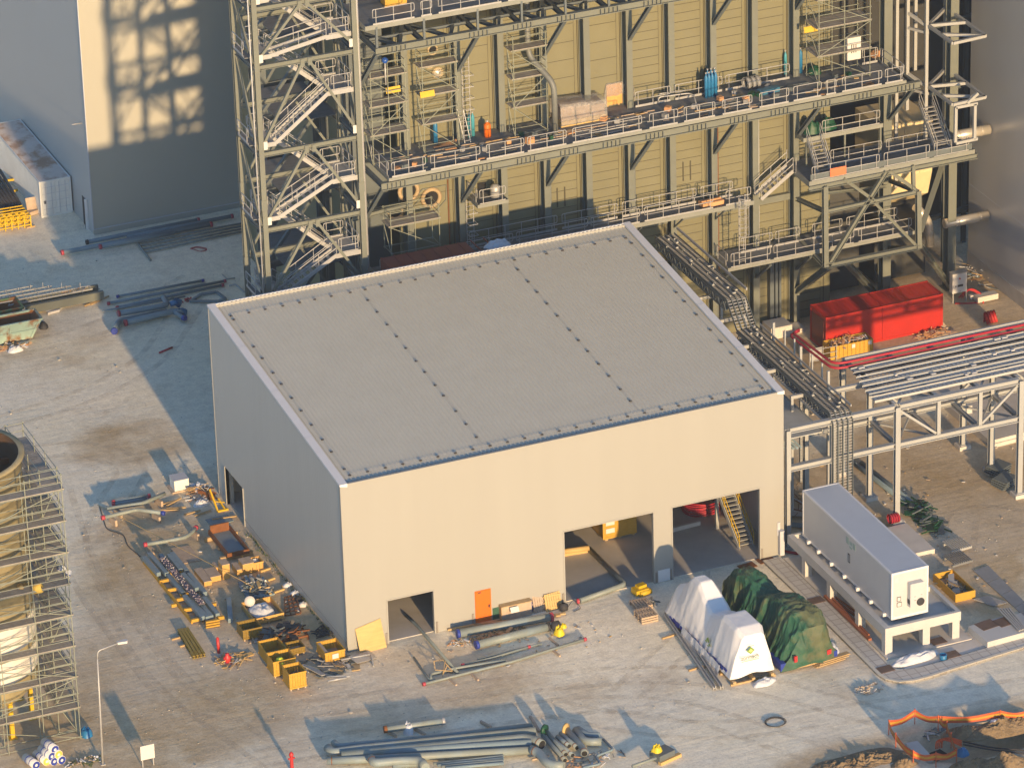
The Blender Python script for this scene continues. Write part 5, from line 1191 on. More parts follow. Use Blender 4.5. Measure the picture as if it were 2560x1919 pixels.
m = draped(-13.55, -4.1, [(0, 3.05, 20.0, 21.45), (.07, 3.32, 19.85, 21.65), (.27, 3.3, 19.85, 21.6), (.36, 2.75, 19.9, 21.5), (.47, 2.4, 20, 21.4), (.58, 2.9, 20, 21.4), (.68, 3.55, 20.1, 21.2), (.78, 3.5, 20.1, 21.1), (.87, 2.6, 20.0, 21.2), (.96, 2.2, 19.9, 21.2), (1, 1.6, 19.9, 21.3)], (19.25, 22.05), 3, .022, .05, .32, 96, 84, True)
part(wm, 'plastic_wrap', m, WRAP)
m = M(); rr = random.Random(2)
for k in range(16):
    y = -12.9 + k * .52; m.cbox((19.15 + rr.uniform(-.03, .05), y, .62 - .035 * k * (.6) + rr.uniform(-.05, .08)), .05, rr.uniform(.35, .62), rr.uniform(.12, .3), 0, rr.uniform(-.2, .2), .3)
part(wm, 'blue_strip', m, DBLUE)
m = M(); m.grid(lambda u, v: Vector((19.08 - .16 * v + .05 * noise.noise(Vector((u * 14, v * 3, 7))), -12.4 + u * 5.4, .75 - .75 * v + .1 * noise.noise(Vector((u * 9, v * 2, 2))))), 40, 6); part(wm, 'torn_flap', m, WSHEET)
m = M()
for x in (19.35, 20.6, 21.85): m.box(x - .1, x + .1, -13.9, -4.0, .12, .3)
for k in range(7): m.box(19.15, 22.1, -13.8 + k * 1.5, -13.65 + k * 1.5, 0, .12)
part(wm, 'pallet', m, WOOD)
fy = -13.95
def onface(px, py): return gy(b7(px, py), fy)
cpt = onface(1585, 1365)
m = M(); yy = fy - .03
for k, s_ in enumerate((.24, .14)):
    m.cur = k; m.add([(cpt.x - s_ * 1.1, yy - .012 * k, cpt.z), (cpt.x, yy - .012 * k, cpt.z - s_), (cpt.x + s_ * 1.1, yy - .012 * k, cpt.z), (cpt.x, yy - .012 * k, cpt.z + s_)], [(0, 1, 2, 3)])
part(wm, 'emblem', m, [INKG, mat('pale_green_print', (.40, .48, .16), .6)])
text_part(wm, 'sormach', .34, (cpt.x - .05, yy - .01, cpt.z - .42), (pi / 2, 0, 0), INKD)
m = M(); m.box(cpt.x - .6, cpt.x + .55, yy - .012, yy - .004, cpt.z - .66, cpt.z - .63); m.box(cpt.x - .22, cpt.x + .2, yy - .012, yy - .004, cpt.z + .3, cpt.z + .33); part(wm, 'small_print', m, INKG)
m = M(); p = gx(b7(1275, 1295), 19.42)
for k, (dy, dz_, s_) in enumerate(((0, .1, .22), (.25, -.1, .14), (-.25, -.12, .14), (0, -.3, .1))): m.add([(p.x - .16, p.y + dy - s_, p.z + dz_), (p.x - .1, p.y + dy, p.z + dz_ - s_), (p.x - .16, p.y + dy + s_, p.z + dz_), (p.x - .12, p.y + dy, p.z + dz_ + s_)], [(0, 1, 2, 3)])
part(wm, 'side_emblem', m, INKG)
gm = thing('tarp_covered_machine', 'machine under a draped dark green tarpaulin beside the white wrapped one', 'machine', (24.5, -9, 0))
m = draped(-13.7, -4.6, [(0, 2.7, 23.9, 25.4), (.1, 3.35, 23.7, 25.5), (.32, 3.4, 23.6, 25.3), (.45, 3.0, 23.5, 25.0), (.56, 2.55, 23.4, 24.9), (.66, 3.05, 23.3, 24.6), (.78, 3.35, 23.2, 24.4), (.9, 3.0, 23.1, 24.4), (1, 1.8, 23.1, 24.6)], (22.9, 25.8), 11, .27, .16, .1, 110, 90)
part(gm, 'tarpaulin', m, GREEN)
m = M(); m.box(22.8, 26.3, -13.7, -5, .12, .3)
for k in range(5): m.cbox((25.6 + .12 * k, -13.75 - .1 * (k % 2), .06 + .07 * k), 1.9, .35, .06, .12)
part(gm, 'pallet', m, WOOD)
m = M(); m.add(crumple((26.15, -12.7, .3), .5, 1.1, .5, 4).v, crumple((26.15, -12.7, .3), .5, 1.1, .5, 4).f, True); part(gm, 'white_liner', m, WSHEET)
m = M(); m.cbox((25.75, -13.55, .5), .9, .5, .5, .1); part(gm, 'blue_liner', m, DBLUE); m = M(); m.cbox((22.65, -12.9, .4), .35, 1.6, .5); part(gm, 'blue_liner', m, DBLUE)
m = M(); m.cbox((25.6, -13.85, .85), .3, .1, .3, .2); m.cbox((23.3, -14.05, 1.0), .2, .1, .4, .2); part(gm, 'red_valve', m, REDP)
p = gz(b7(1770, 1270), .1); m = crumple(p + Vector((0, .2, 0)), .5, .7, .75, 8, 20, 12, .3, .9); solo('foil_heap', m, WSHEET, 'crumpled silver sheet between the white and the green machine', 'sheet', p)
p = gz(b7(1690, 1615), 0); m = crumple(p, .85, .4, .28, 12, 22, 10, .2, .9); solo('plastic_sheet', m, WSHEET, 'scrap of white wrap on the ground before the white machine', 'sheet', p)
for k, (a, b_, l) in enumerate((((930, 1095), (1310, 1655), 'outer of two long grey steel channels beside the white machine'), ((995, 1090), (1365, 1650), 'inner of two long grey steel channels beside the white machine'))):
    p = gz(b7(*a), .2); q = gz(b7(*b_), .2); m = M(); m.hb(p, q, .26, .2, .04, up=(1, 0, .2)); solo('steel_channel', m, GALV, l, 'channel', p)
each('timber_bearer', WOOD, 'short pale timber bearer under the long grey steel channels', 'timber', 'timbers under the steel channels', *[lambda m, c=c: m.cbox(gz(b7(*c), .05), 1.0, .12, .1, .12) for c in ((960, 1258), (1165, 1503), (1280, 1480))])
# pallets between the doorways and the machines
p = gz(b7(815, 1155), 0); t = thing('pallet_stack', 'stack of brown pallets nearest the white machine', 'pallets', p); 
for k in range(3):
    m = M(); z = .16 * k + .0
    for j in range(3): m.box(p.x - .55, p.x + .55, p.y + .02 + j * .55, p.y + .12 + j * .55, z, z + .1)
    for j in range(6): m.box(p.x - .55 + j * .19, p.x - .42 + j * .19, p.y, p.y + 1.25, z + .1, z + .13)
    part(t, 'pallet', m, WOODG)
p2_ = gz(b7(800, 1085), .0); t = thing('pallet_stack', 'second brown pallet stack just behind the nearest one', 'pallets', p2_)
for k in range(2):
    m = M(); z = .16 * k
    for j in range(3): m.box(p2_.x - .55, p2_.x + .55, p2_.y + .5 + j * .5, p2_.y + .6 + j * .5, z, z + .1)
    for j in range(6): m.box(p2_.x - .55 + j * .19, p2_.x - .42 + j * .19, p2_.y + .5, p2_.y + 1.6, z + .1, z + .13)
    part(t, 'pallet', m, WOODG)
p = gz(b7(790, 1000), 0); m = M(); m.tri_heap(p, .6, .5, .35, 26, .2, .6, 2, flat=.1); solo('grey_parts', m, [GALV, STEELB], 'grey metal parts on a pallet by the doorway pillar', 'parts', p)
p = gz(b7(765, 945), 0); m = M(); m.cbox(p + Vector((-.1, .3, .25)), .9, .7, .35, .1); m.tube([p + Vector((-.3, -.1, .2)), p + Vector((.5, .05, .2))], .18, 10); m.cbox(p + Vector((0, .4, .5)), .6, .4, .2, .2); solo('yellow_machine_parts', m, YEL, 'yellow machine parts on the pallet farthest from the white machine', 'parts', p)
# ------------------------------------------------------------------ inside the hall
p = gz(b7(458, 530), .03); q = gz(b7(705, 475), .03); t = thing('yellow_crate', 'large yellow wooden crate with white papers inside the middle doorway', 'crate', p)
L_ = q.x - p.x; m = M(); m.box(p.x, q.x, p.y, p.y + 2.2, .15, 2.1); part(t, 'crate_body', m, WOODY)
m = M()
for k in range(5): m.box(p.x + L_ * k / 4 - .05, p.x + L_ * k / 4 + .05, p.y - .03, p.y - .002, .15, 2.1)
m.box(p.x, q.x, p.y - .04, p.y - .03, .15, .28); m.box(p.x, q.x, p.y - .04, p.y - .03, 1.97, 2.1); part(t, 'batten', m, WOODY)
for z in (.55, 1.1):
    m = M(); m.box(p.x + .15, p.x + .75, p.y - .06, p.y - .045, z, z + .33); part(t, 'paper', m, PAPER)
m = M()
for k in range(3): m.box(p.x + .1 + k * L_ * .42, p.x + .3 + k * L_ * .42, p.y, p.y + 2.2, .03, .15)
part(t, 'skid', m, WOOD)
a, b_, c, d = (gz(b7(*k), .22) for k in ((345, 585), (615, 860), (480, 930), (275, 985)))
m = M(); m.pipe([a, b_ + Vector((.05, 0, 0)), d], .17, .35, 12); solo('bent_pipe', m, PIPE, 'long L shaped grey pipe lying in the middle doorway', 'pipe', b_)
m = M(); m.tube([gz(b7(120, 610), .4), gz(b7(345, 580), .4)], .17, 12); m.beam(gz(b7(120, 635), .1), gz(b7(330, 600), .1), .3, .2); solo('pale_pipe', m, PALY, 'short pale pipe on timber just inside the middle doorway', 'pipe', a)
m = M(); m.lathe(d + Vector((-.05, 0, 0)), [(.17, 0), (.18, .15), (0, .16)], 10, (-1, .2, 0)); solo('pipe_stopper', m, PINKR, 'loose red pipe cap at the doorway guard post', 'cap', d)
p = gz(b7(1500, 592), .03); t = thing('yellow_railed_stair', 'grey stair with yellow handrails inside the right doorway', 'stair', p)
stair(t, p, p + Vector((-.35, 2.6, 3.1)), (1, 0, 0), 1.0, WSTEEL, YEL)
hp = p + Vector((-.35, 2.6, 3.1)); m = M(); m.box(hp.x - .2, hp.x + 1.4, hp.y, hp.y + 4, 3.05, 3.12); part(t, 'landing', m, GRATE)
m = M(); v = gz(b7(1328, 430), .03); m.beam(v, (v.x, v.y, 6), .2, .2); part(t, 'post', m, WSTEEL)
p = gz(b7(1255, 330), .03); m = M()
for k in range(9):
    r_ = 1.25 - .05 * (k % 3); m.tube([p + Vector((cos(a_) * r_, sin(a_) * r_ + 1, .1 + .09 * k + .05 * sin(a_ * 3 + k))) for a_ in [2 * pi * j / 22 for j in range(23)]], .05, 6)
solo('red_hose_coil', m, CRIM, 'big coil of red hose on the hall floor behind the stair post', 'hose', p)
m = M(); u = gz(b7(985, 440), .15); v = gz(b7(1195, 385), .15); m.beam(u, v, .25, .3); solo('low_kerb', m, CONC, 'pale low kerb across the floor behind the right doorway', 'kerb', u)
for c, l in ((b7(1560, 720), 'left rusty grid cover at the right doorway sill'), (b7(1700, 672), 'right rusty grid cover by the paving start')):
    p = gz(c, .02); m = M(); m.cbox(p + Vector((0, 0, .02)), 1.1, .7, .03, .1); solo('steel_cover', m, RUST, l, 'cover', p, 'steel covers in the paving')
m = M(); m.tube([gz(b7(1840, 605), .1), gz(b7(1965, 625), .1), gz(b8(330, 700), .1)], .09, 8); solo('red_pipe', m, CRIM, 'thick dark red hose on the ground at the hall corner', 'hose', gz(b7(1900, 620)))
p = gz(b6(470, 1010), .03); m = M(); m.tri_heap(p + Vector((1.5, 3.5, 0)), .8, 1.2, 1.6, 30, .3, 1.2, 2, flat=.6); solo('indoor_scrap', m, [STEELB, GALV], 'dark steel parts inside the small left doorway', None, p, kind='stuff')
m = M(); m.cbox((28.9, -.035, 1.9), .2, .06, .9); m.cbox((29.0, -.2, 1.0), .3, .3, 1.7); solo('electric_box', m, GUTTER, 'grey electric box at the right front corner of the hall', 'box', (29, -.2, .1))
# ------------------------------------------------------------------ along the hall front
m = M(); p = gz(b6(195, 1385), 0); q = gz(b6(405, 1330), 0); h = 1.75
P = [p, q, Vector((q.x - .2, -.06, h + .1)), Vector((p.x - .1, -.06, h - .25))]
m.add(P + [v + Vector((0, .03, .02)) for v in P], [(0, 1, 2, 3), (4, 7, 6, 5), (0, 4, 5, 1), (1, 5, 6, 2), (2, 6, 7, 3), (3, 7, 4, 0)]); solo('plywood_sheet', m, PALY, 'yellow plywood sheet leaning on the hall corner', 'plywood', p)
def capped(a, b_, r, name, label, caps, group=None, mt=None):
    t = thing(name, label, 'pipe', a, group); m = M(); m.tube([a, b_], r, 16); part(t, 'barrel', m, mt or PIPE); d = (b_ - a).normalized()
    for k, cm in enumerate(caps):
        if cm is None: continue
        e, s_ = ((a, -1), (b_, 1))[k]; m = M(); m.tube([e - d * s_ * .16, e + d * s_ * .03], r + .025, 16); part(t, 'end_cap', m, cm)
    return t
capped(gz(b6(965, 1222), .32), gz(b6(1725, 1085), .34), .26, 'large_pipe', 'thick grey pipe with red cap nearest the orange door', (DBLUE, PINKR))
capped(gz(b6(1115, 1312), .3), gz(b6(1700, 1165), .32), .25, 'large_pipe', 'thick grey pipe ending in a black wrap and yellow bag', (DBLUE, DARK))
p = gz(b6(1740, 1160), .5); m = M(); m.lathe(p + Vector((-.2, 0, 0)), [(.1, 0), (.32, .1), (.32, .5), (.15, .6)], 14, (1, -.15, 0)); solo('black_wrap', m, DARK, 'black plastic wrap on the pipe end beside the yellow bag', 'wrap', p)
p = gz(b6(1780, 1225), .1); m = crumple(p, .36, .34, .62, 6, 16, 10, 0, .7); m2 = crumple(p + Vector((.4, .25, .25)), .2, .2, .3, 7, 12, 8); m.add(m2.v, m2.f, True); solo('yellow_bag', m, mat('yellow_plastic', (.62, .48, .02), .5), 'crumpled yellow plastic bag at the black pipe end', 'bag', p)
each('plank', WOOD, 'long pale plank lying along the hall foot behind the thick pipes', 'plank', 'planks along the hall foot', *[lambda m, a=a, b_=b_: m.beam(gz(b6(*a), .12), gz(b6(*b_), .12), .14, .1) for a, b_ in (((890, 1190), (1310, 1112)), ((1100, 1150), (1790, 1075)), ((1560, 1090), (1830, 1060)))])
p = gz(b6(1325, 1125), 0); t = thing('wooden_case', 'brown faced wooden case lying by the orange door', 'case', p); q = gz(b6(1565, 1075), 0)
m = M(); m.box(p.x, q.x, p.y, p.y + .4, .02, .95); part(t, 'case_body', m, WOODG); m = M(); m.box(p.x - .03, q.x + .03, p.y - .04, p.y + .44, .95, 1.0); m.box(p.x - .04, p.x, p.y - .03, p.y + .4, 0, .95); part(t, 'lid_batten', m, WOOD)
m = M(); m.cbox((p.x + .75, p.y - .25, .78), .55, .02, .35, 0, -.5); part(t, 'paper', m, PAPER)
for k, (a, b_, c) in enumerate((((1585, 1065), (1690, 1040), 'grey brown'), ((1680, 1055), (1780, 1035), 'yellow'))):
    p = gz(b6(*a), 0); m = M()
    for j in range(7): m.cbox((p.x + .08 + j * .16, p.y + .25 + .02 * j, .5), .13, .03, 1.1, 0, -.35)
    for z in (.15, .5, .85): m.cbox((p.x + .55, p.y + .33 + .36 * (z - .5), z), 1.15, .08, .09, 0, -.35)
    solo('pallet', m, (WOODG, PALY)[k], c + ' pallet leaning at the hall foot right of the wooden case', 'pallet', p)
p = gz(b6(1560, 1065), 0); m = M(); m.cbox(p + Vector((0, .2, .5)), .22, .12, .8); solo('blue_sheet', m, DBLUE, 'dark blue sheet hanging between case and pallet', 'sheet', p)
p = gz(b6(1815, 1040), 0); m = M(); m.lathe(p, [(.0, 0), (.28, .1), (.3, .4), (.1, .55)], 12); m.pipe([p + Vector((.2, 0, .1)), p + Vector((.8, .3, .5)), p + Vector((1.1, -.2, .02)), p + Vector((.5, -.4, .02))], .02, .2, 5); solo('black_drum', m, DARK, 'small black drum with loose cable by the doorway', 'drum', p)
m = M(); c = gz(b6(1290, 1235)); m.tri_heap(c, 2.0, .45, .35, 80, .2, .8, 2, flat=.2, th=.05); solo('broken_timber', m, [WOOD, CARD], 'broken timber between the two thick pipes', None, c, kind='stuff')
m = M(); c = gz(b6(1010, 1290)); m.tri_heap(c, .9, .5, .15, 40, .1, .4, 4, flat=.2, th=.05); solo('small_rubbish', m, [WSHEET, WOOD, STEELB, CARD], 'small rubbish at the end of the thick pipes', None, c, kind='stuff')
for pts, r, l, caps in (([(700, 1622), (1000, 1545), (1400, 1445), (1985, 1265)], .09, 'longest thin grey pipe lying before the hall with red ends', 1), ([(1010, 1470), (1240, 1415), (1540, 1325)], .07, 'thin pipe lying close to the thick pipes', 1), ([(1130, 1425), (1370, 1365), (1640, 1300)], .06, 'dark thin pipe next to the thick pipes', 0), ([(760, 1590), (750, 1545), (960, 1495), (1350, 1435)], .1, 'thin pipe with an elbow near the wire stand', 0), ([(620, 1410), (745, 1590), (790, 1585)], .07, 'bent thin pipe pointing to the small doorway', 0), ([(560, 1080), (640, 1150), (970, 1535)], .1, 'long grey pipe running from the small doorway outwards', 0)):
    P = [gz(b6(*q), .12) for q in pts]; t = thing('thin_pipe', l, 'pipe', P[0], 'thin pipes before the hall'); m = M(); m.pipe(P, r, .25, 8); part(t, 'barrel', m, PIPE)
    if caps:
        for e, f in ((P[0], P[1]), (P[-1], P[-2])):
            d = (e - f).normalized(); m = M(); m.tube([e - d * .1, e + d * .08], r + .03, 8); part(t, 'end_cap', m, PINKR)
m = M(); p = gz(b6(830, 1470), .0)
for a, b_ in (((780, 1440), (790, 1510)), ((780, 1440), (850, 1430)), ((850, 1430), (930, 1520)), ((870, 1440), (850, 1560)), ((790, 1510), (930, 1520)), ((890, 1470), (850, 1550))): m.tube([gz(b6(*a), .55), gz(b6(*b_), .1)], .03, 5)
solo('wire_stand', m, WOOD, 'pale tangled pipe stand on the gravel before the small doorway', 'stand', p)
each('timber_bearer', WOODG, 'short timber bearer under the thin pipes before the hall', 'timber', 'timbers under the thin pipes', *[lambda m, c=c: m.cbox(gz(b6(*c), .05), .12, 1.1, .1, .1) for c in ((1100, 1560), (925, 1600), (1735, 1285), (1750, 1370))])
m = M(); u = gz(b6(130, 1420), .1); v = gz(b6(290, 1405), .1); m.tube([gz(b6(40, 1430), .25), gz(b6(270, 1385), .25)], .06, 6); m.cbox(u.lerp(v, .5) + Vector((0, -.1, .08)), 1.5, .9, .03, .25, .1, .1); m.beam(gz(b6(285, 1400), .2), gz(b6(300, 1480), .05), .08, .08); solo('sheet_scrap', m, GALV, 'bent pale sheet and pipe offcuts before the plywood sheet', 'sheet', u)
# ------------------------------------------------------------------ left storage yard
def ycrate(c0, w_, d, h, name, label, mt=WOODY, slats=True, fill=None, group=None, legs=True):
    t = thing(name, label, 'crate', c0, group); x, y = c0.x, c0.y; z0 = .12 if legs else .02; n = max(3, int(w_ / .16)); m = M()
    for k in range(n):
        m.box(x + k * w_ / n, x + (k + .93) * w_ / n, y, y + .035, z0, h); m.box(x + k * w_ / n, x + (k + .93) * w_ / n, y + d - .035, y + d, z0, h)
    n = max(3, int(d / .16))
    for k in range(n):
        m.box(x - .035, x, y + k * d / n, y + (k + .93) * d / n, z0, h); m.box(x + w_, x + w_ + .035, y + k * d / n, y + (k + .93) * d / n, z0, h)
    part(t, 'crate_side', m, mt)
    m = M()
    for yy in (y - .03, y + d): m.box(x - .06, x + w_ + .06, yy, yy + .03, h - .09, h + .02); m.box(x - .06, x + w_ + .06, yy, yy + .03, z0, z0 + .1)
    for xx in (x - .065, x + w_ + .036): m.box(xx, xx + .028, y, y + d, h - .09, h + .02)
    part(t, 'rim_batten', m, mt); m = M(); m.box(x, x + w_, y + .04, y + d - .04, z0, z0 + .04)
    if legs:
        for xx in (x, x + w_ / 2 - .05, x + w_ - .1): m.box(xx, xx + .1, y, y + d, 0, z0)
    part(t, 'crate_floor', m, WOODG)
    return t
p = gz(b5(300, 500)); p1 = gz(b5(240, 395)); p3 = gz(b5(437, 612))
ycrate(p1, 1.2, 1.5, .95, 'yellow_crate', 'rear of the three tall yellow crates in a row', group='yellow crates in the yard')
ycrate(p, 1.35, 1.2, 1.1, 'yellow_crate', 'middle of the three tall yellow crates in a row', group='yellow crates in the yard')
ycrate(p3, 1.0, 1.2, 1.15, 'yellow_crate', 'front of the three tall yellow crates with dark rubbish inside', group='yellow crates in the yard')
m = M(); m.tri_heap(p3 + Vector((.5, .6, .5)), .35, .4, .4, 30, .1, .5, 2, flat=.4); solo('crate_rubbish', m, [DARK, STEELB], 'dark rubbish inside the front yellow crate', None, p3, kind='stuff')
m = crumple(p + Vector((.5, .3, .85)), .3, .3, .35, 3); solo('lime_bag', m, LIME, 'lime yellow bag in the middle yellow crate', 'bag', p)
pr = gz(b5(745, 378)); t = ycrate(pr, 1.2, 1.5, .75, 'yellow_crate', 'low yellow crate with a white paper near the hall corner', group='yellow crates in the yard')
m = M(); m.box(pr.x + .4, pr.x + .8, pr.y - .05, pr.y - .035, .28, .6); part(t, 'paper', m, PAPER)
m = M(); m.box(pr.x + .02, pr.x + .2, pr.y + .1, pr.y + 1.4, .7, .74); part(t, 'cross_board', m, WOODG)
# zigzag pipes, capped pipes
for pts, l, cp in (([(190, 497), (490, 425), (725, 457)], 'bent grey pipe nearest the tank among the small pipes', (PINKR, DBLUE)), ([(232, 418), (540, 372), (733, 287)], 'second bent grey pipe running towards the white box', (None, None)), ([(555, 728), (720, 702), (900, 668), (955, 635), (1003, 578)], 'grey banded pipe with red caps rising at one end', (PINKR, PINKR))):
    P = [gz(b4(*q), .6) for q in pts]; t = thing('bent_pipe', l, 'pipe', P[0], 'bent pipes in the yard'); m = M(); m.pipe(P, .13, .3, 12); part(t, 'barrel', m, PIPE)
    for k, e, f in ((0, P[0], P[1]), (1, P[-1], P[-2])):
        if cp[k]: d = (e - f).normalized(); m = M(); m.tube([e - d * .18, e + d * .05], .155, 12); part(t, 'end_cap', m, cp[k])
    for q in (P[0].lerp(P[1], .3), P[-1].lerp(P[-2], .3)): m = M(); m.cbox((q.x, q.y, .2), .15, .9, .44, .2); part(t, 'timber_block', m, WOODG)
for a, b_, l in (((280, 362), (605, 306), 'upper straight pipe with red caps'), ((280, 385), (600, 330), 'lower straight pipe with red caps')): capped(gz(b4(*a), .5), gz(b4(*b_), .5), .12, 'straight_pipe', l, (PINKR, PINKR), 'straight pipes in the yard', PIPEB)
p = gz(b4(820, 282)); t = thing('white_box', 'white metal box on a pallet with a blue grey lid', 'box', p); m = M(); m.box(p.x, p.x + .98, p.y, p.y + .95, .1, .82); part(t, 'box_body', m, CONT); m = M(); m.box(p.x - .03, p.x + 1.01, p.y - .03, p.y + .98, .82, .86); part(t, 'lid', m, GUTTER); m = M(); m.box(p.x - .2, p.x + 1.2, p.y - .1, p.y + 1.1, 0, .1); part(t, 'pallet', m, WOODG)
m = M(); p = gz(b4(1050, 330)); m.tri_heap(p + Vector((.1, .6, 0)), .75, 1.2, .8, 60, .2, 1.2, 4, flat=.4, th=.05); solo('rubbish_pile', m, [WOOD, CARD, WSHEET, RUST], 'pile of boards and rubbish near the side doorway', 'rubbish pile', p)
p = gz(b4(1045, 385)); m = crumple(p, .6, .35, .35, 5, 18, 10, 0, .9); solo('plastic_sheet', m, WSHEET, 'pale plastic sheet at the foot of the rubbish pile', 'sheet', p)
p = gz(b4(1190, 445)); t = thing('yellow_stand', 'yellow steel frame leaning by the side doorway', 'frame', p); m = M(); m.beam(p + Vector((0, 0, .05)), p + Vector((-.2, .8, 1.3)), .1, .1); m.beam(p + Vector((.5, 0, .05)), p + Vector((.35, .8, .5)), .1, .1); part(t, 'upright', m, YEL); m = M(); m.box(p.x - .05, p.x + .7, p.y - .1, p.y + .05, 0, .12); m.beam(p + Vector((-.1, .4, .6)), p + Vector((.7, .6, .25)), .06, .06); part(t, 'cross_bar', m, YEL)
each('loose_plank', WOOD, 'loose plank scattered on the ground before the side doorway', 'plank', 'loose planks before the side doorway', *[lambda m, a=a, b_=b_: m.beam(gz(b4(*a), .08), gz(b4(*b_), .08), .12, .07) for a, b_ in (((745, 415), (915, 405)), ((750, 390), (870, 325)), ((690, 385), (830, 345)), ((990, 480), (1130, 430)), ((900, 470), (1040, 430)), ((1140, 510), (1350, 480)), ((700, 430), (860, 425)))])
m = M(); p = gz(b4(1190, 540)); m.cbox(p + Vector((.2, .2, .04)), 1.5, 1.1, .05, .1); solo('steel_sheet', m, PIPEB, 'blue grey steel sheet lying behind the rusty frame tray', 'sheet', p)
# rusty tray
fl = gz(b4(1290, 850)); fr_ = gz(b4(1470, 790)); t = thing('rusty_tray', 'long rusty steel frame tray on timber blocks', 'tray', fl); x, y = -2.65, 14.3; w_, d = 1.5, 3.6; m = M()
m.box(x, x + .12, y, y + d, .25, .55); m.box(x + w_ - .12, x + w_, y, y + d, .25, .55); m.box(x + .12, x + w_ - .12, y, y + .12, .25, .55); m.box(x + .12, x + w_ - .12, y + d - .1, y + d, .25, .85); part(t, 'frame', m, RUST)
m = M(); m.box(x + .12, x + w_ - .12, y + .12, y + d - .12, .25, .28); part(t, 'bottom_sheet', m, PIPEB); m = M()
for yy in (y + .2, y + d - .5): m.box(x - .4, x + w_ + .3, yy, yy + .2, 0, .25)
part(t, 'timber_block', m, WOOD)
m = M(); P = [gz(b4(*q), .05) for q in ((775, 760), (945, 735), (1045, 860), (900, 890))]; m.prism([(v.x, v.y) for v in P], .02, .06); solo('plywood_sheet', m, WOODG, 'pale plywood sheet flat on the ground by the long beams', 'plywood', P[0])
# pack of blue grey beams on a yellow timber frame
bp_ = thing('timber_cradle', 'long yellow timber cradle under the blue grey beams', 'cradle', (-7, 12, 0)); m = M()
p = gz(c6(250, 660), .1); q = gz(c6(1020, 1620), .1); m.beam(p, q, .12, .25); part(bp_, 'side_beam', m, WOODY)
for k, (a, b_) in enumerate((((500, 980), (650, 945)), ((630, 1115), (780, 1090)), ((770, 1270), (905, 1240)), ((890, 1430), (1020, 1410)), ((1010, 1600), (1150, 1570)), ((610, 870), (690, 850)), ((830, 1200), (960, 1170)), ((1420, 1560), (1530, 1540)), ((690, 1360), (770, 1345)), ((1330, 1350), (1400, 1330)), ((810, 825), (890, 800)))):
    m = M(); u = gz(c6(*a), .2); v = gz(c6(*b_), .2); m.beam(u, v, .16, .2); part(bp_, 'cross_timber', m, WOODY)
for k, (a, b_, z) in enumerate((((255, 600), (490, 860), .35), ((340, 540), (620, 860), .35), ((640, 880), (880, 1170), .3), ((650, 560), (840, 800), .3), ((700, 530), (940, 820), .3), ((870, 860), (1100, 1100), .35), ((970, 860), (1230, 1170), .35), ((900, 1210), (1190, 1560), .35), ((1010, 1300), (1270, 1560), .3), ((1210, 1240), (1430, 1510), .35), ((520, 560), (640, 740), .3), ((1150, 1330), (1330, 1545), .28))):
    m = M(); m.beam(gz(c6(*a), z), gz(c6(*b_), z), .27, .26); solo('steel_beam', m, PIPEB, ('outermost left rear', 'second left rear', 'left middle', 'right rear short', 'right rear long', 'right middle inner', 'right middle outer', 'left front widest', 'centre front', 'right front', 'top rear', 'centre front short')[k] + ' blue grey beam of the yard pack', 'beam', gz(c6(*a), .2), 'blue grey beams on the timber cradle')
m = M(); u = gz(c6(545, 600), .62); v = gz(c6(1180, 1330), .62)
t = thing('stud_strip', 'narrow purple white strip of studs lying on the beam pack', 'strip', u); m.beam(u, v, .42, .08); part(t, 'strip_base', m, mat('mauve_strip', (.10, .085, .11), .6)); rr = random.Random(4); m = M()
d = (v - u); s_ = d.cross(Z3).normalized()
for k in range(150): q = u + d * rr.random() + s_ * rr.uniform(-.2, .2); m.cur = int(rr.random() > .25); m.cbox(q + Vector((0, 0, .07)), .04, .04, rr.uniform(.03, .08), rr.random())
o = part(t, 'stud', m, [PAPER, mat('mauve_stud', (.30, .25, .30), .6)]); o['kind'] = 'stuff'
m = M(); p = gz(b4(1300, 1370), .0); u = gz(b4(1300, 1385), .15); v = gz(b4(1285, 1200), .15); m.beam(u, v, .3, .3); solo('steel_beam', m, PIPEB, 'single blue grey beam lying apart right of the yard pack', 'beam', u, 'blue grey beams on the timber cradle')
each('yellow_timber', WOODY, 'yellow timber of the small stack at the front end of the cradle', 'timber', 'stacked yellow timbers', *[lambda m, k=k: m.beam(gz(b4(1085, 1440 - 22 * k), .08 + .1 * k), gz(b4(1205, 1418 - 22 * k), .08 + .1 * k), .18, .09) for k in range(3)])
t = thing('yellow_beam_bundle', 'bundle of mustard yellow beams lying by the red post', 'beams', gz(b4(840, 1460)))
for k in range(4):
    m = M(); u = gz(b4(850 + k * 25, 1465 - k * 4), .2); v = gz(b4(985 + k * 30, 1700 - k * 6), .2); m.hb(u, v, .16, .2, .03); part(t, 'beam', m, mat('mustard_paint', (.27, .19, .03), .6) if k == 0 else bpy.data.materials['mustard_paint'])
m = M(); 
for c in ((920, 1590), (850, 1530)): m.cbox(gz(b4(*c), .06), .9, .12, .1, .1)
part(t, 'bearer', m, WOOD)
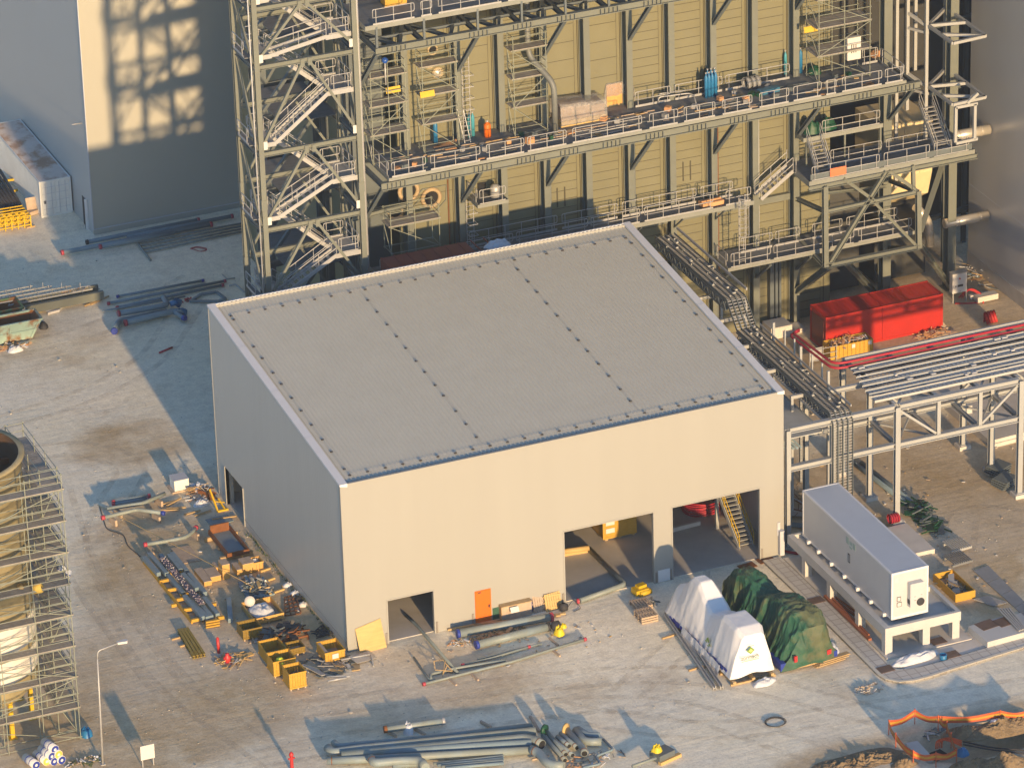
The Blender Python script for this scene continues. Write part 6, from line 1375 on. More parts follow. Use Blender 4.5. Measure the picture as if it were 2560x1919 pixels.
# small wooden boxes
def wbox(c, w_, d, h, label, mt=WOOD, z=.02):
    p = gz(c, z); t = thing('wooden_box', label, 'box', p, 'small wooden boxes in the yard'); m = M(); m.box(p.x, p.x + w_, p.y, p.y + d, z, z + h); part(t, 'box_body', m, mt); m = M(); m.box(p.x - .02, p.x + w_ + .02, p.y - .02, p.y + d + .02, z + h, z + h + .03); part(t, 'lid', m, WOODG); return t, p
BXM = mat('new_timber', (.50, .30, .09), .7, var=.12)
wbox(b4(1075, 1090), .5, 1.9, .3, 'long low wooden box beside the beams', BXM); wbox(b4(1130, 1055), .68, 1.2, .35, 'wider low wooden box behind the long one', BXM); wbox(b4(1235, 1030), .48, .75, 1.0, 'tall upright wooden box where the rope passes', BXM)
wbox(b4(1178, 980), .22, .7, .45, 'narrow wooden box between the wide and the tall ones', BXM)
t, p = wbox(b4(1360, 1000), 1.0, 1.0, .42, 'lower box of the two stacked wooden boxes', BXM); wbox(b4(1408, 945), .72, .85, .35, 'upper box of the two stacked wooden boxes', BXM, .5)
p = gz(b4(1500, 965)); ycrate(p, .62, .75, .62, 'wooden_box', 'open wooden box full of white and black rubbish', BXM, legs=False, group='small wooden boxes in the yard'); m = M(); m.tri_heap(p + Vector((.3, .38, .45)), .22, .28, .2, 26, .1, .35, 2, flat=.3, th=.06); solo('box_rubbish', m, [WSHEET, DARK], 'rubbish inside the open wooden box', None, p, kind='stuff')
# parts heap, crate with white goods, rusty crate, dark rack
p = gz(b4(1540, 1130)); m = M(); P = [gz(b4(*q), .05) for q in ((1365, 1060), (1560, 1010), (1680, 1160), (1450, 1210))]; m.prism([(v.x, v.y) for v in P], .02, .14); solo('blue_tray', m, PIPEB, 'flat blue grey tray carrying small steel parts', 'tray', P[0])
m = M(); m.tri_heap(p + Vector((0, .3, .12)), .9, 1.4, .5, 70, .15, .9, 4, flat=.3, th=.1); solo('steel_parts', m, [PIPEB, GALV, STEELB, PALY], 'jumble of small steel parts on the blue tray', None, p, kind='stuff')
each('timber_offcut', PALY, 'short pale timber lying right of the blue parts tray', 'timber', 'short timbers by the parts tray', *[lambda m, c=c: m.cbox(gz(b4(*c), .1), .7, .14, .12, .2) for c in ((1600, 945), (1640, 1030), (1720, 1125))])
p = gz(b4(1512, 1432)); t = ycrate(p, 1.85, 2.3, .5, 'open_crate', 'wide open crate heaped with white and blue plastic', BXM, legs=True)
m = crumple(p + Vector((.85, 1.1, .3)), .75, .95, .45, 7, 20, 12, 0, .9); solo('plastic_goods', m, WSHEET, 'white and blue plastic goods in the wide open crate', 'plastic', p + Vector((.8, 1, .3))); m = M(); m.lathe(p + Vector((.25, 1.5, .95)), [(0, -.02), (.33, -.02), (.33, .02), (0, .02)], 16, (-.3, -1, .35)); solo('round_pale_lid', m, PAPER, 'round pale lid standing on the plastic in the crate', 'lid', p + Vector((.25, 1.5, .5)))  # the loose disc is a round pale lid
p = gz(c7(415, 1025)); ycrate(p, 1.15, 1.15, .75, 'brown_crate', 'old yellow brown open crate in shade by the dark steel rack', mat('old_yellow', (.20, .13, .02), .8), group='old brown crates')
p = gz(c7(700, 1105)); t = thing('dark_rack', 'dark steel rack loaded with black steel offcuts', 'rack', p); m = M(); q = gz(c7(1205, 1050)); L_ = q.x - p.x
for yy in (0, 1.6): m.box(p.x, q.x, p.y + yy, p.y + yy + .1, .2, .32)
for xx in (p.x, q.x - .1): m.box(xx, xx + .1, p.y + .1, p.y + 1.6, .2, .32); m.box(xx, xx + .1, p.y, p.y + .1, 0, .2)
part(t, 'rack_frame', m, RUST); m = M(); m.tri_heap((p.x + L_ / 2, p.y + .85, .3), L_ / 2, .75, .4, 50, .4, 1.6, 3, flat=.12, th=.09); solo('steel_offcuts', m, [DARK, STEELB, RUST], 'black steel offcuts on the dark rack', None, p, kind='stuff')
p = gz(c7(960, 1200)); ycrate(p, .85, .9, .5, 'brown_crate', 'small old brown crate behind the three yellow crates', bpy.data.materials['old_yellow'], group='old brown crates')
m = M(); P = [gz(c7(*q), .04) for q in ((880, 520), (1000, 480), (1070, 700), (890, 730))]
for i in range(6): m.beam(P[0].lerp(P[3], i / 5), P[1].lerp(P[2], i / 5), .06, .05)
for i in range(4): m.beam(P[0].lerp(P[1], i / 3) + Z3 * .05, P[3].lerp(P[2], i / 3) + Z3 * .05, .06, .05)
solo('rusty_mesh', m, RUST, 'rusty bar mesh flat on the ground near the side wall', 'mesh', P[0])
for c, l, mt_ in ((c7(920, 385), 'rear white bag along the hall side wall', WSHEET), (c7(1005, 480), 'middle blue white bag along the hall side wall', WSHEET), (c7(1060, 545), 'black bag along the hall side wall', DARK), (c7(1095, 610), 'front pale bag along the hall side wall', PAPER)):
    p = gz(c); solo('bag', crumple(p, .32, .26, .24, p.x * 3, 14, 8), mt_, l, 'bag', p, 'bags along the side wall')
m = M(); p = gz(c7(1320, 920)); 
for k in range(9): m.pipe([p + Vector((random.uniform(-.8, .8), random.uniform(-.8, .8), .1)) for _ in range(4)], .035, .3, 5)
solo('cable_tangle', m, DARK, 'tangle of black cables beside the hall side wall', None, p, kind='stuff')
m = M(); p = gz(c7(1340, 1330)); m.tri_heap(p + Vector((.3, .3, 0)), 1.9, 1.2, .35, 60, .3, 1.8, 3, flat=.12, th=.06); solo('steel_scrap', m, [STEELB, GALV, WOOD], 'thin steel scrap strewn right of the yellow crates', None, p, kind='stuff')
for a, b_, l in (((1370, 1430), (1640, 1425), 'upper pipe'), ((1380, 1480), (1600, 1440), 'lower pipe')):
    m = M(); m.tube([gz(c7(*a), .15), gz(c7(*b_), .15)], .06, 8); solo('short_pipe', m, GALV, l + ' of two short thin pipes before the low yellow crate', 'pipe', gz(c7(*a), .15), 'short thin pipes')
m = M(); u = gz(c7(125, 1155), 0); m.tube([u, u + Vector((-.03, 0, 1.0))], .1, 10); m.lathe(u + Vector((-.03, 0, 1.0)), [(.1, 0), (.06, .08), (0, .1)], 10); solo('red_post', m, REDP, 'red post standing by the stick pile', 'post', u)
m = M(); u = gz(c7(225, 1270), 0); m.lathe(u, [(.0, 0), (.2, 0), (.2, .45), (.12, .55), (.12, .65), (0, .66)], 12); m.tube([u + Vector((-.25, 0, .35)), u + Vector((.25, 0, .35))], .09, 8); solo('red_canister', m, REDP, 'squat red canister on the stick pile', 'canister', u)
m = M(); p = gz(c7(280, 1240)); m.tri_heap(p, 1.1, .8, .3, 46, .4, 1.3, 3, flat=.15, th=.05); solo('stick_pile', m, [WOOD, GALV, PALY], 'loose sticks and bars around the red canister', None, p, kind='stuff')
m = M(); m.tube([gz(b4(150, 385), .1), gz(b4(1225, 945), .95), gz(b4(1500, 1095), .6)], .022, 5); solo('rope', m, PALY, 'thin pale rope stretched across the storage yard', 'rope', gz(b4(1225, 945), .9))
m = M(); m.pipe([gz(b4(*q), .03) for q in ((170, 400), (230, 600), (380, 640), (410, 740), (520, 830))], .03, .5, 5); solo('ground_hose', m, DARK, 'thin dark hose snaking over the gravel by the bent pipes', 'hose', gz(b4(230, 600)))
m = M()
for k in range(60):
    a = random.random(); m.cur = random.randrange(3); x = random.uniform(-7.5, -.6); y = random.uniform(1, 20); l = random.uniform(.06, .3); m.cbox((x, y, .03), l, l * .5, .05, random.uniform(0, 3))
for k in range(40): m.cur = random.randrange(3); l = random.uniform(.05, .25); m.cbox((random.uniform(4, 16), random.uniform(-6, -.6), .03), l, l * .5, .04, random.uniform(0, 3))
for k in range(70): m.cur = random.randrange(3); l = random.uniform(.05, .3); m.cbox((random.uniform(33, 44), random.uniform(-10, 12), .03), l, l * .5, .04, random.uniform(0, 3))
solo('ground_litter', m, [WOOD, PAPER, WOODG], 'small chips and litter strewn over the site ground', None, (5, 5, 0), kind='stuff')
m = M(); rr = random.Random(8)
for k in range(220):
    y = rr.uniform(1, 17.5); x = -.1 - abs(rr.gauss(0, .12)); h = rr.uniform(.08, .3); a_ = rr.uniform(0, pi); m.add([(x, y, 0), (x + .08 * cos(a_), y + .08 * sin(a_), 0), (x + rr.uniform(-.1, .1), y + rr.uniform(-.1, .1), h)], [(0, 1, 2)])
solo('wall_weeds', m, mat('weed_green', (.05, .075, .02), .8), 'thin weeds growing along the foot of the hall side wall', None, (0, 9, 0), kind='stuff')
# ------------------------------------------------------------------ round tank with scaffold, lamp, sign
TX, TY, TR, TH = -22.9, 1.9, 3.85, 17.4
tk = thing('round_tank', 'tall round tan lagged tank with open top inside scaffolding', 'tank', (TX, TY, 0))
m = M(); m.lathe((TX, TY, 0), [(TR - .6, 2.2), (TR, 3.0), (TR, TH), (TR + .22, TH), (TR + .22, TH + .12), (TR - .12, TH + .12)], 48); part(tk, 'shell', m, TANKM)
m = M(); m.lathe((TX, TY, 0), [(TR - .125, TH + .1), (TR - .125, 9.0), (0, 9.0)], 48); part(tk, 'inner_lining', m, mat('tank_lining', (.09, .05, .025), .9))
m = M()
for z in (16.6, 15.6, 14.5, 13.2, 12.0, 10.8, 9.6): m.lathe((TX, TY, z), [(TR + .002, -.05), (TR + .05, -.04), (TR + .05, .04), (TR + .002, .05)], 48)
part(tk, 'hoop', m, STEEL)
for z0, z1 in ((4.0, 5.5), (5.9, 7.6)):
    m = M(); m.lathe((TX, TY, 0), [(TR + .01, z0), (TR + .12, z0), (TR + .12, z1), (TR + .01, z1)], 60, sm=False); part(tk, 'foil_band', m, TANKS)
m = M(); m.beam((TX - 3.7, TY + 1.2, TH - 1.5), (TX + 3.7, TY + 1.2, TH - 1.5), .25, .3); m.box(TX - 3.7, TX + 3.7, TY - .4, TY - .1, TH - 2.4, TH - 2.2); part(tk, 'inner_beam', m, RUST)
for a_ in range(8):
    x, y = TX + cos(a_ * pi / 4 + .4) * 3.3, TY + sin(a_ * pi / 4 + .4) * 3.3; m = M(); m.hb((x, y, 0), (x, y, 2.6), .25, .25, .04, up=(0, 1, 0)); m.box(x - .25, x + .25, y - .25, y + .25, 0, .06); part(tk, 'leg', m, YEL)
scaffold(-24.6, -18.0, -2.95, -2.15, 0, 8, 'front face scaffold of the round tank', 'tank scaffolds', 2.05, nx=3)
scaffold(-19.0, -17.95, -2.0, 4.5, 0, 8, 'side scaffold of the round tank facing the yard', 'tank scaffolds', 2.05, ny=3)
def roll(p, d, r, ln, label, mts, group, end):
    t = thing('insulation_roll', label, 'roll', p, group); d = Vector(d).normalized(); m = M(); m.tube([p, p + d * ln], r, 14); part(t, 'wrapper', m, mts)
    m = M(); m.lathe(p + d * -.012, [(r * .92, 0), (r * .35, 0)], 14, d); part(t, 'roll_end', m, end); m = M(); 
    for f in (.3, .65): m.tube([p + d * ln * f, p + d * ln * (f + .05)], r + .006, 14)
    part(t, 'print_band', m, DBLUE)
ZO = CR(0, 1400, .3129)
BLW = mat('white_film', (.55, .56, .58), .4); YW_ = mat('mineral_wool', (.58, .40, .08), .9)
for k, (a, b_, e) in enumerate(((290, 1635, 'b'), (375, 1605, 'y'), (435, 1605, 'b'), (495, 1595, 'b'), (415, 1565, 'b'), (470, 1550, 'y'), (440, 1510, 'b'))):
    p = gz(ZO(a, b_), .25 if k < 4 else (.62 if k < 6 else .95)); roll(p, (-.25, 1, 0), .27, 1.2, ('far left roll lying alone', 'yellow ended roll in front', 'middle blue ended roll of the bottom row', 'right blue ended roll of the bottom row', 'left roll of the second row', 'yellow ended roll of the second row', 'top roll of the heap')[k] + ' beside the tank scaffold', BLW, 'insulation rolls by the tank', DBLUE if e == 'b' else YW_)
for k, (a, b_) in enumerate(((455, 160), (500, 190))):
    p = gy(ZO(a, b_), -1.2); roll(p, (.5, .2, .75), .24, .95, ('left', 'right')[k] + ' white roll hung on the side scaffold', BLW, 'rolls on the scaffold', DBLUE)
p = gy(ZO(310, 220), -2.6); m = M(); m.lathe(p + Vector((-.3, 0, 0)), [(.1, 0), (.3, 0), (.3, .5), (.1, .5)], 14, (1, -.6, .3)); solo('yellow_roll', m, YW_, 'bright yellow wool roll on the front scaffold deck', 'roll', p)
for k, a in enumerate((175, 215, 255)):
    p = gy(ZO(a, 250), -2.4); m = M(); m.lathe(p, [(.06, 0), (.22, 0), (.22, .7), (.06, .7)], 12, (.2, 1, 0)); solo('wool_roll', m, mat('tan_wool', (.38, .28, .12), .95) if k == 0 else bpy.data.materials['tan_wool'], ('left', 'middle', 'right')[k] + ' tan wool roll on the front scaffold deck', 'roll', p, 'tan wool rolls')
p = gz(ZO(690, 1390), 0); m = crumple(p, .4, .5, .5, 2); solo('blue_bag', m, BLUE, 'bright blue bag heap at the scaffold corner', 'bag', p)
m = M(); p = gz(ZO(680, 1610)); m.tri_heap(p, 1.2, .5, .2, 60, .1, .5, 3, flat=.3); solo('scrub_rubbish', m, [mat('dull_green', (.09, .11, .05), .9), WOODG, WSHEET], 'low rubbish and weeds at the street lamp foot', None, p, kind='stuff')
lx, ly = -17.77, -6.36; t = thing('street_lamp', 'slim grey street lamp with curved arm left of the yard', 'street lamp', (lx, ly, 0))
m = M(); m.tube([(lx, ly, 0), (lx + .08, ly, 3.5), (lx + .15, ly, 7.0)], .07, 8, r2=.045); part(t, 'pole', m, GALV); m = M(); m.pipe([(lx + .15, ly, 7.0), (lx + .2, ly, 7.5), (lx + 1.5, ly, 7.72)], .04, .4, 6); part(t, 'arm', m, GALV)
m = M(); m.prism([(lx + 1.4, ly - .1), (lx + 1.95, ly - .17), (lx + 2.05, ly), (lx + 1.95, ly + .17), (lx + 1.4, ly + .1)], 7.66, 7.8); part(t, 'lamp_head', m, PAPER)
m = M(); m.box(lx - .14, lx + .14, ly - .14, ly + .14, 0, .05); part(t, 'base_plate', m, GALV)
t = thing('sign_board', 'blank white sign board on two posts near the bottom edge', 'sign', (-15.4, -7.7, 0)); m = M(); m.box(-15.85, -15.0, -7.74, -7.7, .5, 1.42); part(t, 'board', m, PAPER)
for x in (-15.78, -15.12):
    m = M(); m.box(x, x + .06, -7.7, -7.64, 0, 1.35); part(t, 'post', m, GALV)
u = Vector((-8.0, -11.75, 0)); t = thing('red_hydrant', 'red hydrant post at the bottom edge left of the pipes', 'hydrant', u); m = M(); m.lathe(u, [(0, 0), (.13, 0), (.11, .15), (.1, .95), (.14, 1.0), (.14, 1.1), (.06, 1.22), (0, 1.24)], 12); part(t, 'barrel', m, REDP); m = M(); m.tube([u + Vector((-.2, 0, .8)), u + Vector((.2, 0, .8))], .06, 8); part(t, 'outlet', m, REDP)
# ------------------------------------------------------------------ upper left: container, pipes, skips, cages
lc = thing('shipping_container', 'white corrugated shipping container with rusty roof beside the tall building', 'container', (3.18, 71, 0)); x0, x1, y0, y1, h = 3.18, 5.6, 71.0, 83.2, 2.85
m = M(); n = 60; pr = []
for i in range(n): a = y0 + .15 + (y1 - y0 - .3) * i / n; b_ = (y1 - y0 - .3) / n; pr += [(a, 0), (a + b_ * .35, 0), (a + b_ * .5, .04), (a + b_ * .85, .04)]
for i in range(len(pr) - 1):
    (ya, da), (yb, db) = pr[i], pr[i + 1]; m.add([(x0 + .02 + da, ya, .15), (x0 + .02 + db, yb, .15), (x0 + .02 + db, yb, h - .1), (x0 + .02 + da, ya, h - .1)], [(0, 3, 2, 1)])
m.box(x0 + .08, x1 - .05, y0 + .08, y1 - .05, .12, h - .05); part(lc, 'side', m, CONT)
m = M()
for i in range(len(pr) - 1):
    (ya, da), (yb, db) = pr[i], pr[i + 1]; m.add([(x0 + .06, ya, h - .03 + da * .6), (x1 - .06, ya, h - .03 + da * .6), (x1 - .06, yb, h - .03 + db * .6), (x0 + .06, yb, h - .03 + db * .6)], [(0, 1, 2, 3)])
part(lc, 'roof', m, RROOF)
m = M()
for x in (x0, x1 - .14):
    for y in (y0, y1 - .14): m.box(x, x + .14, y, y + .14, 0, h + .02)
for x in (x0, x1 - .1): m.box(x, x + .1, y0 + .14, y1 - .14, h - .12, h - .0); m.box(x, x + .1, y0 + .14, y1 - .14, 0, .16)
for y in (y0, y1 - .12): m.box(x0 + .14, x1 - .14, y, y + .1, h - .13, h); m.box(x0 + .14, x1 - .14, y, y + .1, 0, .16)
part(lc, 'corner_frame', m, CONT)
for x in (x0 + .16, (x0 + x1) / 2 + .01):
    m = M(); m.box(x, x + 1.04, y0 + .03, y0 + .075, .17, h - .14); d_ = part(lc, 'door', m, CONT); m = M()
    for xx in (x + .28, x + .76): m.tube([(xx, y0 + .01, .2), (xx, y0 + .01, h - .2)], .022, 6)
    for zz in (.6, 1.2, 1.8, 2.3): m.box(x + .05, x + 1.0, y0 + .02, y0 + .03, zz, zz + .03)
    part(d_, 'lock_bar', m, GUTTER)
m = M(); m.box(x0 + .3, x0 + .48, y0 + .01, y0 + .02, 1.05, 1.3); part(lc, 'plate', m, DARK)
m = M()
for k in range(7):
    a = gz(a6(60 + k * 24, 330 - k * 6), .7); b_ = gz(a6(-240 + k * 40, -60 + k * 2), .7); m.tube([a, b_], .12, 10)
t = thing('black_pipe_stack', 'stack of black pipes on yellow stands beside the white container', 'pipes', gz(a6(100, 330))); part(t, 'pipe', m, DARK); m = M()
for f in ((40, 340, 200, 300), (-60, 190, 150, 120), (-100, 60, 120, 30)): m.beam(gz(a6(f[0], f[1]), .45), gz(a6(f[2], f[3]), .45), .14, .16)
part(t, 'stand', m, YEL)
yc = thing('yellow_guard_cage', 'bright yellow welded guard rails stacked by the black pipes', 'cage', gz(a6(100, 480))); p = gz(a6(-60, 500)); q = gz(a6(270, 445)); m = M()
for k in range(5):
    o_ = Vector((0, .5 * k, 0))
    for z in (.25, .6, .95): m.tube([p + o_ + Vector((0, 0, z)), q + o_ + Vector((0, 0, z))], .045, 5)
    for j in range(7): e = p.lerp(q, j / 6) + o_; m.tube([e + Vector((0, 0, .05)), e + Vector((0, 0, 1.0))], .045, 5)
for z in (.3, .95):
    for j in range(0, 7, 2): e = p.lerp(q, j / 6); m.tube([e + Vector((0, 0, z)), e + Vector((0, 2.0, z))], .04, 5)
part(yc, 'rail', m, mat('bright_yellow', (.62, .40, .005), .5))
m = M(); m.box(p.x + 2.5, q.x + .3, p.y - .15, p.y + .0, .0, .1); part(yc, 'timber', m, WOOD)
p = gz(a6(300, 330)); m = M(); m.cbox(p + Vector((0, .3, .6)), 1.0, .1, 1.2, 0, -.35); m.cbox(p + Vector((-.1, .1, .2)), .9, .6, .3, .3); solo('broken_pallet', m, WOODG, 'broken brown pallet leaning at the container corner', 'pallet', p)
for a, b_, z, r, l, caps in (((530, 662), (1830, 415), .3, .22, 'front thick dark pipe with red caps by the tall building', (PINKR, PINKR)), ((745, 572), (1720, 378), .28, .2, 'thick dark pipe lying tight to the building plinth', (DARK, PINKR)), ((860, 612), (1500, 490), .62, .2, 'short dark pipe laid on top of the row', (PINKR, None)), ((1100, 525), (2010, 345), .3, .19, 'rear dark pipe reaching farthest right', (None, PINKR)), ((900, 590), (1790, 400), .25, .14, 'thin dark pipe in the middle of the row', (None, None))):
    capped(gz(a6(*a), z), gz(a6(*b_), z), r * .78, 'dark_pipe', l, caps, 'dark pipes by the tall building', PIPEB)
for k in range(4):
    capped(gz(a6(1190 + k * 20, 575 + k * 28), .12), gz(a6(2105, 405 + k * 24), .12), .07, 'thin_pipe', ('rear', 'second', 'third', 'front')[k] + ' of four thin parallel pipes near the stair tower', (None, None), 'thin pipes by the stair tower', PIPE)
m = M(); m.pipe([gz(a6(1160, 520), .2), gz(a6(1210, 610), .2), gz(a6(1300, 728), .1)], .09, .2, 8); solo('cross_pipe', m, PIPE, 'short pipe lying across the ends of the thin pipes', 'pipe', gz(a6(1200, 600)))
m = M(); m.tube([gz(a6(1375, 1525), .06), gz(a6(1488, 1478), .06)], .07, 8); solo('red_bar', m, CRIM, 'short dark red bar alone on the shaded ground', 'bar', gz(a6(1430, 1500)))
m = M(); 
for k in range(3): m.pipe([gz(a6(*q), .03) for q in ((1640 + 8 * k, 625), (1700, 605 + 6 * k), (1800, 625 + 6 * k), (1740, 655), (1640 + 8 * k, 625))], .018, .4, 5)
solo('hose_coil', m, CRIM, 'thin dark red hose loop on the shaded ground', 'hose', gz(a6(1700, 630)))
# stack of cable ladders on yellow beam
t = thing('ladder_stack', 'stack of galvanised ladder trays piled on timber near the skips', 'ladder stack', gz(a6(300, 1000))); u = gz(a6(220, 1115), .9); v = gz(a6(890, 985), .9)
m = M(); m.beam(u - Z3 * .35, v - Z3 * .35, .3, .6); m.beam(u - Z3 * .35 + Vector((0, 1.2, 0)), v - Z3 * .35 + Vector((0, 1.2, 0)), .2, .6); part(t, 'grey_beam', m, STEEL)
for k in range(4):
    m = M(); o_ = Vector((-1.2 - .9 * k, .35 * k + .2, .15 + .12 * k)); aa, bb = u + o_, v + o_ + Vector((.5 - .4 * k, 0, 0))
    for s_ in (0, .55): m.beam(aa + Vector((0, s_, 0)), bb + Vector((0, s_, 0)), .05, .1)
    nn = int((bb - aa).length / .3)
    for j in range(nn): e = aa.lerp(bb, (j + .5) / nn); m.beam(e, e + Vector((0, .55, 0)), .04, .03)
    if k < 3:
        for j in range(6): e = aa.lerp(bb, (j + .3) / 6) + Vector((0, .55, 0)); m.tube([e, e + Vector((0, 0, .4))], .03, 5)
    part(t, 'ladder_tray', m, WSTEEL)
u2 = gz(a6(300, 1160), .15); v2 = gz(a6(850, 1035), .15); m = M(); m.beam(u2, v2, .25, .3); part(t, 'yellow_beam', m, YEL)
m = M(); m.tri_heap(u.lerp(v, .7) + Vector((0, .5, .1)), 1.2, .4, .25, 22, .1, .4, 2); part(t, 'small_fittings', m, [CARD, GALV])['kind'] = 'stuff'
m = M(); p = gz(a6(470, 1170)); m.prism([(p.x - .6, p.y - .4), (p.x + .3, p.y - .25), (p.x + .9, p.y + .5), (p.x, p.y + .7)], .02, .2); m.cbox(p + Vector((-.25, 0, .2)), .8, .6, .05, .4, .3); solo('white_sheet', m, PAPER, 'white folded sheet before the ladder stack', 'sheet', p)
each('plank', WOOD, 'plank lying at the end of the ladder stack', 'plank', 'planks by the ladder stack', lambda m: m.beam(gz(a6(730, 1120), .08), gz(a6(870, 1060), .08), .12, .1), lambda m: m.beam(gz(a6(780, 1110), .06), gz(a6(940, 1035), .06), .1, .08))
def skip(front, w_, d, h, label, mt):
    x, y = front.x, front.y; t = thing('skip', label, 'skip', front, 'rusty skips'); m = M(); T_ = .08
    bt = [(x + w_ * .0 - .0, 0)]
    o = [(x - w_, y), (x, y), (x + .0, y + d), (x - w_, y + d)]
    B = [Vector((x - w_ + .5, y + .12, .1)), Vector((x - .75, y + .12, .1)), Vector((x - .75, y + d - .12, .1)), Vector((x - w_ + .5, y + d - .12, .1))]
    Tt = [Vector((x - w_, y, h)), Vector((x, y, h)), Vector((x, y + d, h)), Vector((x - w_, y + d, h))]
    m.add(B + Tt, [(3, 2, 1, 0), (0, 1, 5, 4), (1, 2, 6, 5), (2, 3, 7, 6), (3, 0, 4, 7)])
    cx = Vector((x - w_ / 2, y + d / 2, 0)); Bi = [b_.lerp(Vector((cx.x, cx.y, b_.z)), .06) + Z3 * .08 for b_ in B]; Ti = [b_.lerp(Vector((cx.x, cx.y, b_.z)), .05) for b_ in Tt]
    part(t, 'shell', m, mt); m = M(); m.add(Bi + Ti, [(0, 1, 2, 3), (4, 5, 1, 0), (5, 6, 2, 1), (6, 7, 3, 2), (7, 4, 0, 3)]); part(t, 'inside', m, RUST)
    m = M()
    for a, b_ in zip(Tt, Tt[1:] + Tt[:1]): m.beam(a, b_, .14, .14)
    part(t, 'rim', m, mt); m = M()
    for f in (.45, .95): m.beam(B[0].lerp(B[1], f) + Vector((0, -.02, 0)), Tt[0].lerp(Tt[1], f) + Vector((0, -.02, 0)), .1, .08)
    m.beam(B[0].lerp(Tt[0], .5) + Vector((.1, -.03, 0)), B[1].lerp(Tt[1], .5) + Vector((-.05, -.03, 0)), .08, .08); part(t, 'rib', m, mt)
skip(Vector((-3.0, 51.2, 0)), 4.2, 1.7, 1.45, 'front skip with pale green paint and large rust patches', RUSTY)
skip(Vector((-3.55, 53.75, 0)), 4.2, 1.9, 1.35, 'rear skip with green rim and rusty interior', mat('green_skip_paint', (.10, .17, .08), .7, two=(.2, .09, .03), twoscale=1.2, twothr=.5))
m = M(); p = gz(a6(110, 1480)); m.tri_heap(p, 1.2, .5, .4, 40, .2, .9, 3, flat=.3); solo('skip_rubbish', m, [WOOD, WSHEET, CARD], 'rubbish spilled before the front skip', None, p, kind='stuff')
p = gz(a6(130, 1510)); solo('white_bag', crumple(p, .55, .35, .4, 4), WSHEET, 'white and red rubbish bag before the skips', 'bag', p); p = gz(a6(375, 1310)); solo('black_bag', crumple(p, .35, .35, .5, 5), DARK, 'black bag at the corner of the front skip', 'bag', p)
# pipes in the shade beyond the hall
for a, b_, r, l, c in (((1010, 1040), (1760, 900), .09, 'rear thin pipe with purple caps in the shade', DBLUE), ((930, 1100), (1950, 905), .1, 'second thin pipe with pink caps in the shade', PINKR), ((1005, 1135), (1930, 940), .1, 'third thin pipe in the shade', PINKR), ((880, 1165), (1600, 1040), .06, 'thinnest pipe lying nearest the thick ones', None)):
    capped(gz(a6(*a), .15), gz(a6(*b_), .15), r, 'shade_pipe', l, (c, c), 'thin pipes in the hall shade', PIPEB)
m = M(); m.pipe([gz(a6(1015, 1190), .45), gz(a6(1450, 1115), .45), gz(a6(1410, 1045), .45)], .2, .5, 12); m2 = thing('branch_pipe', 'thick blue grey branch pipe with pink cap in the shade', 'pipe', gz(a6(1200, 1150))); part(m2, 'barrel', m, PIPEB); m = M(); e = gz(a6(1015, 1190), .45); m.tube([e, e + Vector((.18, 0, 0))], .225, 12); part(m2, 'end_cap', m, PINKR); m = M(); m.tube([gz(a6(1470, 1105), .45), gz(a6(1545, 1085), .5)], .2, 12); m.lathe(gz(a6(1545, 1085), .5), [(.38, -.2), (.3, 0), (.05, .25)], 12, (1, .3, .2)); part(m2, 'flange', m, BLUE)
t = thing('branch_pipe', 'thick blue grey branch pipe nearest the hall corner with blue ends', 'pipe', gz(a6(1300, 1200))); m = M(); m.pipe([gz(a6(1080, 1268), .4), gz(a6(1500, 1165), .4), gz(a6(1600, 1170), .45)], .21, .4, 12); m.tube([gz(a6(1490, 1165), .4), gz(a6(1590, 1225), .35)], .17, 12); part(t, 'barrel', m, PIPEB); m = M(); m.lathe(gz(a6(1590, 1170), .5), [(.4, -.25), (.32, 0), (.05, .25)], 12, (1, .3, .2)); part(t, 'flange', m, BLUE); m = M(); e = gz(a6(1590, 1225), .35); m.tube([e - Vector((.05, -.1, 0)), e + Vector((.06, -.12, 0))], .195, 12); part(t, 'end_cap', m, DBLUE); m = M(); e = gz(a6(1080, 1268), .4); m.tube([e - Vector((.05, 0, 0)), e + Vector((.15, 0, 0))], .235, 12); part(t, 'end_cap', m, PINKR)
t = thing('branch_pipe', 'long middle blue grey pipe ending in a dark blue capped elbow', 'pipe', gz(a6(1000, 1300))); m = M(); m.pipe([gz(a6(1440, 1170), .3), gz(a6(1030, 1250), .3), gz(a6(985, 1335), .25)], .22, .4, 12); part(t, 'barrel', m, PIPEB); m = M(); e = gz(a6(985, 1335), .25); m.tube([e, e + Vector((0, -.14, 0))], .25, 12); part(t, 'end_cap', m, DBLUE)
m = M(); P = [gz(a6(*q), .12) for q in ((1640, 1080), (1740, 1020), (1870, 1000), (1950, 1060), (1880, 1080))]
for a, b_ in zip(P, P[1:] + P[:1]): m.beam(a, b_, .2, .12)
solo('steel_frame_flat', m, PIPEB, 'flat blue grey frame lying in the shade beside the hall roof edge', 'frame', P[0])
m = M(); m.pipe([gz(a6(1920, 850), .1), gz(a6(1960, 890), .1), gz(a6(2030, 880), .1)], .05, .1, 6); m.pipe([gz(a6(1980, 945), .1), gz(a6(2035, 935), .1), gz(a6(2110, 1000), .1)], .06, .1, 6); solo('bent_tubes', m, GALV, 'two small bent tubes lying near the stair tower foot', 'tubes', gz(a6(1980, 900)))
p = gz(a6(1625, 1080), 0); m = M(); m.tri_heap(p, .5, .25, .25, 18, .2, .5, 1); solo('red_bundle', m, CRIM, 'small dark red bundle beside the blue flange', 'bundle', p)
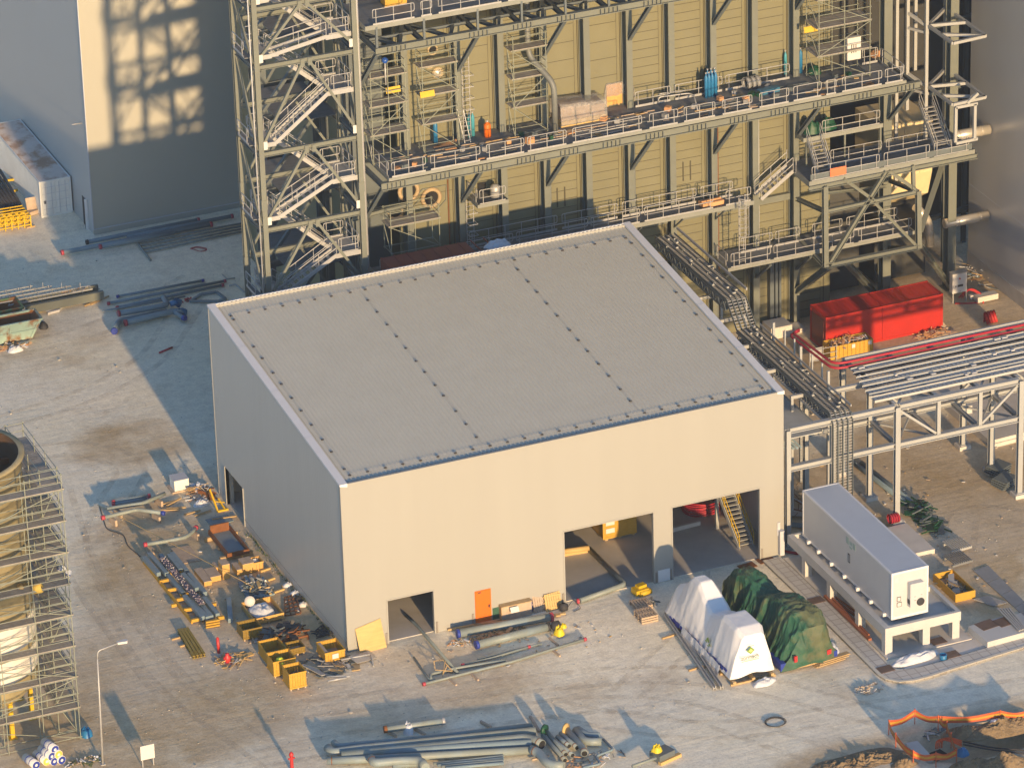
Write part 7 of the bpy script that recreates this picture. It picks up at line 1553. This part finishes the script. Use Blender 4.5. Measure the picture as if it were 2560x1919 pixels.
# ------------------------------------------------------------------ pipes at the bottom of the photo
def bigpipe(pts, r, l, z=.45, caps=(), bend=None, mt=None):
    r *= .84; z *= .88; P = [gz(c2(*q), z) for q in pts]; t = thing('storage_pipe', l, 'pipe', P[0], 'large pipes at the bottom edge'); m = M(); m.pipe(P, r, bend or r * 2.4, 18); part(t, 'barrel', m, mt or PIPE)
    for k in caps:
        e, f = ((P[0], P[1]), (P[-1], P[-2]))[k]; d = (e - f).normalized(); m = M(); m.lathe(e + d * .004, [(r * .88, 0), (0, 0)], 18, d); part(t, 'open_end', m, BLACK); m = M(); m.tube([e - d * .3, e - d * .25], r + .01, 18); part(t, 'weld_band', m, RUST)
    return t
bigpipe([(175, 365), (205, 390), (780, 335), (1345, 268)], .25, 'rearmost long pipe with a left elbow'); bigpipe([(140, 395), (165, 425), (300, 405), (1362, 298)], .32, 'second long pipe with a big left elbow', .5)
bigpipe([(220, 442), (1320, 340), (1400, 378)], .36, 'third long pipe turning down at its right end', .5, (1,)); bigpipe([(360, 428), (1338, 370)], .3, 'fourth long blue grey pipe', .5, (), None, PIPEB); bigpipe([(135, 472), (400, 462), (1340, 410)], .28, 'front long pipe with an open left mouth', .42, (0,))
bigpipe([(395, 455), (410, 485), (560, 470), (690, 470), (715, 510)], .3, 'short pipe with elbow overlapping the long ones', .75, (0,)); bigpipe([(520, 498), (690, 478), (722, 540)], .28, 'short elbow pipe at the very bottom edge', .45)
bigpipe([(1335, 405), (1385, 425), (1430, 490), (1530, 505)], .32, 'S bent pipe right of the long pipes', .5, (0,))
for a, b_, l in (((1405, 320), (1535, 470), 'left long straight pipe of the slanted group'), ((1450, 335), (1580, 440), 'second straight pipe of the slanted group'), ((1490, 330), (1560, 385), 'short pipe of the slanted group'), ((1510, 310), (1605, 395), 'short capped pipe of the slanted group'), ((1420, 290), (1540, 435), 'slanted pipe with a green flange')):
    bigpipe([a, b_], .17, l, .35, (1,))
bigpipe([(1540, 285), (1640, 395), (1650, 430)], .24, 'slanted pipe with a pale flange and an elbow', .45, (1,)); bigpipe([(1600, 290), (1650, 360), (1750, 360)], .28, 'front rounded elbow pipe of the right end', .4); bigpipe([(1610, 285), (1670, 325), (1740, 325)], .25, 'rear rounded elbow pipe of the right end', .35, (), None, PIPEB)
p = gz(c2(1415, 290), .5); m = M(); m.lathe(p, [(.1, -.08), (.34, -.08), (.34, .08), (.1, .08)], 16, (.7, -1, 0)); solo('green_flange', m, GREENP, 'green plastic flange cover on the slanted pipe', 'flange', p); p = gz(c2(1540, 285), .5); m = M(); m.lathe(p, [(.1, -.06), (.36, -.06), (.36, .06), (.1, .06)], 16, (.7, -1, 0)); solo('pale_flange', m, PALY, 'pale yellow flange on the slanted pipe', 'flange', p)
capped(gz(c2(472, 288), .4), gz(c2(825, 238), .4), .2, 'lone_pipe', 'single grey pipe lying behind the long pipes with a white bag', (RUST, GALV), None, PIPE); p = gz(c2(622, 315), .0); solo('white_bag', crumple(p + Vector((0, .2, 0)), .32, .4, .75, 2), WSHEET, 'white bag hanging on the single grey pipe', 'bag', p)
each('timber_bearer', WOODG, 'short timber bearer among the large bottom pipes', 'timber', 'timbers among the bottom pipes', *[lambda m, q=q: m.cbox(gz(c2(*q), .1), .12, 1.0, .2, .3) for q in ((510, 310), (680, 300), (1070, 260))], lambda m: m.beam(gz(c2(1330, 210), .1), gz(c2(1385, 300), .1), .15, .12), lambda m: m.beam(gz(c2(1440, 440), .1), gz(c2(1340, 465), .1), .12, .1))
for k in range(5):
    a = (760 + 25 * k, 490 + 8 * k - (40 if k > 3 else 0)); b_ = (1175, 445 + 14 * k - (30 if k > 3 else 0)); capped(gz(c2(*a), .3), gz(c2(*b_), .3), .1, 'thin_beam', ('rear', 'second', 'third', 'fourth', 'front')[k] + ' thin grey bar at the bottom edge', (None, None), 'thin bars at the bottom edge', PIPEB if k % 2 else PIPE)
m = M(); m.pipe([gz(c2(*q), .15) for q in ((1760, 345), (1820, 405), (1715, 445), (1745, 490), (1640, 512))], .08, .2, 8); solo('bent_tube', m, PIPEB, 'zigzag thin tube right of the elbow pipes', 'tube', gz(c2(1820, 405)))
t = thing('yellow_bagged_valve', 'valve wrapped in a yellow bag standing on timber at the bottom', 'valve', gz(c2(2085, 460))); p = gz(c2(2085, 470)); m = M(); m.add(crumple(p + Vector((0, .2, .5)), .36, .32, .5, 6).v, crumple(p + Vector((0, .2, .5)), .36, .32, .5, 6).f, True); part(t, 'yellow_wrap', m, bpy.data.materials['yellow_plastic']); m = M(); m.tube([gz(c2(1930, 505), .4), gz(c2(2070, 455), .5)], .1, 8); part(t, 'pipe_stub', m, PIPE); m = M(); m.cbox(p + Vector((.3, .1, .3)), 1.2, .9, .5, .3); part(t, 'dark_base', m, STEELB); m = M(); m.cbox(p + Vector((.6, -.3, .1)), 1.6, .25, .2, .3); part(t, 'timber_block', m, PALY)
m = M(); c = gz(c2(1700, 470)); m.tri_heap(c, 2.2, .9, .15, 50, .2, .8, 4, flat=.1); solo('pipe_scrap', m, [WOODG, CARD, STEELB, WSHEET], 'small scrap and timber right of the bottom pipes', None, c, kind='stuff')
m = M(); c = gz(F(1675, 1560)); 
for k in range(3): m.tube([c + Vector((cos(a_) * (.55 + .05 * k), sin(a_) * (.5 + .04 * k), .03 + .02 * k)) for a_ in [2 * pi * j / 20 for j in range(21)]], .018, 5)
solo('wire_loop', m, DARK, 'loop of thin dark wire alone on the pale gravel', 'wire', c)
# ------------------------------------------------------------------ excavation with barrier tape
def mound(c, rx, ry, h, seed, label, rz=0):
    c = Vector(c)
    def fn(u, v):
        a = 2 * pi * u; e = 1 + .3 * noise.noise(Vector((cos(a) * 1.2, sin(a) * 1.2, seed))); x, y = cos(a) * v * rx * e, sin(a) * v * ry * e
        z = h * (1 - v ** 1.6) * (1 + .5 * noise.noise(Vector((x * .9, y * .9, seed)))) + (.16 * noise.noise(Vector((x * 2.5, y * 2.5, seed))) + .09 * noise.noise(Vector((x * 7, y * 7, seed)))) * (1 - v) * 2
        return c + Vector((x * cos(rz) - y * sin(rz), x * sin(rz) + y * cos(rz), z - .05 * (v > .98)))
    solo('soil_mound', M().grid(fn, 90, 30, False), SOIL, label, 'soil mound', c, 'soil mounds round the excavation')
mound(gz(c1(2050, 800)), 2.6, 1.0, .6, 1, 'rear right soil mound behind the tape'); mound(gz(c1(1700, 1180)), 1.5, .8, .5, 2, 'front soil mound at the bottom edge'); mound(gz(c1(2000, 1150)), 1.8, .8, .65, 3, 'soil mound in the bottom right corner'); mound(gz(c1(700, 1120)), 3.2, 1.1, .22, 4, 'long low soil bank left of the taped pit', -.1); mound(gz(c1(1100, 1150)), .9, .5, .35, 5, 'small earth heap before the tape'); mound(gz(c1(1650, 850)), 1.4, .7, .4, 6, 'yellowish soil mound inside the tape')
TP = mat('orange_tape', (.42, .085, .03), .5); TPY = mat('yellow_tape', (.42, .24, .03), .5)
bt = thing('barrier_tape', 'orange and yellow barrier tape strung on stakes round the pit', 'barrier', gz(c1(1200, 800))); ring = [gz(c1(*q), 0) for q in ((965, 870), (1205, 770), (1420, 830), (1990, 780), (2300, 760))]; ring2 = [gz(c1(*q), 0) for q in ((965, 870), (1030, 990), (1190, 1150), (1400, 1170), (1590, 1130), (1540, 990), (1500, 880), (1430, 830))]
for R_ in (ring, ring2):
    for i, (a, b_) in enumerate(zip(R_, R_[1:])):
        for k in range(3):
            m = M(); sag = .12 + .05 * k
            def fn(u, v, a=a, b_=b_, k=k, sag=sag): p = a.lerp(b_, u); return Vector((p.x, p.y + .02 * sin(u * 9 + v), .5 + .17 * k + .15 * v - sag * math.sin(pi * u)))
            m.grid(fn, 8, 1); part(bt, 'tape', m, TPY if k == 1 else TP)
for p in ring[:-1] + ring2[1:-1]: m = M(); m.tube([p, p + Vector((0, 0, 1.05))], .03, 5); part(bt, 'stake', m, TP)
p = gz(c1(1240, 1010), -.2); m = M(); P = [gz(c1(*q), .0) for q in ((1120, 950), (1230, 930), (1370, 1080), (1250, 1105))]; m.prism([(v.x, v.y) for v in P], -.9, .05); solo('concrete_slab', m, CONC, 'pale concrete slab edge inside the taped pit', 'slab', p)
p = gz(c1(1420, 1030), -.3); m = M(); m.cbox(p + Vector((0, 0, -.2)), 1.0, .9, .1, .2); solo('pit_hole', m, BLACK, 'dark square opening in the taped pit', 'opening', p)
for k in range(4):
    m = M(); p = gz(c1(1400 + 18 * k, 1000 - 4 * k), -.2); q = gz(c1(1520 + 10 * k, 890 + 14 * k), .3); e = gz(c1(1640, 925 + 16 * k), .05); m.pipe([p, p + Vector((.05, .1, .5)), q, e], .04, .4, 8); solo('orange_conduit', m, mat('conduit_orange', (.62, .08, .01), .5) if k == 0 else bpy.data.materials['conduit_orange'], ('left', 'second', 'third', 'right')[k] + ' orange conduit bending out of the pit', 'conduit', p, 'orange conduits in the pit')
for k in range(2):
    m = M(); m.pipe([gz(c1(1650, 930 + 26 * k), .1), gz(c1(1900, 985 + 20 * k), .15), gz(c1(2300, 1020 + 30 * k), .1)], .05, .5, 6); solo('black_cable', m, DARK, ('rear', 'front')[k] + ' black cable running right from the pit', 'cable', gz(c1(1650, 930)), 'black cables from the pit')
p = gz(c1(1645, 1050), .1); solo('blue_bag', crumple(p, .42, .35, .5, 8), BLUE, 'bright blue bag beside the taped pit', 'bag', p)
p = gz(c1(1950, 770), .3); solo('grey_bag', crumple(p, .4, .3, .35, 3), WSHEET, 'pale grey bag on the rear soil mound', 'bag', p)
m = M(); c = gz(c1(1330, 870), -.3); m.tri_heap(c, .9, .4, .4, 24, .3, 1.0, 3); solo('pit_debris', m, [CONC, STEELB, WOODG], 'broken concrete and bars in the taped pit', None, c, kind='stuff')
m = M(); c = gz(c1(780, 450)); m.tri_heap(c, 1.0, .6, .18, 60, .1, .4, 2, flat=.3, th=.06); solo('gravel_spill', m, [CONC, WOODG], 'spill of broken stone at the kerb bend', None, c, kind='stuff')
# ------------------------------------------------------------------ unseen shadow casters outside the frame whose long shadows reach in
nb = thing('neighbour_building', 'plain site building standing south of the road outside the photo', 'building', (46, -62, 0)); m = M(); m.box(35.0, 70, -72, -62, 0, 7.6); part(nb, 'wall', m, CONT); m = M(); m.box(34.8, 70.2, -72.2, -61.8, 7.6, 7.75); part(nb, 'roof', m, GUTTER)
nc = thing('site_cabin', 'low site cabin south of the road outside the photo', 'cabin', (26, -40, 0)); m = M(); m.box(24.2, 28.5, -40, -37.5, .2, 2.7); part(nc, 'wall', m, CONT); m = M(); m.box(24.1, 28.6, -40.1, -37.4, 2.7, 2.8); part(nc, 'roof', m, GUTTER)
cg = thing('added_shadow_box', 'raised box added out of view south west of the yard to cast a shadow band', 'shadow_box', (-20, -60, 0)); m = M(); m.box(-40, -6.6, -61, -59.5, 18.3, 19.1); part(cg, 'shadow_box', m, CONT); m = M()  # unseen raised box, made up only to cast a shadow band
for x in (-39, -33): m.box(x, x + .5, -60.6, -60, 0, 18.3)
part(cg, 'leg', m, STEEL)
# ------------------------------------------------------------------ evening haze
hm = bpy.data.materials.new('haze_air'); hm.use_nodes = True; hn = hm.node_tree.nodes; hn.remove(hn['Principled BSDF'])
pvn = hn.new('ShaderNodeVolumePrincipled'); pvn.inputs['Color'].default_value = (.86, .92, 1.0, 1); pvn.inputs['Density'].default_value = .00017; pvn.inputs['Anisotropy'].default_value = .25
hm.node_tree.links.new(pvn.outputs[0], hn['Material Output'].inputs['Volume'])
m = M(); m.box(-410, 710, -410, 610, -4, 146)
hz = mk('haze', m, hm, Vector((0, 0, 0))); hz['kind'] = 'stuff'
